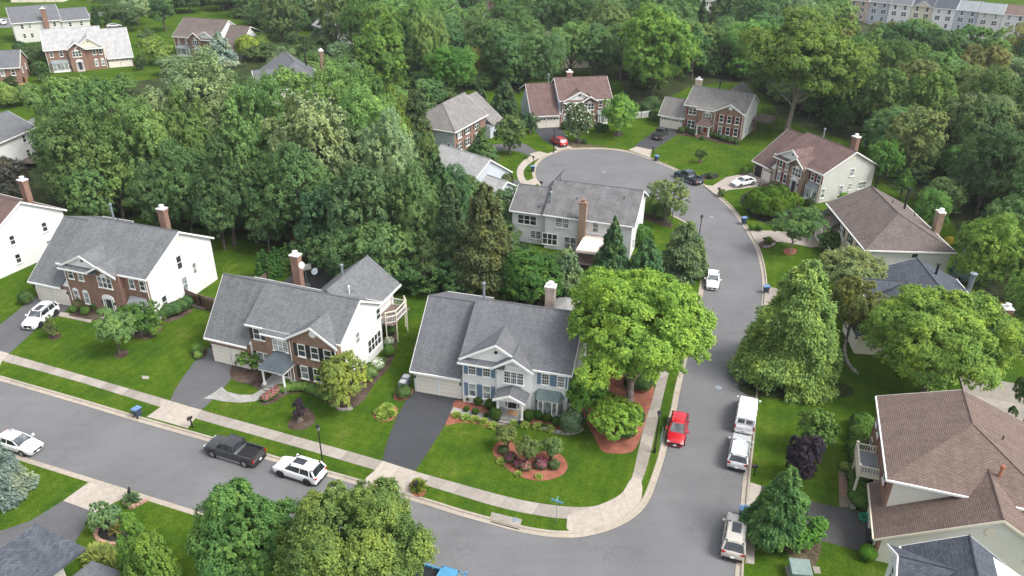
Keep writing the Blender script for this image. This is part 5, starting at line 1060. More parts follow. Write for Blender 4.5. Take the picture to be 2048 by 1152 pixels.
by_box('broad', 'small_green_tree', 1626, 905, 822, 76, (.055, .115, .025), 'small mid green tree just behind the purple plum', nl=20, nleaf=8000, size=.22, th=.2)
by_box('broad', 'round_shrub_tree', 1590, 1098, 1044, 62, (.07, .15, .02), 'round bright green shrub beside the conical street tree', nl=18, nleaf=6000, size=.18, th=.04, cat='shrub')
by_box('broad', 'round_shrub_tree', 1622, 1082, 1036, 56, (.065, .14, .02), 'round bright green shrub at the edge of the lower driveway', nl=18, nleaf=5000, size=.18, th=.04, cat='shrub')
by_box('broad', 'street_maple', 510, 1190, 974, 198, (.06, .112, .028), 'full mid green street tree at the bottom, left of the taller one', nl=60, nleaf=48000, size=.21, lobe=.25, th=.12, fudge=.94)
by_box('broad', 'street_maple', 728, 1240, 974, 300, (.072, .115, .028), 'broad yellow tipped green tree at the bottom of the photo', nl=110, nleaf=95000, size=.20, lobe=.2, th=.1, fudge=.94)
by_box('broad', 'arborvitae', 300, 1190, 1000, 112, (.065, .115, .018), 'tall lumpy arborvitae hedge tree near the bottom left', nl=40, nleaf=26000, size=.16, lobe=.28, th=.01, shape='cone', low=-.95, fudge=.95)
by_box('broad', 'arborvitae', 335, 1225, 1068, 96, (.07, .125, .02), 'lower lobe of arborvitae beside the tall one near the bottom left', nl=30, nleaf=16000, size=.16, lobe=.3, th=.01, low=-.95)
by_box('conifer', 'blue_spruce', -16, 990, 806, 146, (.085, .115, .10), 'blue spruce cut by the left edge of the photo', nleaf=26000, tiers=16, size=.3, power=.75)
by_box('broad', 'dogwood_tree', 690, 812, 706, 112, (.11, .15, .03), 'pale yellow green dogwood in front of the brown brick house', nl=30, nleaf=9500, size=.23, lobe=.3, th=.14, trunk_r=.1, multi=4, shape='wide')
by_box('broad', 'cherry_tree', 240, 708, 618, 74, (.085, .145, .045), 'small cherry tree on its own mulch ring before the red brick house', nl=22, nleaf=9000, size=.2, th=.24, trunk_r=.09, shape='wide')
by_box('broad', 'magnolia_shrub', 285, 668, 604, 80, (.045, .10, .018), 'rounded dark green tree under the bay window of the red brick house', nl=22, nleaf=9000, size=.2, th=.06)
by_box('broad', 'crepe_myrtle', 106, 674, 636, 32, (.075, .09, .03), 'thin young tree with reddish tips by the driveway of the white SUV', nl=10, nleaf=2200, size=.16, th=.15, multi=4, trunk_r=.04)
by_box('broad', 'plum_tree', 600, 842, 798, 28, PURP, 'small dark purple tree on the brown mulch island', nl=10, nleaf=3500, size=.15, th=.06, cat='shrub')
by_box('broad', 'weeping_shrub', 505, 736, 700, 56, (.06, .125, .02), 'spreading green shrub by the garage of the brown brick house', nl=16, nleaf=5000, size=.17, th=.12, cat='shrub')
for bx, by, yt, w, lb in ((1012, 900, 848, 46, 'crepe myrtle nearest the path in the oval red bed'), (1053, 930, 872, 48, 'crepe myrtle in the middle of the oval red bed'), (1101, 922, 872, 46, 'right hand crepe myrtle in the oval red bed')):
    by_box('broad', 'crepe_myrtle', bx, by, yt, w, (.085, .12, .035), lb, nl=18, nleaf=7500, size=.15, th=.3, multi=5, trunk_r=.07, lobe=.34, shape='wide', group='crepe myrtles', hscale=.95)
by_box('broad', 'willow_tree', 1335, 452, 348, 90, (.105, .14, .05), 'airy grey green tree standing alone by the turning circle', nl=30, nleaf=8500, size=.22, lobe=.26, th=.22, trunk_r=.12, multi=3)
by_box('conifer', 'spruce_tree', 1222, 548, 426, 86, (.035, .075, .03), 'dark pointed spruce behind the white house seen from behind', nleaf=16000, tiers=15, size=.36)
by_box('conifer', 'pine_tree', 1364, 548, 440, 108, (.06, .098, .042), 'soft green pine on the left kerb of the curving street', nleaf=22000, tiers=17, size=.36, power=.4)
by_box('conifer', 'pine_tree', 1290, 560, 474, 76, (.045, .09, .035), 'lower pine between the spruce and the kerb pine', nleaf=12000, tiers=11, size=.38, power=.5)
by_box('broad', 'laurel_tree', 1058, 612, 498, 128, (.042, .09, .018), 'wide bright green tree behind the chimney of the white house', nl=40, nleaf=20000, size=.28, th=.08, shape='wide')
by_box('conifer', 'pine_tree', 1132, 605, 494, 92, (.06, .105, .05), 'grey green pine beside the canvas awning', nleaf=16000, tiers=13, size=.42, power=.5)
by_box('broad', 'green_tree', 1012, 604, 528, 80, (.04, .09, .02), 'dark bush like tree between the cedar and the bright laurel', nl=24, nleaf=9000, size=.26, th=.06)
by_box('conifer', 'red_cedar', 972, 592, 354, 130, (.05, .066, .026), 'tall brownish olive cedar behind the white house', nleaf=30000, tiers=22, size=.46, power=.42)
by_box('conifer', 'red_cedar', 905, 560, 352, 96, (.042, .07, .03), 'dark cedar left of the brownish one', nleaf=18000, tiers=18, size=.44, power=.5)
by_box('conifer', 'red_cedar', 882, 470, 300, 74, (.04, .075, .032), 'pointed dark cedar below the pale grey hip roof', nleaf=12000, tiers=15, size=.42, power=.7)
by_box('conifer', 'red_cedar', 836, 318, 150, 78, (.045, .068, .028), 'tall conical cedar left of the pale blue house', nleaf=16000, tiers=18, size=.45, power=.62)
by_box('conifer', 'red_cedar', 1008, 248, 152, 76, (.03, .062, .026), 'dark wide cedar left of the house with reddish brown roof', nleaf=12000, tiers=13, size=.5, power=.6)
by_box('conifer', 'red_cedar', 960, 236, 158, 50, (.03, .06, .026), 'narrow dark cedar behind the grey hip roof', nleaf=8000, tiers=12, size=.5)
by_box('broad', 'pear_tree', 963, 350, 246, 86, (.048, .10, .035), 'rounded pear tree, the left one of two beside the turning circle', nl=34, nleaf=13000, size=.26, th=.12, shape='cone', low=-.9, lobe=.3)
by_box('broad', 'pear_tree', 1019, 308, 228, 68, (.062, .105, .035), 'rounded pear tree with clear trunk, the right one of two beside the turning circle', nl=30, nleaf=11000, size=.28, th=.15, low=-.9, lobe=.3)
by_box('broad', 'green_tree', 1060, 266, 222, 40, (.04, .075, .03), 'small dark tree at the corner of the double garage', nl=14, nleaf=4000, size=.26, th=.05)
by_box('broad', 'bright_tree', 1236, 272, 188, 78, (.085, .165, .03), 'bright green round tree on the lawn of the house with reddish brown roof', nl=30, nleaf=12000, size=.28, th=.18)
m_ = by_box('broad', 'magnolia_tree', 1155, 284, 200, 60, (.055, .085, .04), 'magnolia dotted with white blossoms in front of the red brick house', nl=24, nleaf=9000, size=.26, th=.12, low=-.9, lobe=.32)
rng = np.random.default_rng(3); cmesh = m_.children[0].data; co = np.empty(len(cmesh.vertices)*3); cmesh.vertices.foreach_get('co', co); co = co.reshape(-1, 4, 3).mean(1); sel = co[rng.permutation(len(co))[:330]]; cen = co.mean(0); sel = cen+(sel-cen)*1.05
link('blossom', quad_mesh('blossom', leaves(sel, np.tile([0, -.5, .85], (len(sel), 1)), .28, 1, rng), 'white_flower'), m_)
by_box('broad', 'small_green_tree', 1399, 326, 296, 26, (.045, .075, .025), 'little round tree alone on the sunny cul-de-sac lawn', nl=10, nleaf=2500, size=.22, th=.3, multi=3, trunk_r=.05)
by_box('broad', 'plum_tree', 1530, 396, 366, 42, (.09, .07, .075), 'greyish purple small tree above the clipped green hedge', nl=12, nleaf=3000, size=.2, th=.3)
by_box('broad', 'green_tree', 1625, 470, 412, 56, (.06, .105, .04), 'grey green small tree by the garage of the taupe roofed house', nl=16, nleaf=5000, size=.24, th=.2)
by_box('broad', 'green_tree', 1655, 500, 462, 42, (.05, .105, .025), 'bushy green shrub at the end of the pale driveway', nl=14, nleaf=4000, size=.2, th=.05, cat='shrub')
by_box('conifer', 'blue_spruce', 1916, 560, 488, 44, (.10, .15, .15), 'small blue spruce behind the taupe roofed house', nleaf=6000, tiers=9, size=.32)
by_box('broad', 'copper_tree', 25, 400, 312, 84, (.05, .052, .048), 'dark purplish tree at the left edge behind the brown roofed house', nl=26, nleaf=11000, size=.3, th=.1)
by_box('broad', 'pale_tree', 215, 1062, 1008, 62, (.085, .145, .06), 'small pale green tree in the brick edged bed at the bottom left', nl=16, nleaf=4200, size=.17, th=.25, trunk_r=.06)
by_box('broad', 'round_tree', 318, 128, 74, 66, (.10, .165, .035), 'round bright green tree right of the pale grey roof, top left', nl=24, nleaf=9000, size=.35, th=.08)
by_box('broad', 'clipped_tree', 90, 164, 124, 32, (.035, .075, .02), 'clipped egg shaped tree below the bay window, top left', nl=14, nleaf=4000, size=.28, th=.02)
by_box('broad', 'clipped_tree', 284, 140, 108, 28, (.035, .07, .02), 'clipped dark tree beside the garage doors, top left', nl=14, nleaf=3500, size=.28, th=.02)
by_box('broad', 'clipped_tree', 25, 182, 152, 28, (.035, .065, .02), 'round clipped tree beside the cedar fence, top left', nl=14, nleaf=3500, size=.28, th=.02)
by_box('conifer', 'conical_hedge_tree', 196, 55, 8, 24, (.03, .065, .02), 'conical dark evergreen at the top left between two roofs', nleaf=6000, tiers=12, size=.4, power=.5)
by_box('conifer', 'conical_hedge_tree', 218, 52, 32, 16, (.03, .065, .02), 'shorter conical evergreen at the top left', nleaf=3000, tiers=8, size=.4, power=.5)
by_box('conifer', 'blue_cedar', 447, 132, 62, 68, (.13, .175, .15), 'bluish weeping cedar in front of the brown roof, top left', nleaf=9000, tiers=12, size=.6, power=.6)
by_box('broad', 'bright_tree', 765, 200, 28, 118, (.075, .135, .025), 'tall bright green tree, top left of centre', nl=60, nleaf=24000, size=.45, th=.1, low=-.9, lobe=.24)
by_box('broad', 'giant_poplar', 1573, 262, 14, 252, (.066, .112, .022), 'giant light green tree with leaning pale trunk towering over the woods', nl=90, nleaf=52000, size=.5, lobe=.2, th=.26, trunk_r=.55, bark='bark_pale', low=-.7, fudge=.94, lean=(0, .10), rz=0)
by_box('broad', 'bright_tree', 1305, 190, 2, 160, (.075, .145, .024), 'tall yellow green tree above the roof ridge, top centre', nl=56, nleaf=26000, size=.5, th=.1, lobe=.24, low=-.9)
# bare twiggy tree behind the white house
g = G(940, 596); mb = MB(); rng = np.random.default_rng(8)
for i in range(3): limb(mb, (i*.25-.25, 0, 0), (rng.normal()*.5, rng.normal()*.4, 6.2), .1, .03, rng)
for i in range(46):
    a = rng.random()*6.28; z = 1.8+4.6*rng.random(); L = (2.9-.25*z)*(.6+.5*rng.random()); p = limb(mb, (0, 0, z), (math.cos(a)*L, math.sin(a)*L, z+.7), .03, .012, rng)
    for k in (2, 3, 4): b_ = a+rng.normal()*.8; limb(mb, p[k], p[k]+Vector((math.cos(b_), math.sin(b_), .4))*.8, .015, .006, rng, 2)
o = mb.build('bare_tree', 'bark_pale'); o.location = (g.x, g.y, LZ); tag(o, 'leafless twiggy tree on red mulch behind the white house', 'tree')

# ---- the wood: shared crowns, each tree its own object ----
FV = [broadleaf(('w', i), 100+i, 1, 2.1, .35, nl=34+4*(i % 3), nleaf=(15000, 13000, 14000, 12000, 13000, 15000, 16000, 12000, 14000)[i], size=(.066, .08, .062, .074, .07, .064, .058, .07, .066)[i], lobe=(.30, .26, .34, .28, .24, .3, .2, .36, .22)[i], shape=('round', 'vase', 'cone', 'round', 'wide', 'round', 'cone', 'vase', 'round')[i], low=-.85, trunk_r=.055, extra_limbs=5, mat='leaf') for i in range(9)]
CV = [conifer(('wc', i), 300+i, 1, 4.2, nleaf=9000, tiers=15, size=.11, base=.2, power=(.7, .5)[i]) for i in range(2)]
def wood_tree(bx, by, ytop, w, color, label, group='tall trees of the back gardens', kind=None, fudge=.95, name='broadleaf_tree'):
    g = G(bx, by, LZ); wm = w*dist(bx, by, LZ)/F; h = (zat(g.x, g.y, ytop)-LZ)*fudge
    v = FV[kind if kind is not None else random.randrange(9)]; r = wm/2*.85
    return plant(v, name, g.x, g.y, sx=r, sz=h/2.45, color=color, label=label, group=group)
def jit(c, a=.18):
    k = 1+random.uniform(-a, a); q = random.uniform(-a, a)*.6; return (c[0]*k*(1+q), c[1]*k, c[2]*k*(1-q))
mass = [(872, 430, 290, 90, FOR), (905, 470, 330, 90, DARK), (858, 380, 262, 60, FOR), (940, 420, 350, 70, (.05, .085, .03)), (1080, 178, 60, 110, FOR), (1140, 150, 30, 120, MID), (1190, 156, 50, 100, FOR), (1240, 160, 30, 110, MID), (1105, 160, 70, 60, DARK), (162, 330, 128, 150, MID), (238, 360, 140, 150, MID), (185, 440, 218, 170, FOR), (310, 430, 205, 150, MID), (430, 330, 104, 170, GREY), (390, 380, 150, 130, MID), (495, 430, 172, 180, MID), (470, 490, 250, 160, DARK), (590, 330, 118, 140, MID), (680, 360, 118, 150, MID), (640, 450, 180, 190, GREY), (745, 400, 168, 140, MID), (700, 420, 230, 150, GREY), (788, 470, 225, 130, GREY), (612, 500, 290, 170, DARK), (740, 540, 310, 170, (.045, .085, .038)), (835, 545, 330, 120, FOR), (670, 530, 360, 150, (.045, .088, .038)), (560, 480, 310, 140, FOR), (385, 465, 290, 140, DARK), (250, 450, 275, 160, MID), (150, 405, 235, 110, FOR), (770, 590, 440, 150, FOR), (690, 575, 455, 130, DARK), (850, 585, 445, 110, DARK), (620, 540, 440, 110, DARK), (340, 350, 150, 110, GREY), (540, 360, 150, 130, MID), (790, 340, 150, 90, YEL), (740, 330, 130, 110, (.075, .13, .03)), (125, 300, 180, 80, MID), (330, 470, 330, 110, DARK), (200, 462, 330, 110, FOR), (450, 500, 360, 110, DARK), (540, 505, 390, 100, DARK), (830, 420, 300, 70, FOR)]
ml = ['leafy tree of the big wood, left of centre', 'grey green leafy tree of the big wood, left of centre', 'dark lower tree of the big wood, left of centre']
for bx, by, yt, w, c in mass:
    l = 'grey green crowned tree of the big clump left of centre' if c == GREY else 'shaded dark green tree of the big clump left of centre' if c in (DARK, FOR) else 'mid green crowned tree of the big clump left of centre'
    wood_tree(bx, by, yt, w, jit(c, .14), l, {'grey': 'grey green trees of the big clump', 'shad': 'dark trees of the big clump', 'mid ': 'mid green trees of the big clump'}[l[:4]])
def inpoly(x, y, P):
    c = False; j = len(P)-1
    for i in range(len(P)):
        if (P[i].y > y) != (P[j].y > y) and x < (P[j].x-P[i].x)*(y-P[i].y)/(P[j].y-P[i].y)+P[i].x: c = not c
        j = i
    return c
HB = [(o.location.copy(), o) for o in COL.objects if o.get('category') == 'house' and o.parent is None]
def near_house(x, y, r=2.5):
    for loc, o in HB:
        if abs(loc.x-x)+abs(loc.y-y) > 60: continue
        a = o.rotation_euler.z; dx, dy = x-loc.x, y-loc.y; u = dx*math.cos(a)+dy*math.sin(a); v = -dx*math.sin(a)+dy*math.cos(a)
        if o.scale.x < 0: u = -u
        b = BBX[o.name]
        if b[0]-r < u < b[1]+r and b[2]-r-1 < v < b[3]+r: return True
    return False
BBX = {}
for loc, o in HB:
    xs, ys = [], []
    for c in o.children:
        if c.type == 'MESH' and c.name.split('.')[0] in ('wall', 'roof'):
            for v in c.data.vertices: xs.append(v.co.x); ys.append(v.co.y)
    BBX[o.name] = (min(xs), max(xs), min(ys), max(ys))
def wood(poly, sp, hmin, hmax, cols, label, group, seed, limit=150, rmul=.62, con=.12, avoid=2.5):
    rd = random.Random(seed); P = [G(*p) for p in poly]; X = [p.x for p in P]; Y = [p.y for p in P]; pts = []
    for _ in range(9000):
        x, y = rd.uniform(min(X), max(X)), rd.uniform(min(Y), max(Y))
        if not inpoly(x, y, P): continue
        s = sp*(1 if y < 240 else 1.25)
        if any((x-a)**2+(y-b)**2 < s*s for a, b in pts) or near_house(x, y, avoid): continue
        pts.append((x, y))
        if len(pts) >= limit: break
    for i, (x, y) in enumerate(pts):
        h = rd.uniform(hmin, hmax); c = rd.choice(cols); k = 1+rd.uniform(-.2, .25); q = rd.uniform(-.12, .12); c = (c[0]*k*(1+q), c[1]*k, c[2]*k)
        if rd.random() < con: plant(rd.choice(CV), 'evergreen_tree', x, y, sx=sp*.42, sz=h/4.2, color=(.028*k, .06*k, .022*k), label='dark evergreen among the '+label[1], group='evergreens among the '+label[1])
        else: plant(FV[rd.randrange(9)], 'broadleaf_tree', x, y, sx=sp*rmul*rd.uniform(.85, 1.2), sz=h/2.45, color=c, label=label[0], group=group)
    return pts
wood([(560, 110), (620, 100), (800, 150), (850, 185), (945, 150), (1040, 165), (1060, 142), (1230, 140), (1300, 185), (1380, 160), (1500, 160), (1560, 215), (1560, 90), (1500, 48), (1300, 22), (1060, 30), (1000, 62), (880, 70), (760, 34), (640, 60)], 9.6, 12, 19, [MID, DARK, FOR, FOR, (.060, .12, .026), (.05, .095, .03)], ('leafy tree of the wood behind the turning circle houses', 'wood behind the turning circle'), 'trees of the wood behind the turning circle', 11, 105)
wood([(1560, 215), (1640, 245), (1730, 280), (1770, 330), (1790, 372), (1860, 400), (1930, 440), (2100, 520), (2250, 480), (2200, 170), (2048, 150), (1800, 110), (1640, 60), (1560, 60)], 8.8, 9, 16, [MID, FOR, DARK, (.062, .12, .028), OLIVE, GREY, (.05, .10, .025)], ('leafy tree of the wood on the right', 'wood on the right'), 'trees of the wood on the right', 12, 110, con=.05)
wood([(520, 62), (600, 95), (640, 60), (700, 66), (860, 40), (900, -10), (560, -30), (300, -20), (245, 10), (235, 40), (330, 80), (345, 30), (480, 20)], 8.6, 9, 15, [MID, FOR, DARK, GREY], ('leafy tree of the dark wood along the top left', 'dark wood at the top left'), 'trees along the top left', 13, 60)
wood([(960, 10), (1060, 26), (1300, 16), (1500, 40), (1560, 30), (1660, 8), (1640, -60), (900, -60)], 12, 8, 14, [MID, FOR, GREY, YEL], ('distant leafy tree at the top edge', 'distant trees at the top edge'), 'distant trees at the top edge', 14, 40, con=0)
0 and wood([(1800, 62), (2048, 84), (2048, 96), (1800, 78), (1720, 55), (1720, 48)], 9, 5, 9, [MID, YEL, GREY], ('leafy tree in front of the row of town houses', 'trees before the town houses'), 'trees before the town houses', 15, 30, con=0)
near = [(1945, 590, 430, 140, (.088, .155, .026), 'rounded yellow green tree behind the taupe roofed house'), (2020, 560, 412, 130, (.075, .135, .025), 'yellow green tree next to the right edge, behind the small blue spruce'), (1990, 520, 380, 120, FOR, 'darker green tree behind the yellow green ones, right edge'), (2046, 700, 530, 130, (.08, .14, .024), 'yellow green tree at the right edge above the bright one'), (2050, 620, 470, 130, (.06, .12, .025), 'mid green tree at the right edge'), (1880, 430, 355, 90, (.10, .14, .05), 'pale green tree behind the brick chimney of the taupe house'), (1800, 400, 330, 70, (.06, .14, .025), 'bright bush like tree beside the white side wall with the brown roof'), (1750, 380, 268, 90, (.05, .12, .02), 'bright leafy tree behind the chimney of the open garage house'), (1850, 470, 380, 70, (.07, .14, .03), 'bright green tree behind the black flue pipe'), (2040, 860, 700, 120, FOR, 'dark green tree behind the brown roof, right edge'), (1940, 330, 190, 150, (.085, .115, .05), 'large feathery grey green tree in the wood on the right'), (1880, 260, 120, 170, (.065, .12, .03), 'broad domed tree in the upper part of the wood on the right'), (2010, 310, 240, 120, (.11, .155, .07), 'pale willowy tree at the right edge of the wood'), (1020, 175, 60, 120, FOR, 'dark green tree behind the pointed cedars'), (905, 190, 90, 110, (.055, .13, .022), 'bright green tree behind the grey hip roof'), (945, 170, 92, 46, (.10, .105, .028), 'yellowish brown tree in the wood behind the grey hip roof')]
for bx, by, yt, w, c, l in near: wood_tree(bx, by, yt, w, c, l, 'leafy trees at the right side' if bx > 1700 else 'leafy trees behind the houses')
def under(poly, sp, cols, label, group, seed, limit):
    rd = random.Random(seed); P = [G(*p) for p in poly]; X = [p.x for p in P]; Y = [p.y for p in P]; pts = []
    for _ in range(6000):
        x, y = rd.uniform(min(X), max(X)), rd.uniform(min(Y), max(Y))
        if not inpoly(x, y, P) or near_house(x, y, .5) or any((x-a)**2+(y-b)**2 < sp*sp for a, b in pts): continue
        pts.append((x, y))
        if len(pts) >= limit: break
    for x, y in pts:
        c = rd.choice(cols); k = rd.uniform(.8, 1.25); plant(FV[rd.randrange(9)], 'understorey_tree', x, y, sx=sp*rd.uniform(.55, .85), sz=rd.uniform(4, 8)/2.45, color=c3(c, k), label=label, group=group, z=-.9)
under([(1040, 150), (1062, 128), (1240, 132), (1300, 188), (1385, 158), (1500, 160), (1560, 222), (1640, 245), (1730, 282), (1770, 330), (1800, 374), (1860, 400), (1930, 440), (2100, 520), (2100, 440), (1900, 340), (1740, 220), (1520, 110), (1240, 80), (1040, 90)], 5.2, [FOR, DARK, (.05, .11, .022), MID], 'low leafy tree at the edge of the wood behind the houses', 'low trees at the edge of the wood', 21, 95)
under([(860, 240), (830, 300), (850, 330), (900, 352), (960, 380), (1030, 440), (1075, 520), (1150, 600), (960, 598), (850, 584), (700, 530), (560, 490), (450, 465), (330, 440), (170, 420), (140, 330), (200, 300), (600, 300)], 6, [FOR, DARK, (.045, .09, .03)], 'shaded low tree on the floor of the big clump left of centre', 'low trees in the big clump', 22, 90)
under([(480, 112), (560, 100), (640, 96), (700, 120), (850, 150), (900, 125), (1045, 150), (1045, 185), (945, 178), (865, 232), (835, 280), (760, 200), (600, 150)], 6.5, [FOR, DARK, MID, GREY], 'leafy tree between the grey hip roof and the slate blue roof', 'trees between the hip roofs', 23, 40)
under([(225, 40), (300, 20), (345, 28), (340, 12), (470, 12), (520, 60), (640, 60), (640, 0), (480, -20), (230, -10)], 7.5, [FOR, DARK, MID], 'dark leafy tree behind the brown roof, top left', 'trees behind the brown roof', 24, 80)
for bx, by, yt, w, c, l in ((265, 62, 10, 60, DARK, 'dark tree right of the conical evergreens, top left'), (300, 92, 50, 50, FOR, 'tree behind the round bright tree, top left'), (40, 130, 105, 40, MID, 'green tree before the cream house, top left'), (415, 150, 106, 60, MID, 'green tree below the brown roofed gable house, top left'), (350, 150, 112, 70, GREY, 'grey green tree left of the bluish cedar'), (250, 190, 140, 70, MID, 'green tree below the garage doors, top left')): wood_tree(bx, by, yt, w, c, l, 'trees at the top left')
# ---- shrubs ----
def ball(key, seed, nleaf, size, bumps=.1, flat=1, spiky=False):
    rng = np.random.default_rng(seed); d = rng.normal(size=(nleaf, 3)); d /= np.linalg.norm(d, axis=1)[:, None]; d[:, 2] = np.where(d[:, 2] < -.3, -d[:, 2], d[:, 2])
    B = fib(14, rng); bp = 1+bumps*(np.max(d@B.T, axis=1)-.9)*6; r = bp*(.86+.16*rng.random(nleaf)**.5)
    P = d*r[:, None]*np.array([1, 1, flat]); P[:, 2] += flat*.85; Q = d+rng.normal(size=d.shape)*.3
    if spiky: Q = d*.3+rng.normal(size=d.shape)*.3+np.array([0, 0, .9]); V = leaves(P, Q/np.linalg.norm(Q, axis=1)[:, None], size, 3.0, rng, d+np.array([0, 0, .2]))
    else: V = leaves(P, Q/np.linalg.norm(Q, axis=1)[:, None], size, 1.1, rng)
    return quad_mesh('foliage', V, 'leaf')
BALL = [ball(0, 1, 2600, .13, .04), ball(1, 2, 1800, .2, .22), ball(2, 3, 1500, .2, .3, .8)]; HOSTA = ball(3, 4, 220, .42, .1, .5, True)
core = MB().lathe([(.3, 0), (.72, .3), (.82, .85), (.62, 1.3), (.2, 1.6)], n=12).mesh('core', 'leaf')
def shrub(px, py, r, color, label, kind=0, h=1.0, name='shrub', group='garden shrubs', flower=None, cat='shrub'):
    r *= {0: .62, 1: .78, 2: .85, 3: 1}[kind] if py > 240 else 1
    g = G(px, py, LZ); m = HOSTA if kind == 3 else BALL[kind]; o = link(name, m); o.location = g; o.scale = (r, r, r*h); o.rotation_euler = (0, 0, random.random()*6.28); o.color = (*color, 1); tag(o, label, cat, group)
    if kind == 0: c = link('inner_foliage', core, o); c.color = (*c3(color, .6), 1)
    if flower:
        rng = np.random.default_rng(int(px+py)); d = rng.normal(size=(150, 3)); d /= np.linalg.norm(d, axis=1)[:, None]; d[:, 2] = abs(d[:, 2]); P = d*1.05; P[:, 2] += .8
        link('blossom', quad_mesh('blossom', leaves(P, d, .17, 1, rng), flower), o)
    return o
BX = (.030, .064, .008)
for px, py, r, l in ((937, 801, .62, 'clipped round box at the garage corner, leftmost under the blue shutters'), (957, 808, .85, 'large clipped ball below the left blue shuttered window'), (980, 817, .95, 'large clipped ball between the two lower windows'), (990, 838, 1.0, 'tall clipped egg shaped bush beside the porch steps, left side'), (933, 822, .5, 'small clipped ball in the front row, nearest the garage'), (951, 828, .62, 'clipped ball in the front row, second from the garage'), (972, 834, .42, 'smallest clipped ball in the front row'), (1056, 842, .95, 'tall clipped egg shaped bush right of the porch'), (1076, 836, .9, 'clipped bush under the left of the copper roofed bay'), (1094, 842, .75, 'looser bush under the middle of the copper roofed bay'), (1113, 850, .85, 'clipped bush at the right end of the copper roofed bay'), (1088, 855, .45, 'low clipped mound in front of the copper roofed bay')):
    shrub(px, py, r, BX, l, 0, 1.25 if 'egg' in l else 1.0, name='clipped_bush', group='clipped bushes of the white house')
shrub(1142, 862, 1.45, (.06, .095, .05), 'large speckled grey green bush at the right corner of the white house', 1, 1.15, 'variegated_bush')
for i, (px, py) in enumerate(((913, 833), (932, 838), (949, 842), (967, 846), (987, 854), (1029, 851), (1049, 852), (1076, 856), (1101, 861))): shrub(px, py, .36, (.16, .21, .045), 'lime hosta in the red mulch edging along the path of the white house', 3, 1, 'hosta', 'hostas along the path')
for px, py, r, k, fl, l in ((1007, 905, .9, 2, None, 'reddish green bush under the left crepe myrtle'), (1020, 920, 1.0, 2, 'magenta', 'dark azalea with magenta flowers, left in the oval bed'), (1036, 932, .8, 2, 'magenta', 'flowering azalea in the front middle of the oval bed'), (1050, 938, .95, 2, 'pink_flower', 'pink tipped bush under the middle crepe myrtle'), (1082, 934, 1.1, 2, 'magenta', 'bush with magenta flowers in the right of the oval bed'), (1108, 936, 1.0, 1, None, 'plain dark green bush at the right of the oval bed'), (1003, 925, .5, 3, None, 'lime hosta at the left edge of the oval bed'), (1036, 950, .4, 3, None, 'lime hosta at the front edge of the oval bed'), (1078, 955, .4, 3, None, 'lime hosta at the right front of the oval bed')):
    shrub(px, py, r*.66, (.05, .08, .03) if k != 3 else (.15, .2, .04), l, k, .9, 'flower_bush' if fl else 'shrub', 'plants of the oval bed', fl)
for px, py in ((761, 828), (772, 822), (781, 830), (767, 837), (776, 818)): shrub(px, py, .45, (.14, .2, .035), 'lime hosta in the small round red mulch island', 3, 1, 'hosta', 'hostas of the round island')
shrub(808, 792, .95, (.045, .085, .025), 'dark bush in front of the air conditioner by the white garage', 2, .9)
for i, (px, py, r) in enumerate(((547, 748, .75), (548, 735, .7), (595, 762, .6), (575, 770, .6), (560, 778, .5), (622, 764, .7), (612, 768, .6))): shrub(px, py, r, BX, ('clipped ball left of the hipped porch, front', 'clipped ball left of the hipped porch, behind', 'low clipped bush at the porch steps', 'clipped bush beside the curved path', 'small clipped bush nearest the curved path', 'clipped bush under the left gable window', 'clipped bush next to the gable wall')[i], 0, 1, 'clipped_bush', 'clipped bushes of the brown brick house')
for i, (px, py) in enumerate(((532, 800), (541, 795), (550, 789), (559, 783))): shrub(px, py, .62, (.05, .09, .03), 'pink azalea in the row beside the curved path', 2, .85, 'azalea', 'pink azaleas', 'pink_flower')
for i in range(9): px = 566+i*11; py = 782-math.sin(i/8*3.1)*11+i*2; shrub(px, py, .75, (.08, .14, .03), 'light green leafy plant in the border row of the brown brick house', 1, .7, 'border_plant', 'border plants')
for i, (px, py, r, c, k) in enumerate(((783, 642, .8, (.05, .09, .02), 1), (780, 668, .9, (.04, .085, .02), 1), (778, 690, .7, (.13, .18, .09), 2), (779, 710, 1.1, (.055, .12, .018), 0), (764, 728, .8, (.045, .085, .02), 0), (755, 738, .9, (.15, .19, .10), 2), (743, 752, .8, (.10, .15, .05), 2), (736, 762, .7, (.05, .1, .02), 0), (740, 745, .8, (.05, .09, .02), 1))): shrub(px, py, r, c, ['dark bush under the deck corner', 'dark leafy bush beside the side wall', 'white flowering hydrangea by the side wall', 'large clipped ball at the side wall', 'clipped bush near the front corner', 'pale hydrangea in the side bed', 'pale leafy plant at the front of the side bed', 'small clipped ball at the house corner', 'dark shrub between the pale hydrangeas'][i]+' of the brown brick house', k, 1, group='side bed shrubs', flower='white_flower' if 'hydrangea' in ['', '', 'hydrangea', '', '', 'hydrangea', '', '', ''][i] else None)
for i, (px, py, r) in enumerate(((338, 632, 1.1), (352, 628, 1.1), (365, 622, 1.1), (376, 614, 1.0))): shrub(px, py, r, (.045, .09, .03), 'leafy bush in the row along the tall white side wall', 1, 1, group='bushes along the white side wall')
for i, (px, py, r, c, l) in enumerate(((55, 606, 1.1, (.035, .075, .02), 'bushy dark shrub left of the garage of the red brick house'), (160, 618, .9, (.07, .07, .03), 'reddish shrub beside the garage of the red brick house'), (172, 628, .7, (.05, .1, .02), 'green mound shrub by the front path of the red brick house'), (148, 624, .6, (.05, .1, .02), 'low green shrub near the white SUV'), (194, 618, .8, (.045, .09, .02), 'green shrub under the tall windows of the red brick house'), (397, 706, .8, (.09, .16, .03), 'bright leafy shrub left of the garage of the brown brick house'), (398, 716, .6, (.13, .2, .04), 'lime low shrub at the driveway edge of the brown brick house'))): shrub(px, py, r, c, l, 1)
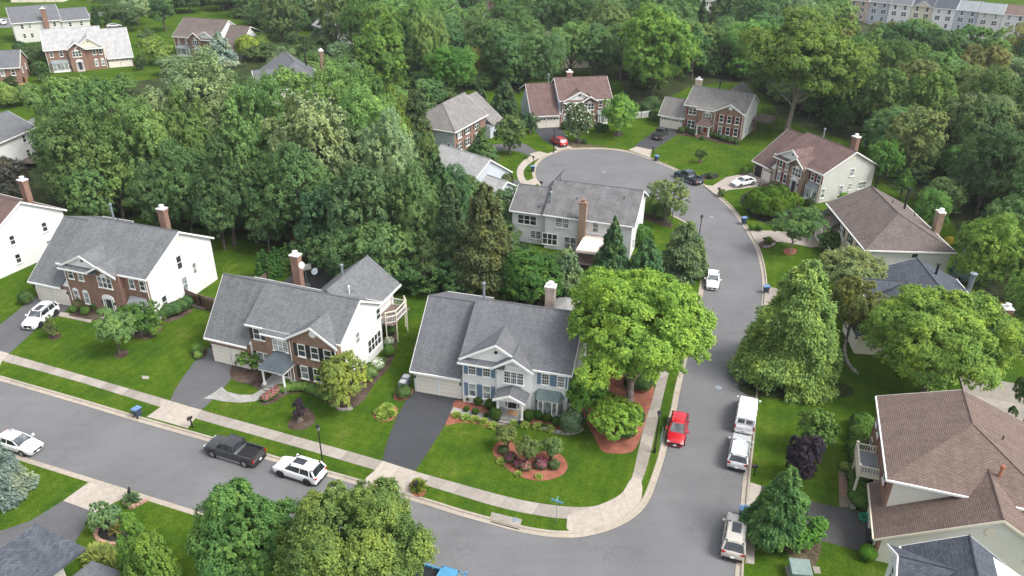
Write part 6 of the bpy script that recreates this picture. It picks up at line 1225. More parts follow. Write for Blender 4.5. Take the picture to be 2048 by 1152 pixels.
for i, (px, py, r) in enumerate(((524, 560, .9), (533, 558, .85), (541, 560, .8), (548, 556, .85), (556, 553, .8), (563, 551, .8), (570, 547, .8), (579, 545, .8))):
    g = G(px, py, LZ); plant(conifer(('thuja', i % 3), 50+i % 3, .85, 4.2, nleaf=2600, tiers=10, size=.2, base=.1, power=.45), 'thuja', g.x, g.y, sz=1+.1*math.sin(i*2), color=(.03, .075, .015), label='slim pointed thuja in the row behind the brown brick house', group='row of thujas')
for i, (px, py, r) in enumerate(((1505, 425, 2.1), (1522, 434, 2.2), (1545, 436, 2.3), (1566, 425, 2.0), (1535, 418, 2.3), (1514, 410, 1.8), (1558, 410, 1.9), (1580, 416, 1.6))): shrub(px, py, r, (.045, .085, .006), 'big rounded bush of the clipped clump at the curve', 1, 1.15, 'hedge_bush', 'hedge bushes at the curve')
for px, py, r, c, k, l in ((1571, 384, .9, (.08, .16, .015), 0, 'bright clipped bush by the door of the open garage house'), (1600, 404, .8, (.09, .18, .015), 0, 'bright clipped bush by the bay of the open garage house'), (1542, 374, .7, (.05, .09, .02), 1, 'low bush by the open garage house corner'), (1555, 378, .7, (.045, .08, .02), 1, 'dark low bush beside the wall of the open garage house'), (1618, 412, .9, (.03, .05, .02), 1, 'dark low bush under the bay of the open garage house'), (1686, 408, 1.7, (.085, .16, .015), 0, 'large bright round bush under the side wall with the brown roof'), (1421, 356, .75, (.05, .08, .025), 1, 'small bush in the black mulch ring on the cul-de-sac lawn'), (1489, 349, 1.0, (.05, .095, .02), 1, 'green bush at the top of the pale driveway'), (1443, 392, .8, (.06, .10, .03), 1, 'small bush where the pale driveway meets the kerb'), (1503, 460, .8, (.055, .12, .015), 0, 'round bush at the kerb by the pale driveway, left one'), (1518, 461, .9, (.05, .115, .015), 0, 'round bush at the kerb by the pale driveway, right one'), (1536, 486, .9, (.07, .14, .015), 0, 'round yellow green bush beside the black mailbox'), (1300, 430, 1.9, (.065, .125, .02), 1, 'spreading green bush in the border by the turning circle'), (1322, 438, 1.8, (.04, .085, .02), 1, 'darker bush under the airy tree by the turning circle'), (1282, 488, 2.0, (.04, .095, .018), 1, 'dark round bush at the gable of the house seen from behind'), (1375, 500, 1.2, (.05, .09, .03), 1, 'bush behind the kerb pine'), (1003, 382, 2.5, (.05, .065, .028), 1, 'dark reddish bush beside the maroon car'), (985, 372, 1.6, (.045, .05, .028), 1, 'low dark bush behind the maroon car'), (1155, 640, .1, BX, 0, 'tiny bush')):
    if r > .2: shrub(px, py, r, c, l, k, 1.0)
for i, (px, py, r) in enumerate(((1362, 265, .9), (1372, 262, .9), (1384, 268, .8), (1392, 270, .9), (1404, 279, .6), (1422, 274, .9), (1433, 277, .9), (1446, 281, .9), (1460, 285, .9), (1473, 288, .8))): shrub(px, py, r, (.05, .09, .025), 'low bush in the row along the front of the house with the red door', 1, .9, group='bushes before the house with the red door')
for i, (px, py, r) in enumerate(((1130, 258, 1.1), (1198, 262, 1.2), (1210, 262, 1.0), (1290, 228, 1.5), (1302, 222, 1.8), (1308, 240, 1.2), (1169, 287, .7), (1052, 318, .4))): shrub(px, py, r, (.04, .075, .025), ['dark bush right of the double garage', 'dark bush under the front window behind the magnolia', 'low bush under the front window, right one', 'grey green shrub by the white fence', 'tall shrub at the white fence end', 'shrub left of the low garage', 'flowering clump by the mailbox of the reddish roof house', 'low plant at the mailbox'][i], 1)
for i, (px, py, r) in enumerate(((1712, 905, 1.3), (1716, 880, 1.3), (1722, 860, 1.5), (1715, 925, 1.2), (1710, 965, 1.1), (1722, 972, 1.3), (1712, 985, 1.0), (1726, 995, 1.3), (1710, 1002, .9), (1722, 1012, 1.0), (1735, 960, 1.2), (1700, 940, .6))): shrub(px, py, r, (.05, .105, .018), 'rounded bush in the stone edged bed before the brown roofed brick house', 1, .8, group='bushes before the brown roofed brick house')
shrub(1733, 1116, 1.15, (.055, .14, .01), 'bright clipped ball at the garage corner, lower right', 0, 1, 'clipped_bush'); shrub(1690, 938, .7, (.12, .17, .04), 'pale yellow green ground plant at the head of the brown path', 1, .6)
for i, (px, py, r, c) in enumerate(((1938, 562, 1.6, (.05, .08, .03)), (1950, 572, .9, (.09, .12, .06)), (1958, 582, .9, (.08, .12, .03)), (1948, 590, 1.0, (.07, .1, .04)), (1966, 600, 1.2, (.10, .12, .08)), (1995, 632, 1.2, (.2, .16, .01)), (1896, 490, .9, (.25, .20, .02)))): shrub(px, py, r, c, ['dark green mound at the back lawn, right', 'small pale bush in the back border', 'bright small bush in the back border', 'rounded bush in the back border', 'white flecked bush in the back border', 'yellow flowering shrub behind the slate roof', 'yellow shrub behind the taupe roof'][i], 1)
for i in range(7): shrub(195+i*9, 1118+i*4.5, .8, (.13, .16, .04), 'yellow variegated hosta in the row by the porch at the bottom left', 3, 1.1, 'hosta', 'hostas at the bottom left')
shrub(264, 1004, .5, (.09, .13, .07), 'spiky pale plant around the mailbox at the bottom left', 3, 1.4, 'spiky_plant'); shrub(258, 1012, .5, (.06, .09, .03), 'low plant in the brick edged mailbox bed', 1, .7)
shrub(838, 978, .55, (.09, .13, .02), 'yellow green plant at the mailbox on the red mulch patch', 3, 1.3); shrub(235, 1062, .5, (.16, .15, .05), 'straw coloured tuft in the black mulch bed', 3, 1.2)
for i, (px, py, r, c) in enumerate(((1268, 772, 1.5, (.03, .075, .022)), (1282, 775, 1.5, (.035, .08, .022)), (1232, 745, 1.3, (.03, .06, .02)), (1250, 870, 1.2, (.04, .09, .02)), (1268, 842, 1.3, (.035, .08, .025)), (1180, 770, 1.0, (.03, .06, .02)))): shrub(px, py, r, c, ['dark ground ivy mound right of the lime tree trunk', 'second dark ivy mound right of the lime tree trunk', 'dark shrub behind the lime tree trunk', 'low green shrub under the corner tree', 'dark leafy mound in the corner mulch bed', 'dark shrub beside the right wall of the white house'][i], 1, .7)
for i, (px, py, r) in enumerate(((80, 150, 1.4), (100, 122, 1.5), (70, 118, 1.6), (50, 125, 1.6), (45, 110, 1.5), (85, 112, 1.5), (65, 128, 1.3))): shrub(px, py, r*1.3, (.04, .07, .025), 'shrub of the hedge row below the cream house, top left', 1, 1, group='hedge row top left')
g_ = 0
for i, (px, py, r, c) in enumerate(((500, 118, 3.4, (.10, .15, .02)), (525, 112, 3.0, (.08, .13, .025)), (492, 100, 1.8, (.12, .06, .08)), (545, 65, 1.6, (.35, .25, .01)), (1640, 300, 1.2, FOR), (150, 210, 3.2, (.08, .12, .03)), (20, 214, 2.6, (.085, .13, .03)), (60, 208, 2.4, (.07, .11, .03)), (5, 205, 2.5, (.09, .14, .03)), (95, 232, 1.6, (.06, .1, .03)))): shrub(px, py, r, c, ['yellow green spreading bush right of the white gable, top left', 'green spreading bush beside it, top left', 'pinkish bush at the white gable wall, top left', 'bright yellow flowering bush at the dark wood', 'low bush in the wood behind the open garage house', 'green bush at the left edge of the big wood', 'loose green tree like bush at the left edge', 'loose green bush by the side street, left', 'pale green bush at the left edge under the cedar fence', 'dark bush behind the triple window house'][i], 1, 1)
# ================= vehicles =================
def wheel_meshes(r, dark):
    k = ('wheel', round(r, 2), dark)
    if k not in WC:
        a = MB().lathe([(r*.62, -.11), (r*.96, -.11), (r, -.07), (r, .07), (r*.96, .11), (r*.62, .11)], n=22)
        b = MB().lathe([(r*.64, .02), (r*.64, .118), (r*.56, .10), (r*.2, .115), (.03, .12)], n=22)
        for i in range(5):
            t = i*2*math.pi/5; b.prism([(math.cos(t-.12)*r*.12, math.sin(t-.12)*r*.12, .112), (math.cos(t-.16)*r*.6, math.sin(t-.16)*r*.6, .112), (math.cos(t+.16)*r*.6, math.sin(t+.16)*r*.6, .112), (math.cos(t+.12)*r*.12, math.sin(t+.12)*r*.12, .112)], (0, 0, .02))
        WC[k] = (a.mesh('wheel', 'tyre', True, uv=None), b.mesh('rim', 'rim_dark' if dark else 'rim', uv=None))
    return WC[k]
SPEC = {
 # L, W, H, wheelbase, wheel r, belt z, hood stations (x/L from rear: z, width factor), greenhouse base x0 x1, roof x0 x1, roof width
 'sedan': dict(L=4.85, W=1.84, H=1.45, wb=2.8, r=.34, belt=.95, st=[(0, .62, .80), (.02, .86, .92), (.06, 1.0, .97), (.22, 1.02, 1), (.5, .97, 1), (.68, .96, 1), (.80, .90, .98), (.93, .80, .93), (.985, .66, .84), (1, .5, .76)], g=(.10, .73), rf=(.27, .55), wr=.70),
 'suv': dict(L=4.85, W=1.95, H=1.76, wb=2.9, r=.38, belt=1.12, st=[(0, .72, .86), (.015, 1.05, .94), (.05, 1.14, .98), (.3, 1.13, 1), (.6, 1.12, 1), (.70, 1.12, 1), (.80, 1.08, .99), (.94, .98, .94), (.985, .80, .86), (1, .58, .8)], g=(.025, .72), rf=(.10, .60), wr=.76),
 'hatch': dict(L=4.5, W=1.84, H=1.66, wb=2.7, r=.36, belt=1.08, st=[(0, .66, .82), (.02, .98, .92), (.06, 1.08, .97), (.3, 1.07, 1), (.6, 1.05, 1), (.70, 1.04, 1), (.80, .98, .98), (.93, .86, .93), (.985, .7, .84), (1, .5, .76)], g=(.03, .74), rf=(.14, .57), wr=.72),
 'pickup': dict(L=5.85, W=2.03, H=1.93, wb=3.68, r=.42, belt=1.22, st=[(0, .62, .92), (.01, .86, .97), (.05, .9, 1), (.36, .92, 1), (.37, 1.22, 1), (.6, 1.22, 1), (.72, 1.24, 1), (.82, 1.2, .99), (.95, 1.12, .95), (.985, .95, .9), (1, .62, .86)], g=(.375, .74), rf=(.40, .64), wr=.76),
 'van': dict(L=5.5, W=2.0, H=2.08, wb=3.5, r=.38, belt=1.22, st=[(0, .75, .93), (.012, 1.12, .97), (.05, 1.22, 1), (.3, 1.22, 1), (.7, 1.22, 1), (.82, 1.18, .98), (.93, 1.08, .93), (.985, .86, .86), (1, .6, .8)], g=(.012, .85), rf=(.03, .70), wr=.84)}
def car(kind, name, label, ctr, fwd, colr, H=None, dark_rim=False, cat='car', group=None, roof=None, sunroof=False, rails=False, L=None, cover=False, wheels=True):
    S = SPEC[kind]; L0 = S['L']; Wd = S['W']/2; Ht = H or S['H']; bz = S['belt']; r = S['r']; ang = math.atan2(fwd.y, fwd.x)
    e = empty(name, (ctr.x, ctr.y, ctr.z), ang, label, cat, group or 'parked vehicles'); zb = r*.62
    X = lambda t: (t-.5)*L0
    # lower body: a loft of rounded sections
    def z_at(t):
        st = S['st']
        for a, b in zip(st, st[1:]):
            if a[0] <= t <= b[0]: k = (t-a[0])/(b[0]-a[0]); return a[1]+(b[1]-a[1])*k, a[2]+(b[2]-a[2])*k
    ts = sorted(set([s[0] for s in S['st']]+[i/24 for i in range(25)])); v = []; n = 0
    wx = [.5-S['wb']/2/L0+.01*0-.0, .5+S['wb']/2/L0]
    for t in ts:
        zt, w = z_at(t); w *= Wd; zz = zb
        pr = [(w*.86, zb), (w*.97, zb+.1), (w, zb+.3), (w*.99, (zb+zt)*.55), (w*.97, zt-.16), (w*.92, zt-.05), (w*.78, zt), (w*.4, zt+.03), (0, zt+.04)]
        sec = [(y, z) for y, z in pr]+[(-y, z) for y, z in pr[-2::-1]]; n = len(sec); v += [(X(t), y, z) for y, z in sec]
    f = []
    for i in range(len(ts)-1):
        for k in range(n-1): a = i*n+k; f.append((a, a+1, a+n+1, a+n))
        f.append((i*n, (i+1)*n, (i+1)*n+n-1, i*n+n-1))
    f.append(tuple(range(n-1, -1, -1))); f.append(tuple((len(ts)-1)*n+k for k in range(n)))
    me = bpy.data.meshes.new('body'); me.from_pydata(v, [], [q[::-1] for q in f]); me.update(); me.materials.append(MT[colr]); me.polygons.foreach_set('use_smooth', [True]*len(me.polygons))
    body = link('body', me, e)
    if kind == 'pickup':
        b = MB(); x0, x1 = X(.015), X(.365); 
        for s in (-1, 1): b.box(x0, x1, s*Wd*.99, s*Wd*.86, .8, 1.2)
        b.box(x0-.03, x0+.07, -Wd*.95, Wd*.95, .75, 1.2); b.build('bed', colr, e)
        b = MB().box(x0+.08, x1-.02, -Wd*.85, Wd*.85, .945, .96)
        if cover: b = MB().box(x0+.06, x1, -Wd*.9, Wd*.9, 1.17, 1.22)
        else:
            for k in range(9): b.box(x0+.1, x1-.05, -Wd*.8+k*.19, -Wd*.8+k*.19+.08, .96, .975)
        b.build('bed_floor', 'plastic', e)
    # greenhouse
    g0, g1 = X(S['g'][0]), X(S['g'][1]); r0, r1 = X(S['rf'][0]), X(S['rf'][1]); wb_, wr = Wd*.93, Wd*S['wr']; zr = Ht-.09; zg = bz-.02
    van = kind == 'van'
    B = [(g0, -wb_, zg), (g1, -wb_*.93, zg-.02), (g1, wb_*.93, zg-.02), (g0, wb_, zg)]; T = [(r0, -wr, zr), (r1, -wr*.97, zr), (r1, wr*.97, zr), (r0, wr, zr)]
    m = MB(); m.poly([B[0], B[1], T[1], T[0]]); m.poly([B[2], B[3], T[3], T[2]]); m.poly([B[3], B[0], T[0], T[3]]); m.poly([B[1], B[2], T[2], T[1]]); m.poly(T)
    gl = m.build('cabin', colr if van else 'car_glass', e)
    fr = Vector(B[1]).lerp(Vector(T[1]), .04); 
    nf = (Vector(B[2])-Vector(B[1])).cross(Vector(T[1])-Vector(B[1])).normalized()*.012
    q = [Vector(B[1]).lerp(Vector(B[2]), .07), Vector(B[1]).lerp(Vector(B[2]), .93), Vector(T[1]).lerp(Vector(T[2]), .93), Vector(T[1]).lerp(Vector(T[2]), .07)]
    MB().poly([p+nf for p in q]).build('windscreen', 'screen', e)
    def panel(pts, nm, mat, off):
        pts = [Vector(p) for p in pts]; nn = (pts[1]-pts[0]).cross(pts[2]-pts[0]).normalized()*off; MB().poly([p+nn for p in pts]).build(nm, mat, e)
    lp = lambda a, b, t: Vector(a).lerp(Vector(b), t)
    if van:
        for i, (a, b) in enumerate(((.06, .36), (.40, .70), (.74, .95))):
            for (A, B2, C2, D2) in ((B[0], B[1], T[1], T[0]), (B[3], B[2], T[2], T[3])):
                lo1, lo2, hi1, hi2 = lp(A, B2, a), lp(A, B2, b), lp(D2, C2, a), lp(D2, C2, b)
                pts = [lp(lo1, hi1, .22), lp(lo2, hi2, .22), lp(lo2, hi2, .86), lp(lo1, hi1, .86)]
                if A[1] > 0: pts = pts[::-1]
                panel(pts, 'side_window', 'car_glass', .012)
        for a, b in ((.10, .46), (.54, .90)):
            lo1, lo2, hi1, hi2 = lp(B[3], B[0], a), lp(B[3], B[0], b), lp(T[3], T[0], a), lp(T[3], T[0], b)
            panel([lp(lo1, hi1, .2), lp(lo2, hi2, .2), lp(lo2, hi2, .78), lp(lo1, hi1, .78)], 'rear_window', 'car_glass', .012)
    # roof skin with rounded edge
    rm = roof or colr; v = []; nn = 9; k = 7
    for i in range(nn):
        u = i/(nn-1); x = r0-.05+(r1-r0+.08)*u; e_ = math.sin(math.pi*min(1, max(0, .5)))*1; drop = .07*(2*u-1)**4
        for j in range(k): s = j/(k-1)*2-1; v.append((x, s*wr*1.03, zr+.075-drop-.06*abs(s)**3))
    f = [(i*k+j, i*k+j+1, (i+1)*k+j+1, (i+1)*k+j)[::-1] for i in range(nn-1) for j in range(k-1)]; base = len(v)
    bd = [j for j in range(k)]+[i*k+k-1 for i in range(1, nn)]+[(nn-1)*k+j for j in range(k-2, -1, -1)]+[i*k for i in range(nn-2, 0, -1)]
    for q_ in bd: v.append((v[q_][0], v[q_][1], zr-.03))
    nb = len(bd)
    for i in range(nb): j = (i+1) % nb; f.append((bd[i], bd[j], base+j, base+i)[::-1])
    me = bpy.data.meshes.new('roof'); me.from_pydata(v, [], f); me.update(); me.materials.append(MT[rm]); me.polygons.foreach_set('use_smooth', [True]*len(me.polygons)); link('roof', me, e)
    pil = lambda a, b, r: MB().tube([a, b], r, 6).build('pillar', colr, e)
    for s in (-1, 1):
        i0, i1 = (0, 1) if s < 0 else (3, 2)
        pil(B[i1], T[i1], .045); pil(B[i0], T[i0], .07 if kind != 'suv' else .09)
        if not van:
            t = .5 if kind != 'pickup' else .48; pil(lp(B[i0], B[i1], t), lp(T[i0], T[i1], t), .035)
            if kind in ('suv', 'hatch'): pil(lp(B[i0], B[i1], .17), lp(T[i0], T[i1], .12), .06)
    if sunroof: MB().box(r0+(r1-r0)*.45, r1-.15, -wr*.5, wr*.5, zr+.07, zr+.092).build('sunroof', 'car_glass', e)
    if rails:
        for s in (-1, 1): MB().tube([(r0+.1, s*wr*.93, zr+.06), (r0+.2, s*wr*.93, zr+.12), (r1-.2, s*wr*.93, zr+.12), (r1-.1, s*wr*.93, zr+.06)], .022, 5).build('roof_rail', 'rim', e)
    # wheels, arches
    tm, rmesh = wheel_meshes(r, dark_rim)
    for sx in (-1, 1):
        for s in (-1, 1):
            x = sx*S['wb']/2
            ar = MB().lathe([(r*1.2, 0), (r*1.2, .02), (.02, .02)], n=20).build('wheel_arch', 'plastic', e); ar.matrix_local = Matrix.Translation((x, s*(Wd*.995), r*1.02)) @ Matrix.Rotation(-s*math.pi/2, 4, 'X')
            w = link('wheel', tm, e); w.matrix_local = Matrix.Translation((x, s*(Wd-.07), r)) @ Matrix.Rotation(-s*math.pi/2, 4, 'X'); link('rim', rmesh, w)
    # lamps, bumpers, grille, plate, mirrors, handles
    zf = S['st'][-2][1]; zq = z_at(.97)[0]
    for s in (-1, 1):
        b = MB().box(X(.955), X(.992), s*Wd*.86, s*Wd*.52, zq-.2, zq-.04); b.build('headlight', 'lamp_white', e)
        if kind in ('suv', 'hatch', 'sedan'): b = MB().box(X(.004), X(.05), s*Wd*.94, s*Wd*.60, bz-.25, bz-.08)
        else: b = MB().box(X(-.001), X(.03), s*Wd*.98, s*Wd*.84, .72, 1.12)
        b.build('tail_light', 'lamp_red', e)
        mr = MB().box(g1-.28, g1-.12, s*(Wd+.02), s*(Wd+.22), bz+.02, bz+.2); mr.build('mirror', colr, e)
        MB().box(X(.42), X(.46), s*Wd*1.0, s*(Wd+.02), bz-.18, bz-.14).box(X(.60), X(.64), s*Wd*1.0, s*(Wd+.02), bz-.18, bz-.14).build('door_handle', colr, e)
        MB().box(-S['wb']/2+r*1.2, S['wb']/2-r*1.2, s*Wd*1.0, s*(Wd+.012), zb, zb+.13).build('side_skirt', 'plastic' if not kind == 'pickup' else 'rim', e)
    MB().box(X(.99), X(1.003), -Wd*.5, Wd*.5, zb+.12, zf-.1).build('grille', 'plastic', e)
    MB().box(X(-.012), X(.02), -Wd*.84, Wd*.84, zb+.02, zb+.24).build('rear_bumper', 'plastic' if kind != 'van' else colr, e)
    MB().box(X(-.014), X(-.003), -.16, .16, zb+.27, zb+.40).build('number_plate', 'trim', e)
    MB().box(X(1.0), X(1.01), -.16, .16, zb+.08, zb+.2).build('number_plate', 'trim', e)
    return e
def by_wheels(kind, name, label, f, r_, colr, **k):
    a, b = G(*f), G(*r_); d = (a-b).normalized(); n = Vector((-d.y, d.x, 0)); m = (a+b)/2; n = n if n.dot(Vector((m.x, m.y, 0))) > 0 else -n
    return car(kind, name, label, m+n*(SPEC[kind]['W']/2-.07)+Vector((0, 0, k.pop('z', 0))), d, colr, **k)
def by_ctr(kind, name, label, c, f, r_, colr, **k):
    c = G(*c); return car(kind, name, label, c+Vector((0, 0, k.pop('z', 0))), (G(*f)-G(*r_)).normalized(), colr, **k)
ZD = LZ+.015
by_wheels('pickup', 'pickup_truck', 'dark grey crew cab pickup with sky-reflecting bonnet and open bed on the lower street', (426, 914), (491, 934), 'p_grey', cat='pickup', roof='p_grey')  # bonnet is the same dark grey paint; any silver look is reflected sky
by_wheels('suv', 'white_suv', 'white SUV with black wheels parked behind the dark pickup', (562, 954), (616, 971), 'p_white', dark_rim=True, sunroof=True, cat='SUV')
by_wheels('suv', 'white_suv', 'white SUV with panoramic roof parked in the driveway at the left', (79.5, 660), (117, 630), 'p_white', dark_rim=True, sunroof=True, rails=True, z=ZD, cat='SUV')
by_wheels('sedan', 'white_sedan', 'white sedan half hidden by the blue spruce at the left edge', (52, 914), (-3, 897), 'p_white')
by_ctr('hatch', 'red_hatchback', 'bright red car driving down the side street', (1354, 868), (1349, 895), (1360, 838), 'p_red')
by_ctr('van', 'white_van', 'white passenger van parked at the right kerb, back windows visible', (1491, 838), (1499, 795), (1489, 858), 'p_white', cat='van')
by_ctr('suv', 'silver_suv', 'silver SUV parked behind the white van', (1477, 912), (1483, 882), (1474, 934), 'p_silver', cat='SUV', H=1.68)
by_ctr('suv', 'champagne_suv', 'champagne coloured SUV with roof rails and sunroof, bottom right of the street', (1468, 1082), (1474, 1050), (1466, 1112), 'p_champ', rails=True, sunroof=True, cat='SUV', H=1.85)
by_ctr('sedan', 'white_sedan', 'white sedan parked on the left side of the curve beside the pine', (1424, 566), (1424, 590), (1425, 545), 'p_white')
by_ctr('pickup', 'pickup_truck', 'dark teal pickup parked on the kerb of the turning circle', (1376, 361), (1355, 352), (1397, 370), 'p_teal', cat='pickup')
by_wheels('sedan', 'white_sedan', 'white sedan in the pale driveway before the open garage', (1479, 377), (1505.5, 371.5), 'p_white', z=ZD)
by_ctr('pickup', 'pickup_truck', 'dark grey pickup with covered bed in the driveway of the house with the red door', (1321, 275), (1334, 263), (1308, 285), 'p_grey', z=ZD, cat='pickup', cover=True)
by_ctr('hatch', 'red_hatchback', 'red car in the driveway beside the magnolia', (1117, 290), (1103, 281), (1130, 296), 'p_red', z=ZD)
by_ctr('hatch', 'maroon_car', 'dark maroon car half hidden by a reddish bush at the left of the turning circle', (974, 364), (955, 362), (992, 366), 'p_maroon', z=ZD)
by_ctr('pickup', 'pickup_truck', 'bright blue pickup cut off by the bottom edge of the photo', (893, 1183), (935, 1197), (850, 1170), 'p_blue', cat='pickup')
by_ctr('sedan', 'silver_car', 'silver car behind the pale grey roof, top left', (229, 56), (240, 55), (218, 57), 'p_silver', z=ZD)
by_ctr('suv', 'white_suv', 'white car at the upper left edge of the photo', (0, 50), (-10, 49), (12, 51), 'p_white', z=ZD+.01)
# ================= street furniture =================
def copyset(make):
    st = {}
    def f(x, y, z, rz, label, group, s=1):
        if 'o' not in st:
            o = make(); st['o'] = o
        else:
            o = st['o'].copy(); COL.objects.link(o)
            for c in st['o'].children: d = c.copy(); COL.objects.link(d); d.parent = o
        o.location = (x, y, z); o.rotation_euler = (0, 0, rz); o['label'] = label; o['group'] = group; return o
    return f
def mk_bin():
    e = empty('wheeled_bin', (0, 0, 0), 0, 'x', 'bin'); b = MB(); 
    lo = [(-.24, -.26), (.24, -.26), (.24, .26), (-.24, .26)]; hi = [(-.30, -.34), (.30, -.34), (.30, .36), (-.30, .36)]
    v = [(x, y, .08) for x, y in lo]+[(x, y, 1.0) for x, y in hi]; b.v = v; b.f = [(3, 2, 1, 0), (4, 5, 6, 7), (0, 1, 5, 4), (1, 2, 6, 5), (2, 3, 7, 6), (3, 0, 4, 7)]; b.box(-.33, .33, -.37, .39, .93, 1.0)
    b.build('bin_body', 'bin_body', e); l = MB().slab([(-.34, -.42, 1.06), (.34, -.42, 1.06), (.34, .40, 1.12), (-.34, .40, 1.12)], .06); l.tube([(-.3, .46, 1.05), (.3, .46, 1.05)], .03, 6); l.build('lid', 'bin_blue', e)
    for s in (-1, 1): w = MB().lathe([(.12, -.03), (.12, .03)], n=12).build('wheel', 'tyre', e); w.matrix_local = Matrix.Translation((s*.27, .3, .12)) @ Matrix.Rotation(math.pi/2, 4, 'Y')
    return e
bn = copyset(mk_bin)
for px, py, a, l, z in ((277, 833, 2.7, 'blue lidded bin at the kerb of the lower street', .0), (1066, 343, 1.5, 'blue lidded bin left of the turning circle', .15), (1313, 322, .5, 'blue lidded bin at the far kerb of the turning circle', .0), (1487, 447, -1.2, 'blue lidded bin at the kerb near the two round bushes', .15), (1531, 586, -1.5, 'blue lidded bin at the kerb beside the tall cypress', .0), (1485, 1034, -1.6, 'blue lidded bin in front of the champagne SUV', .0)):
    g = G(px, py, z); bn(g.x, g.y, z, a, l, 'blue lidded bins')
for i, (px, py) in enumerate(((1738, 1082), (1737, 1096))):
    g = G(px, py, LZ); e = bn(g.x, g.y, LZ, -1.8, ['black bin beside the brown roofed garage, upper one', 'black bin beside the brown roofed garage, lower one'][i], 'black bins at the garage')
    for c in e.children:
        if c.name.startswith('lid') or c.name.startswith('bin'): c.data = c.data.copy(); c.data.materials[0] = MT['plastic']
def mk_mail():
    e = empty('mailbox', (0, 0, 0), 0, 'x', 'mailbox'); MB().box(-.05, .05, -.05, .05, 0, 1.15).tube([(0, -.02, .75), (0, .35, 1.05)], .025, 4).build('post', 'black', e)
    b = MB(); n = 8; pts = [(-.11, -.18, 1.12), (.11, -.18, 1.12)]+[(.11*math.cos(math.pi*i/n), -.18, 1.26+.11*math.sin(math.pi*i/n)) for i in range(n+1)]; b.prism(pts, (0, .52, 0)); b.build('box', 'black', e)
    MB().box(.115, .125, .05, .2, 1.2, 1.4).build('flag', 'lamp_red', e); return e
ml_ = copyset(mk_mail)
for px, py, a, l in ((385, 855, 2.6, 'black mailbox between the concrete apron and the pickup'), (264, 1002, .4, 'black mailbox over spiky plants in the brick edged bed'), (833, 985, 2.8, 'black mailbox on the small red mulch patch'), (1067, 326, 1.2, 'black mailbox left of the turning circle, upper one'), (1083, 378, 1.0, 'black mailbox left of the turning circle, lower one'), (1306, 307, 2.5, 'black mailbox at the driveway of the house with the red door'), (1528, 492, 1.5, 'black mailbox beside the yellow green ball bush'), (1171, 291, 3, 'black mailbox in the border under the magnolia'), (1508, 952, 1.6, 'black mailbox beside the street tree at the right kerb'), (1437, 390, 2.1, 'black mailbox at the pale driveway with the white sedan')):
    g = G(px, py, LZ); ml_(g.x, g.y, LZ, a, l, 'black mailboxes')
def lamp(px, py, ytop, label):
    g = G(px, py, LZ); h = zat(g.x, g.y, ytop)-LZ; e = empty('street_lamp', g, 0, label, 'street lamp', 'street lamps'); MB().lathe([(.13, 0), (.13, .5), (.07, .6), (.06, h-.75), (.09, h-.7), (.09, h-.6)], n=10).build('pole', 'black', e)
    MB().lathe([(.12, h-.6), (.20, h-.2)], n=6).build('lantern', 'glass_pale', e); MB().lathe([(.25, h-.2), (.22, h-.1), (.1, h), (.02, h+.08)], n=6).build('lamp_cap', 'black', e)
    f = MB()
    for i in range(6): t = i*math.pi/3; f.tube([(.125*math.cos(t), .125*math.sin(t), h-.6), (.205*math.cos(t), .205*math.sin(t), h-.2)], .015, 4)
    f.build('lantern_frame', 'black', e)
lamp(646, 930, 850, 'black street lamp beside the white SUV on the lower street'); lamp(1309, 905, 822, 'black street lamp on the corner verge across from the red car'); lamp(1397, 482, 430, 'black street lamp beside the kerb pine'); lamp(1107, 305, 256, 'street lamp at the red car driveway by the turning circle'); lamp(83, 178, 154, 'small lamp post on the lawn at the top left')
g = G(1112, 1046, LZ); h = zat(g.x, g.y, 1002)-LZ; e = empty('street_sign', g, 0, 'pale blue street name sign on a thin post at the corner', 'street sign'); MB().lathe([(.03, 0), (.03, h+.15)], n=8).build('post', 'galv', e)
s_ = MB().box(-.55, .55, -.015, .015, h-.13, h+.10).build('sign_blade', 'sign', e); s_.rotation_euler = (0, 0, -.42); e2_ = MB().box(-.3, .3, -.015, .015, h+.12, h+.28).build('sign_blade', 'sign', e); e2_.rotation_euler = (0, 0, 1.25)
def flat_thing(name, label, cat, pts, z, t, m, group=None):
    P = [G(*p) for p in pts]; P = [Vector((p.x, p.y, z)) for p in P]
    if (P[1]-P[0]).cross(P[2]-P[0]).z < 0: P = P[::-1]
    o = MB().slab(P, t).build(name, m); return tag(o, label, cat, group)
a = flat_thing('storm_drain', 'concrete storm drain slab with round cover at the corner kerb', 'storm drain', [(983, 1027), (1044, 1042), (1040, 1055), (980, 1039)], LZ+.03, .2, 'concrete'); g = G(1030, 1043); mc = MB().lathe([(.33, 0), (.33, .012), (.28, .016)], (g.x, g.y, LZ+.03), 18).build('cover', 'galv', a)
m_ = MB().poly([(0, 0, 0)]*3); P0, P1 = G(982, 1040.5, .1), G(1039, 1056, .1); q = (P1-P0).normalized(); nn_ = Vector((q.y, -q.x, 0)); MB().prism([P0+nn_*.1, P1+nn_*.1, P1+nn_*.1-Vector((0, 0, .1)), P0+nn_*.1-Vector((0, 0, .1))], nn_*.03).build('inlet', 'plastic', a)
a = flat_thing('storm_drain', 'concrete storm drain slab with round cover beside the champagne SUV', 'storm drain', [(1494, 1075), (1510, 1077), (1508, 1131), (1490, 1129)], LZ+.03, .2, 'concrete'); g = G(1502, 1082); MB().lathe([(.3, 0), (.3, .012), (.26, .016)], (g.x, g.y, LZ+.03), 18).build('cover', 'galv', a)
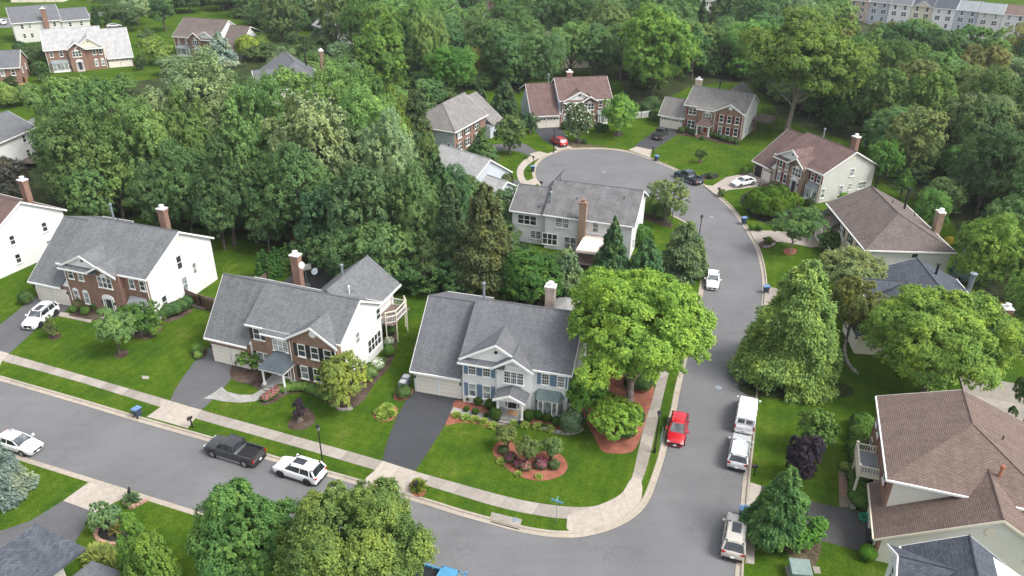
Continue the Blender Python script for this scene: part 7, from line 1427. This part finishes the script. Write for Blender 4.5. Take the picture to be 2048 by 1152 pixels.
for px, py, l in ((1437, 775, 'round manhole cover in the road right of the lime tree'), (1423, 434, 'round manhole cover in the bend of the street'), (1208, 344, 'round manhole cover in the turning circle')): g = G(px, py); o = MB().lathe([(.36, 0), (.36, .006), (.3, .010)], (0, 0, .002), 20).build('manhole_cover', 'galv'); o.location = g; tag(o, l, 'manhole cover')
flat_thing('utility_lid', 'small pale utility lid in the lawn of the red brick house', 'utility lid', [(284, 754), (298, 755), (299, 761), (285, 760)], LZ+.05, .1, 'concrete'); flat_thing('utility_lid', 'pale utility lid in the lawn at the bottom left', 'utility lid', [(32, 994), (42, 988), (53, 995), (43, 1001)], LZ+.05, .1, 'concrete'); flat_thing('utility_lid', 'pale utility lid in the grass beside the green box', 'utility lid', [(1624, 1136), (1638, 1137), (1641, 1151), (1628, 1150)], LZ+.05, .1, 'concrete')
g = G(1597, 1152, LZ); e = empty('transformer_box', g, -.1, 'pale green transformer box on the bare soil at the bottom right', 'utility box'); MB().box(-.75, .75, -.7, .7, 0, .95).build('cabinet', 'green_box', e); MB().slab([(-.8, -.75, 1.0), (.8, -.75, 1.0), (.8, .75, 1.15), (-.8, .75, 1.15)], .12).build('lid', 'green_box', e); MB().box(-.9, .9, -.85, .85, -.1, .06).build('plinth', 'concrete', e)
for i, (px, py) in enumerate(((807, 776), (813, 766))):
    g = G(px, py, LZ); e = empty('air_conditioner', g, -.25, ['grey air conditioner beside the garage of the white house, front one', 'grey air conditioner beside the garage of the white house, rear one'][i], 'air conditioner'); b = MB().box(-.42, .42, -.42, .42, .05, .9)
    for k in range(8): b.box(-.43, .43, -.43, .43, .12+k*.09, .15+k*.09)
    b.build('casing', 'galv', e); MB().lathe([(.36, 0), (.36, .04), (.1, .05)], (0, 0, .9), 16).build('fan_grille', 'trim', e)
def fence(px, label, m='wood_dark', h=1.8, post='wood_dark', cat='fence', sp=2.4, name='board_fence', gap=0):
    P = [G(*p, LZ) for p in px]; e = empty(name, P[0], 0, label, cat); b = MB(); q = MB()
    for a, c in zip(P, P[1:]):
        L = (c-a).length; d = (c-a)/L; n = max(1, round(L/sp)); nr = Vector((-d.y, d.x, 0))*.03; A = a-P[0]
        if not gap: b.prism([A, A+d*L, A+d*L+Vector((0, 0, h)), A+Vector((0, 0, h))], nr)
        k = 0
        while gap and k*.3 < L: s = A+d*k*.3; b.prism([s, s+d*.18, s+d*.18+Vector((0, 0, h)), s+Vector((0, 0, h))], nr); k += 1
        for i in range(n+1): p = A+d*L*i/n; q.box(p.x-.06, p.x+.06, p.y-.06, p.y+.06, -.1, h+.08)
        q.tube([A+Vector((0, 0, h*.85)), A+d*L+Vector((0, 0, h*.85))], .04, 4)
    b.build('boards', m, e); q.build('posts', post, e)
fence([(300, 418), (352, 432), (447, 450), (500, 462), (560, 476), (600, 488)], 'long brown board fence behind the lawns, left of centre')
fence([(505, 586), (536, 565), (592, 524), (640, 506)], 'board fence with pale inner side running back from the brown brick house', 'wood_grey', 1.5)
fence([(374, 602), (404, 616), (432, 628)], 'brown board fence between the two brick houses')
fence([(1078, 612), (1104, 610), (1152, 618), (1190, 622)], 'dark board fence behind the chimney of the white house')
fence([(1262, 237), (1282, 236), (1300, 234)], 'white picket fence beside the reddish roofed house', 'trim', 1.5, 'trim', gap=1)
fence([(12, 130), (30, 148), (56, 170)], 'new cedar fence at the upper left', 'wood_pale', 1.7, 'wood_pale'); fence([(38, 180), (60, 177)], 'short cedar fence panel at the foot of the new cedar fence', 'wood_pale', 1.5, 'wood_pale')
fence([(640, 518), (700, 528), (760, 548), (850, 590)], 'brown fence in the shade behind the rear wing', 'wood_dark', 1.5)
g = G(615, 572, LZ); e = empty('basketball_hoop', g, .5, 'basketball hoop with pale backboard behind the brown brick house', 'basketball hoop'); MB().tube([(0, 0, 0), (0, 0, 2.6), (0, -.7, 3.1)], .06, 6).box(-.4, .4, -.3, .5, 0, .2).build('pole', 'green_box', e); MB().box(-.65, .65, -.76, -.72, 2.75, 3.6).build('backboard', 'trim', e)
r_ = MB(); r_.tube([(math.cos(t*.5236)*.23, -1.0+math.sin(t*.5236)*.23, 3.0) for t in range(13)], .015, 4); r_.build('rim', 'lamp_red', e)
sheet('patio', [(560, 575), (600, 545), (660, 535), (690, 545), (640, 580), (590, 600)], LZ+.02, 'drive_dark', 3)
g = G(1131, 640, LZ); e = empty('patio_umbrella', g, 0, 'grey octagonal patio umbrella behind the white house', 'umbrella'); MB().tube([(0, 0, 0), (0, 0, 2.7)], .03, 6).build('pole', 'galv', e); MB().lathe([(2.3, 2.0), (2.3, 2.1), (1.2, 2.5), (.03, 2.85)], n=8).build('canopy', 'umbrella', e)
g = G(400, 606, LZ); e = empty('raised_bed', g, -.4, 'timber framed vegetable bed between the two brick houses', 'raised bed'); f = MB(); ring(f, 0, 3.5, 0, 0, 0, 0, 0) if False else None
f.box(-1.8, 1.8, -1.3, -1.2, 0, .3).box(-1.8, 1.8, 1.2, 1.3, 0, .3).box(-1.8, -1.7, -1.2, 1.2, 0, .3).box(1.7, 1.8, -1.2, 1.2, 0, .3).box(-.05, .05, -1.2, 1.2, 0, .29); f.build('frame', 'wood_grey', e); MB().box(-1.7, 1.7, -1.2, 1.2, 0, .2).build('soil', 'mulch_brown', e)
g = G(1727, 1040, LZ); o = MB(); rr = random.Random(2)
for i in range(7): a0_ = rr.random()*3; o.tube([(math.cos(t*.5+a0_)*(.32+.03*i), math.sin(t*.5+a0_)*(.30+.02*i), .1+.07*i+.05*math.sin(t)) for t in range(13)], .03, 5, cap=False)
o = o.build('garden_hose', 'hose'); o.location = g; tag(o, 'coiled green garden hose by the garage, lower right', 'hose')
def edging(px, m, name, label, w=.22, h=.22, closed=False, chunk=.45, cat='edging'):
    L = smooth_line([G(*p) for p in px], 6, closed); b = MB(); rd = random.Random(1); acc = 0; pts = resample(L, max(3, int(sum((L[i+1]-L[i]).length for i in range(len(L)-1))/chunk)))
    for p, q in zip(pts, pts[1:]):
        d = (q-p)*.46; n = Vector((-d.y, d.x, 0)).normalized()*w*.5*rd.uniform(.8, 1.2); c = (p+q)/2; hh = h*rd.uniform(.75, 1.15); c.z = LZ-.02; b.prism([c-d-n, c+d-n, c+d+n, c-d+n], (0, 0, hh))
    tag(b.build(name, m), label, cat)
edging([(1068, 853), (1085, 860), (1110, 867), (1140, 871), (1166, 862)], 'stone', 'stone_edging', 'low stone edging round the right bed of the white house', .35, .3)
edging([(198, 1058), (192, 1072), (200, 1084), (222, 1091), (245, 1090), (262, 1083)], 'edge_brick', 'brick_edging', 'curved pink brick edging round the black mulch bed', .28, .2, chunk=.24)
edging([(248, 1012), (264, 1019), (296, 1003)], 'edge_brick', 'brick_edging', 'brick edging of the mailbox bed at the bottom left', .25, .3, chunk=.3)
edging([(1702, 868), (1698, 895), (1704, 925)], 'stone', 'stone_edging', 'stone edging beside the lawn before the brown roofed house, upper part', .3, .25); edging([(1706, 948), (1698, 965), (1697, 1000), (1706, 1022)], 'stone', 'stone_edging', 'stone edging beside the brown path, lower part', .3, .3)
edging([(668, 812), (682, 823), (706, 820)], 'stone', 'stone_edging', 'stone edging under the pale dogwood', .3, .2); edging([(1526, 497), (1540, 496), (1550, 489)], 'stone', 'stone_edging', 'pale stone edging by the mailbox at the pale driveway', .3, .25)
edging([(1700, 660), (1688, 700), (1698, 735), (1715, 752)], 'stone', 'stone_edging', 'white stone edging between the cypress and the bright tree', .3, .3)
edging([(1960, 580), (1985, 615), (1995, 650)], 'stone', 'stone_edging', 'stone edging of the back border on the right', .3, .2)
for i, (px, py) in enumerate(((1318, 902), (1322, 890))): g = G(px, py, LZ); o = MB().box(-.03, .03, -.03, .03, 0, 2.2).build('marker_post', 'green_box'); o.location = g; tag(o, ['thin green post on the corner verge, lower one', 'thin green post on the corner verge, upper one'][i], 'post')
e = empty('deck_terrace', G(1990, 800, LZ), -1.9, 'grey patio with chairs behind the brown roof, right edge', 'terrace'); MB().box(-4, 5, -3, 3, 0, .12).build('floor', 'concrete', e); f = MB()
for a, b in (((-4, 3), (5, 3)), ((5, 3), (5, -3))): f.tube([(*a, 1), (*b, 1)], .05, 4); f.tube([(*a, .5), (*b, .5)], .03, 4)
f.build('railing', 'trim', e)
# thin summer air
hz, hnt, hb = mat_new('haze'); hnt.nodes.remove(hb); pv = hnt.nodes.new('ShaderNodeVolumePrincipled'); pv.inputs['Density'].default_value = .00014; pv.inputs['Color'].default_value = (.93, .96, 1, 1); pv.inputs['Anisotropy'].default_value = .2
hnt.links.new(pv.outputs[0], hnt.nodes['Material Output'].inputs['Volume'])
MT['haze'] = hz; hzo = MB().box(-420, 420, -60, 700, -1.2, 56).build('haze', 'haze'); hzo['kind'] = 'stuff'
# render settings
SC.render.engine = 'CYCLES'
